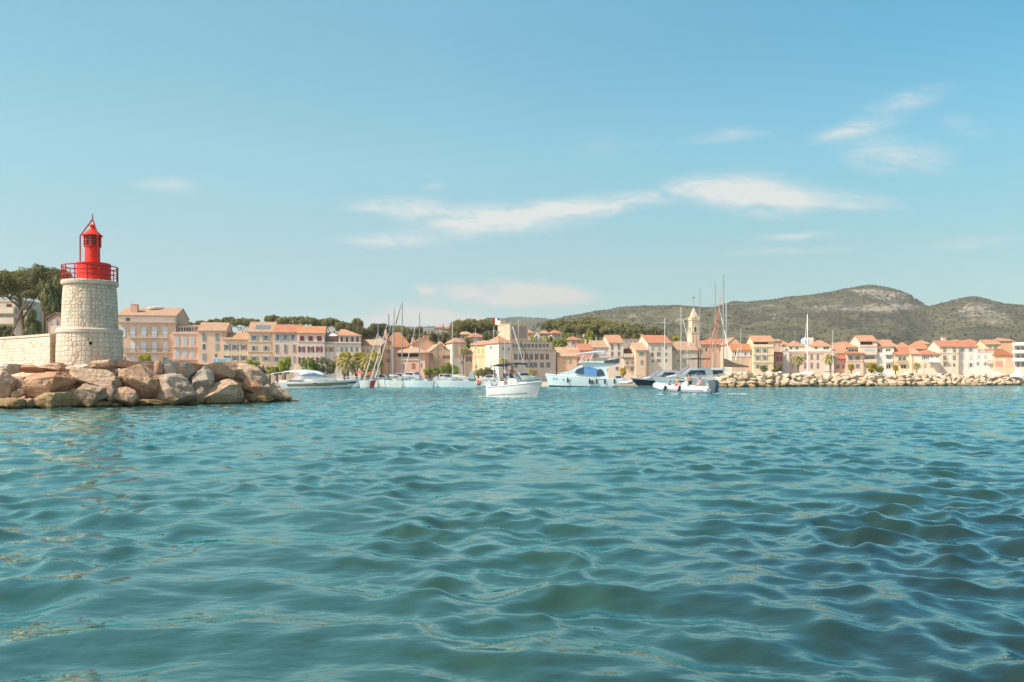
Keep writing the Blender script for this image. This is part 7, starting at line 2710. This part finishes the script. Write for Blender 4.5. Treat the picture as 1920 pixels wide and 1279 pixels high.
def person(label, loc, rz, pose, shirt, pants, hair=HAIR, skin=SKIN, hat=None, scale=1.0, lean=0.0, group=None, bare=False, armpose='forward'):
    """figure facing +x; pose 'stand' or 'sit'; joints in metres"""
    p = thing('person', label, 'person', loc, rz, group)
    p.scale = (scale,) * 3
    J = {}
    hipz = 0.93 if pose == 'stand' else 0.48
    J['pel'] = (0, 0, hipz, .13, .15)
    cz_ = hipz
    J['waist'] = (.01 + lean * .15, 0, cz_ + .16, .115, .14)
    J['chest'] = (.02 + lean * .4, 0, cz_ + .36, .125, .17)
    J['neckb'] = (.01 + lean * .55, 0, cz_ + .52, .07, .09)
    J['neck'] = (.03 + lean * .62, 0, cz_ + .58, .052)
    J['jaw'] = (.065 + lean * .66, 0, cz_ + .64, .068, .062)
    J['head'] = (.04 + lean * .70, 0, cz_ + .73, .095, .078)
    J['crown'] = (.03 + lean * .72, 0, cz_ + .80, .070)
    nodes, names = [], []
    E_ = []

    def add(nm, v, par=None):
        names.append(nm)
        nodes.append(v)
        if par:
            E_.append((names.index(par), names.index(nm)))
    add('pel', J['pel'])
    for a, b_ in (('waist', 'pel'), ('chest', 'waist'), ('neckb', 'chest'), ('neck', 'neckb'), ('jaw', 'neck'), ('head', 'jaw'), ('crown', 'head')):
        add(a, J[a], b_)
    add('nose', (J['head'][0] + .115, 0, J['head'][2] - .035, .014), 'jaw')
    shx, shz = J['chest'][0], cz_ + .46
    arms = {}
    for s, sn in ((1, 'l'), (-1, 'r')):
        sh = (shx, s * .19, shz, .062)
        if armpose == 'forward':
            el = (shx + .12, s * .26, shz - .27, .046)
            wr_ = (shx + .34, s * .17, shz - .22, .030)
            hd = Vector((1, -.2 * s, .1))
        elif armpose == 'down':
            el = (shx - .03, s * .27, shz - .29, .046)
            wr_ = (shx + .06, s * .27, shz - .54, .030)
            hd = Vector((.25, 0, -1))
        else:  # lap
            el = (shx - .02, s * .27, shz - .27, .046)
            wr_ = (shx + .22, s * .16, shz - .40, .030)
            hd = Vector((1, -.35 * s, -.2))
        hd.normalize()
        add('sh' + sn, sh, 'chest')
        add('el' + sn, el, 'sh' + sn)
        add('wr' + sn, wr_, 'el' + sn)
        pm = Vector(wr_[:3]) + hd * .07
        add('pm' + sn, (*pm, .030, .038), 'wr' + sn)
        side = hd.cross(Vector((0, 0, 1)))
        side = side.normalized() if side.length > .1 else Vector((0, 1, 0))
        for k, (off, ln) in enumerate(((-.030, .062), (-.010, .075), (.010, .070), (.029, .055))):
            k1 = pm + hd * .04 + side * off
            k2 = k1 + (hd + Vector((0, 0, -.45))).normalized() * ln
            add('f%d%s' % (k, sn), (*k1, .0105), 'pm' + sn)
            add('t%d%s' % (k, sn), (*k2, .0085), 'f%d%s' % (k, sn))
        th1 = Vector(wr_[:3]) + hd * .04 + side * (-.045 * s)
        add('th' + sn, (*th1, .012), 'pm' + sn)
        add('tt' + sn, (*(th1 + (hd * .8 - side * s * .5).normalized() * .045), .0095), 'th' + sn)
        hp = (0, s * .095, hipz - .03, .098)
        if pose == 'stand':
            kn = (.04, s * .11, .50, .062)
            an = (-.01, s * .12, .09, .042)
            to_ = (.17, s * .14, .03, .034)
        else:
            kn = (.43, s * .15, hipz + .02, .066)
            an = (.44, s * .15, .09, .042)
            to_ = (.62, s * .17, .035, .034)
        add('hp' + sn, hp, 'pel')
        add('kn' + sn, kn, 'hp' + sn)
        cf = tuple((np.array(kn[:3]) * .66 + np.array(an[:3]) * .34) + np.array([-.02, 0, 0]))
        add('cf' + sn, (*cf, .056), 'kn' + sn)
        add('an' + sn, an, 'cf' + sn)
        add('to' + sn, to_, 'an' + sn)
    link('body', skin_mesh('body', nodes, E_, skin), p)
    get = {n: nodes[i] for i, n in enumerate(names)}

    def garment(nm, parts, edges, grow, mat_):
        ns = []
        for a in parts:
            v = get[a] if isinstance(a, str) else a
            ns.append((v[0], v[1], v[2], v[3] + grow, (v[4] if len(v) > 4 else v[3]) + grow))
        link(nm, skin_mesh(nm, ns, edges, mat_), p)

    def lerp(a, b_, t_):
        return tuple(x * (1 - t_) + y * t_ for x, y in zip(get[a][:4], get[b_][:4]))
    if not bare:
        nk = lerp('chest', 'neckb', .8)
        garment('shirt', ['pel', 'waist', 'chest', (*nk[:3], .085, .11), 'shl', lerp('shl', 'ell', .75), 'shr', lerp('shr', 'elr', .75)],
                [(0, 1), (1, 2), (2, 3), (2, 4), (4, 5), (2, 6), (6, 7)], .020, shirt)
    garment('shorts', ['pel', 'hpl', lerp('hpl', 'knl', .85), 'hpr', lerp('hpr', 'knr', .85)], [(0, 1), (1, 2), (0, 3), (3, 4)], .022, pants)
    hx, hz_ = get['head'][0], get['head'][2]
    if hat:
        b = MB().lathe([(.112, hz_ + .03), (.118, hz_ + .06), (.10, hz_ + .13), (.05, hz_ + .165), (.005, hz_ + .17)], 16, hx - .01, 0)
        b.box(hx + .08, hx + .19, -.07, .07, hz_ + .035, hz_ + .05)
        b.build('cap', hat, p, 50)
    b = MB()
    vs = [(hx - .02, 0, hz_ + .02, .105, .088), (hx - .055, 0, hz_ - .03, .075, .075), (hx - .01, 0, hz_ + .075, .082, .075)]
    link('hair', skin_mesh('hair', vs, [(0, 1), (0, 2)], hair), p)
    b = MB()
    for s in (-1, 1):
        b.lathe([(.001, hz_ - .012), (.011, hz_), (.001, hz_ + .012)], 8, hx + .088, s * .033, caps=False)
    b.box(hx + .085, hx + .092, -.022, .022, hz_ - .078, hz_ - .07)
    b.build('face', paint('#4a2c22', .6), p)
    return p


def aboard(o, x, y, z):
    v_ = Matrix.Rotation(o.rotation_euler.z, 3, 'Z') @ Vector((x * o.scale.x, y * o.scale.y, 0)) + o.location
    return (v_.x, v_.y, z)


NAVYC = paint('#3b3f5c', .8)
person('man in a pale pink shirt and dark shorts steering the small white motor boat', aboard(SB, 1.85, .1 - .35, 1.22), SB.rotation_euler.z, 'stand', paint('#e3c3c6', .85, .85), NAVYC, scale=1.18, armpose='forward', lean=.12)
person('tanned bare chested man with dark hair behind the console of the small white motor boat', aboard(SB, 2.15, .45, 1.22), SB.rotation_euler.z - .3, 'stand', None, paint('#5d6f6a', .8), skin=paint('#c98f62', .6, .75), bare=True, lean=.1, scale=1.15)
person('person in a blue top sitting at the bow of the rigid inflatable boat', aboard(RB, 5.0, .35, .68), RB.rotation_euler.z + 2.6, 'sit', paint('#86b2cf', .85, .85), NAVYC, hair=paint('#b0705c', .8), armpose='lap', lean=.1, scale=1.12)
person('pale bare backed person leaning forward in the middle of the rigid inflatable boat', aboard(RB, 4.05, .25, .66), RB.rotation_euler.z + 3.0, 'sit', None, paint('#c23b34', .8), skin=paint('#e6bd9a', .6, .85), bare=True, armpose='lap', lean=.25, scale=1.12)
person('person with a green cap and white shirt at the console of the rigid inflatable boat', aboard(RB, 3.35, -.55, .55), RB.rotation_euler.z, 'stand', paint('#dedfd6', .85, .85), paint('#b9b09c', .8), hat=paint('#4fae72', .7, .8), armpose='forward', scale=1.06)
person('tanned person with a dark ponytail standing behind the console of the rigid inflatable boat', aboard(RB, 2.35, .2, .55), RB.rotation_euler.z, 'stand', paint('#d39a6c', .8), paint('#2e2a2c', .8), skin=paint('#cf9a70', .6, .8), bare=True, armpose='forward', scale=1.06)
person('person in a pink shirt sitting at the stern of the rigid inflatable boat', aboard(RB, .9, .6, .66), RB.rotation_euler.z + 1.4, 'sit', paint('#e88f9c', .85, .85), paint('#d9c9b4', .8), armpose='lap', scale=1.08)
person('person in a navy shirt on the stern platform of the sleek motor yacht', aboard(MY, .2, -.6, .43), R(60), 'stand', NAVYC, paint('#cbbfae', .8), armpose='down')
person('person in a red top standing on the deck of the leftmost sailing boat', ((686 - CX) * 187 / F, 188.0, 1.62), R(200), 'stand', paint('#cf5a48', .8), NAVYC, armpose='down')
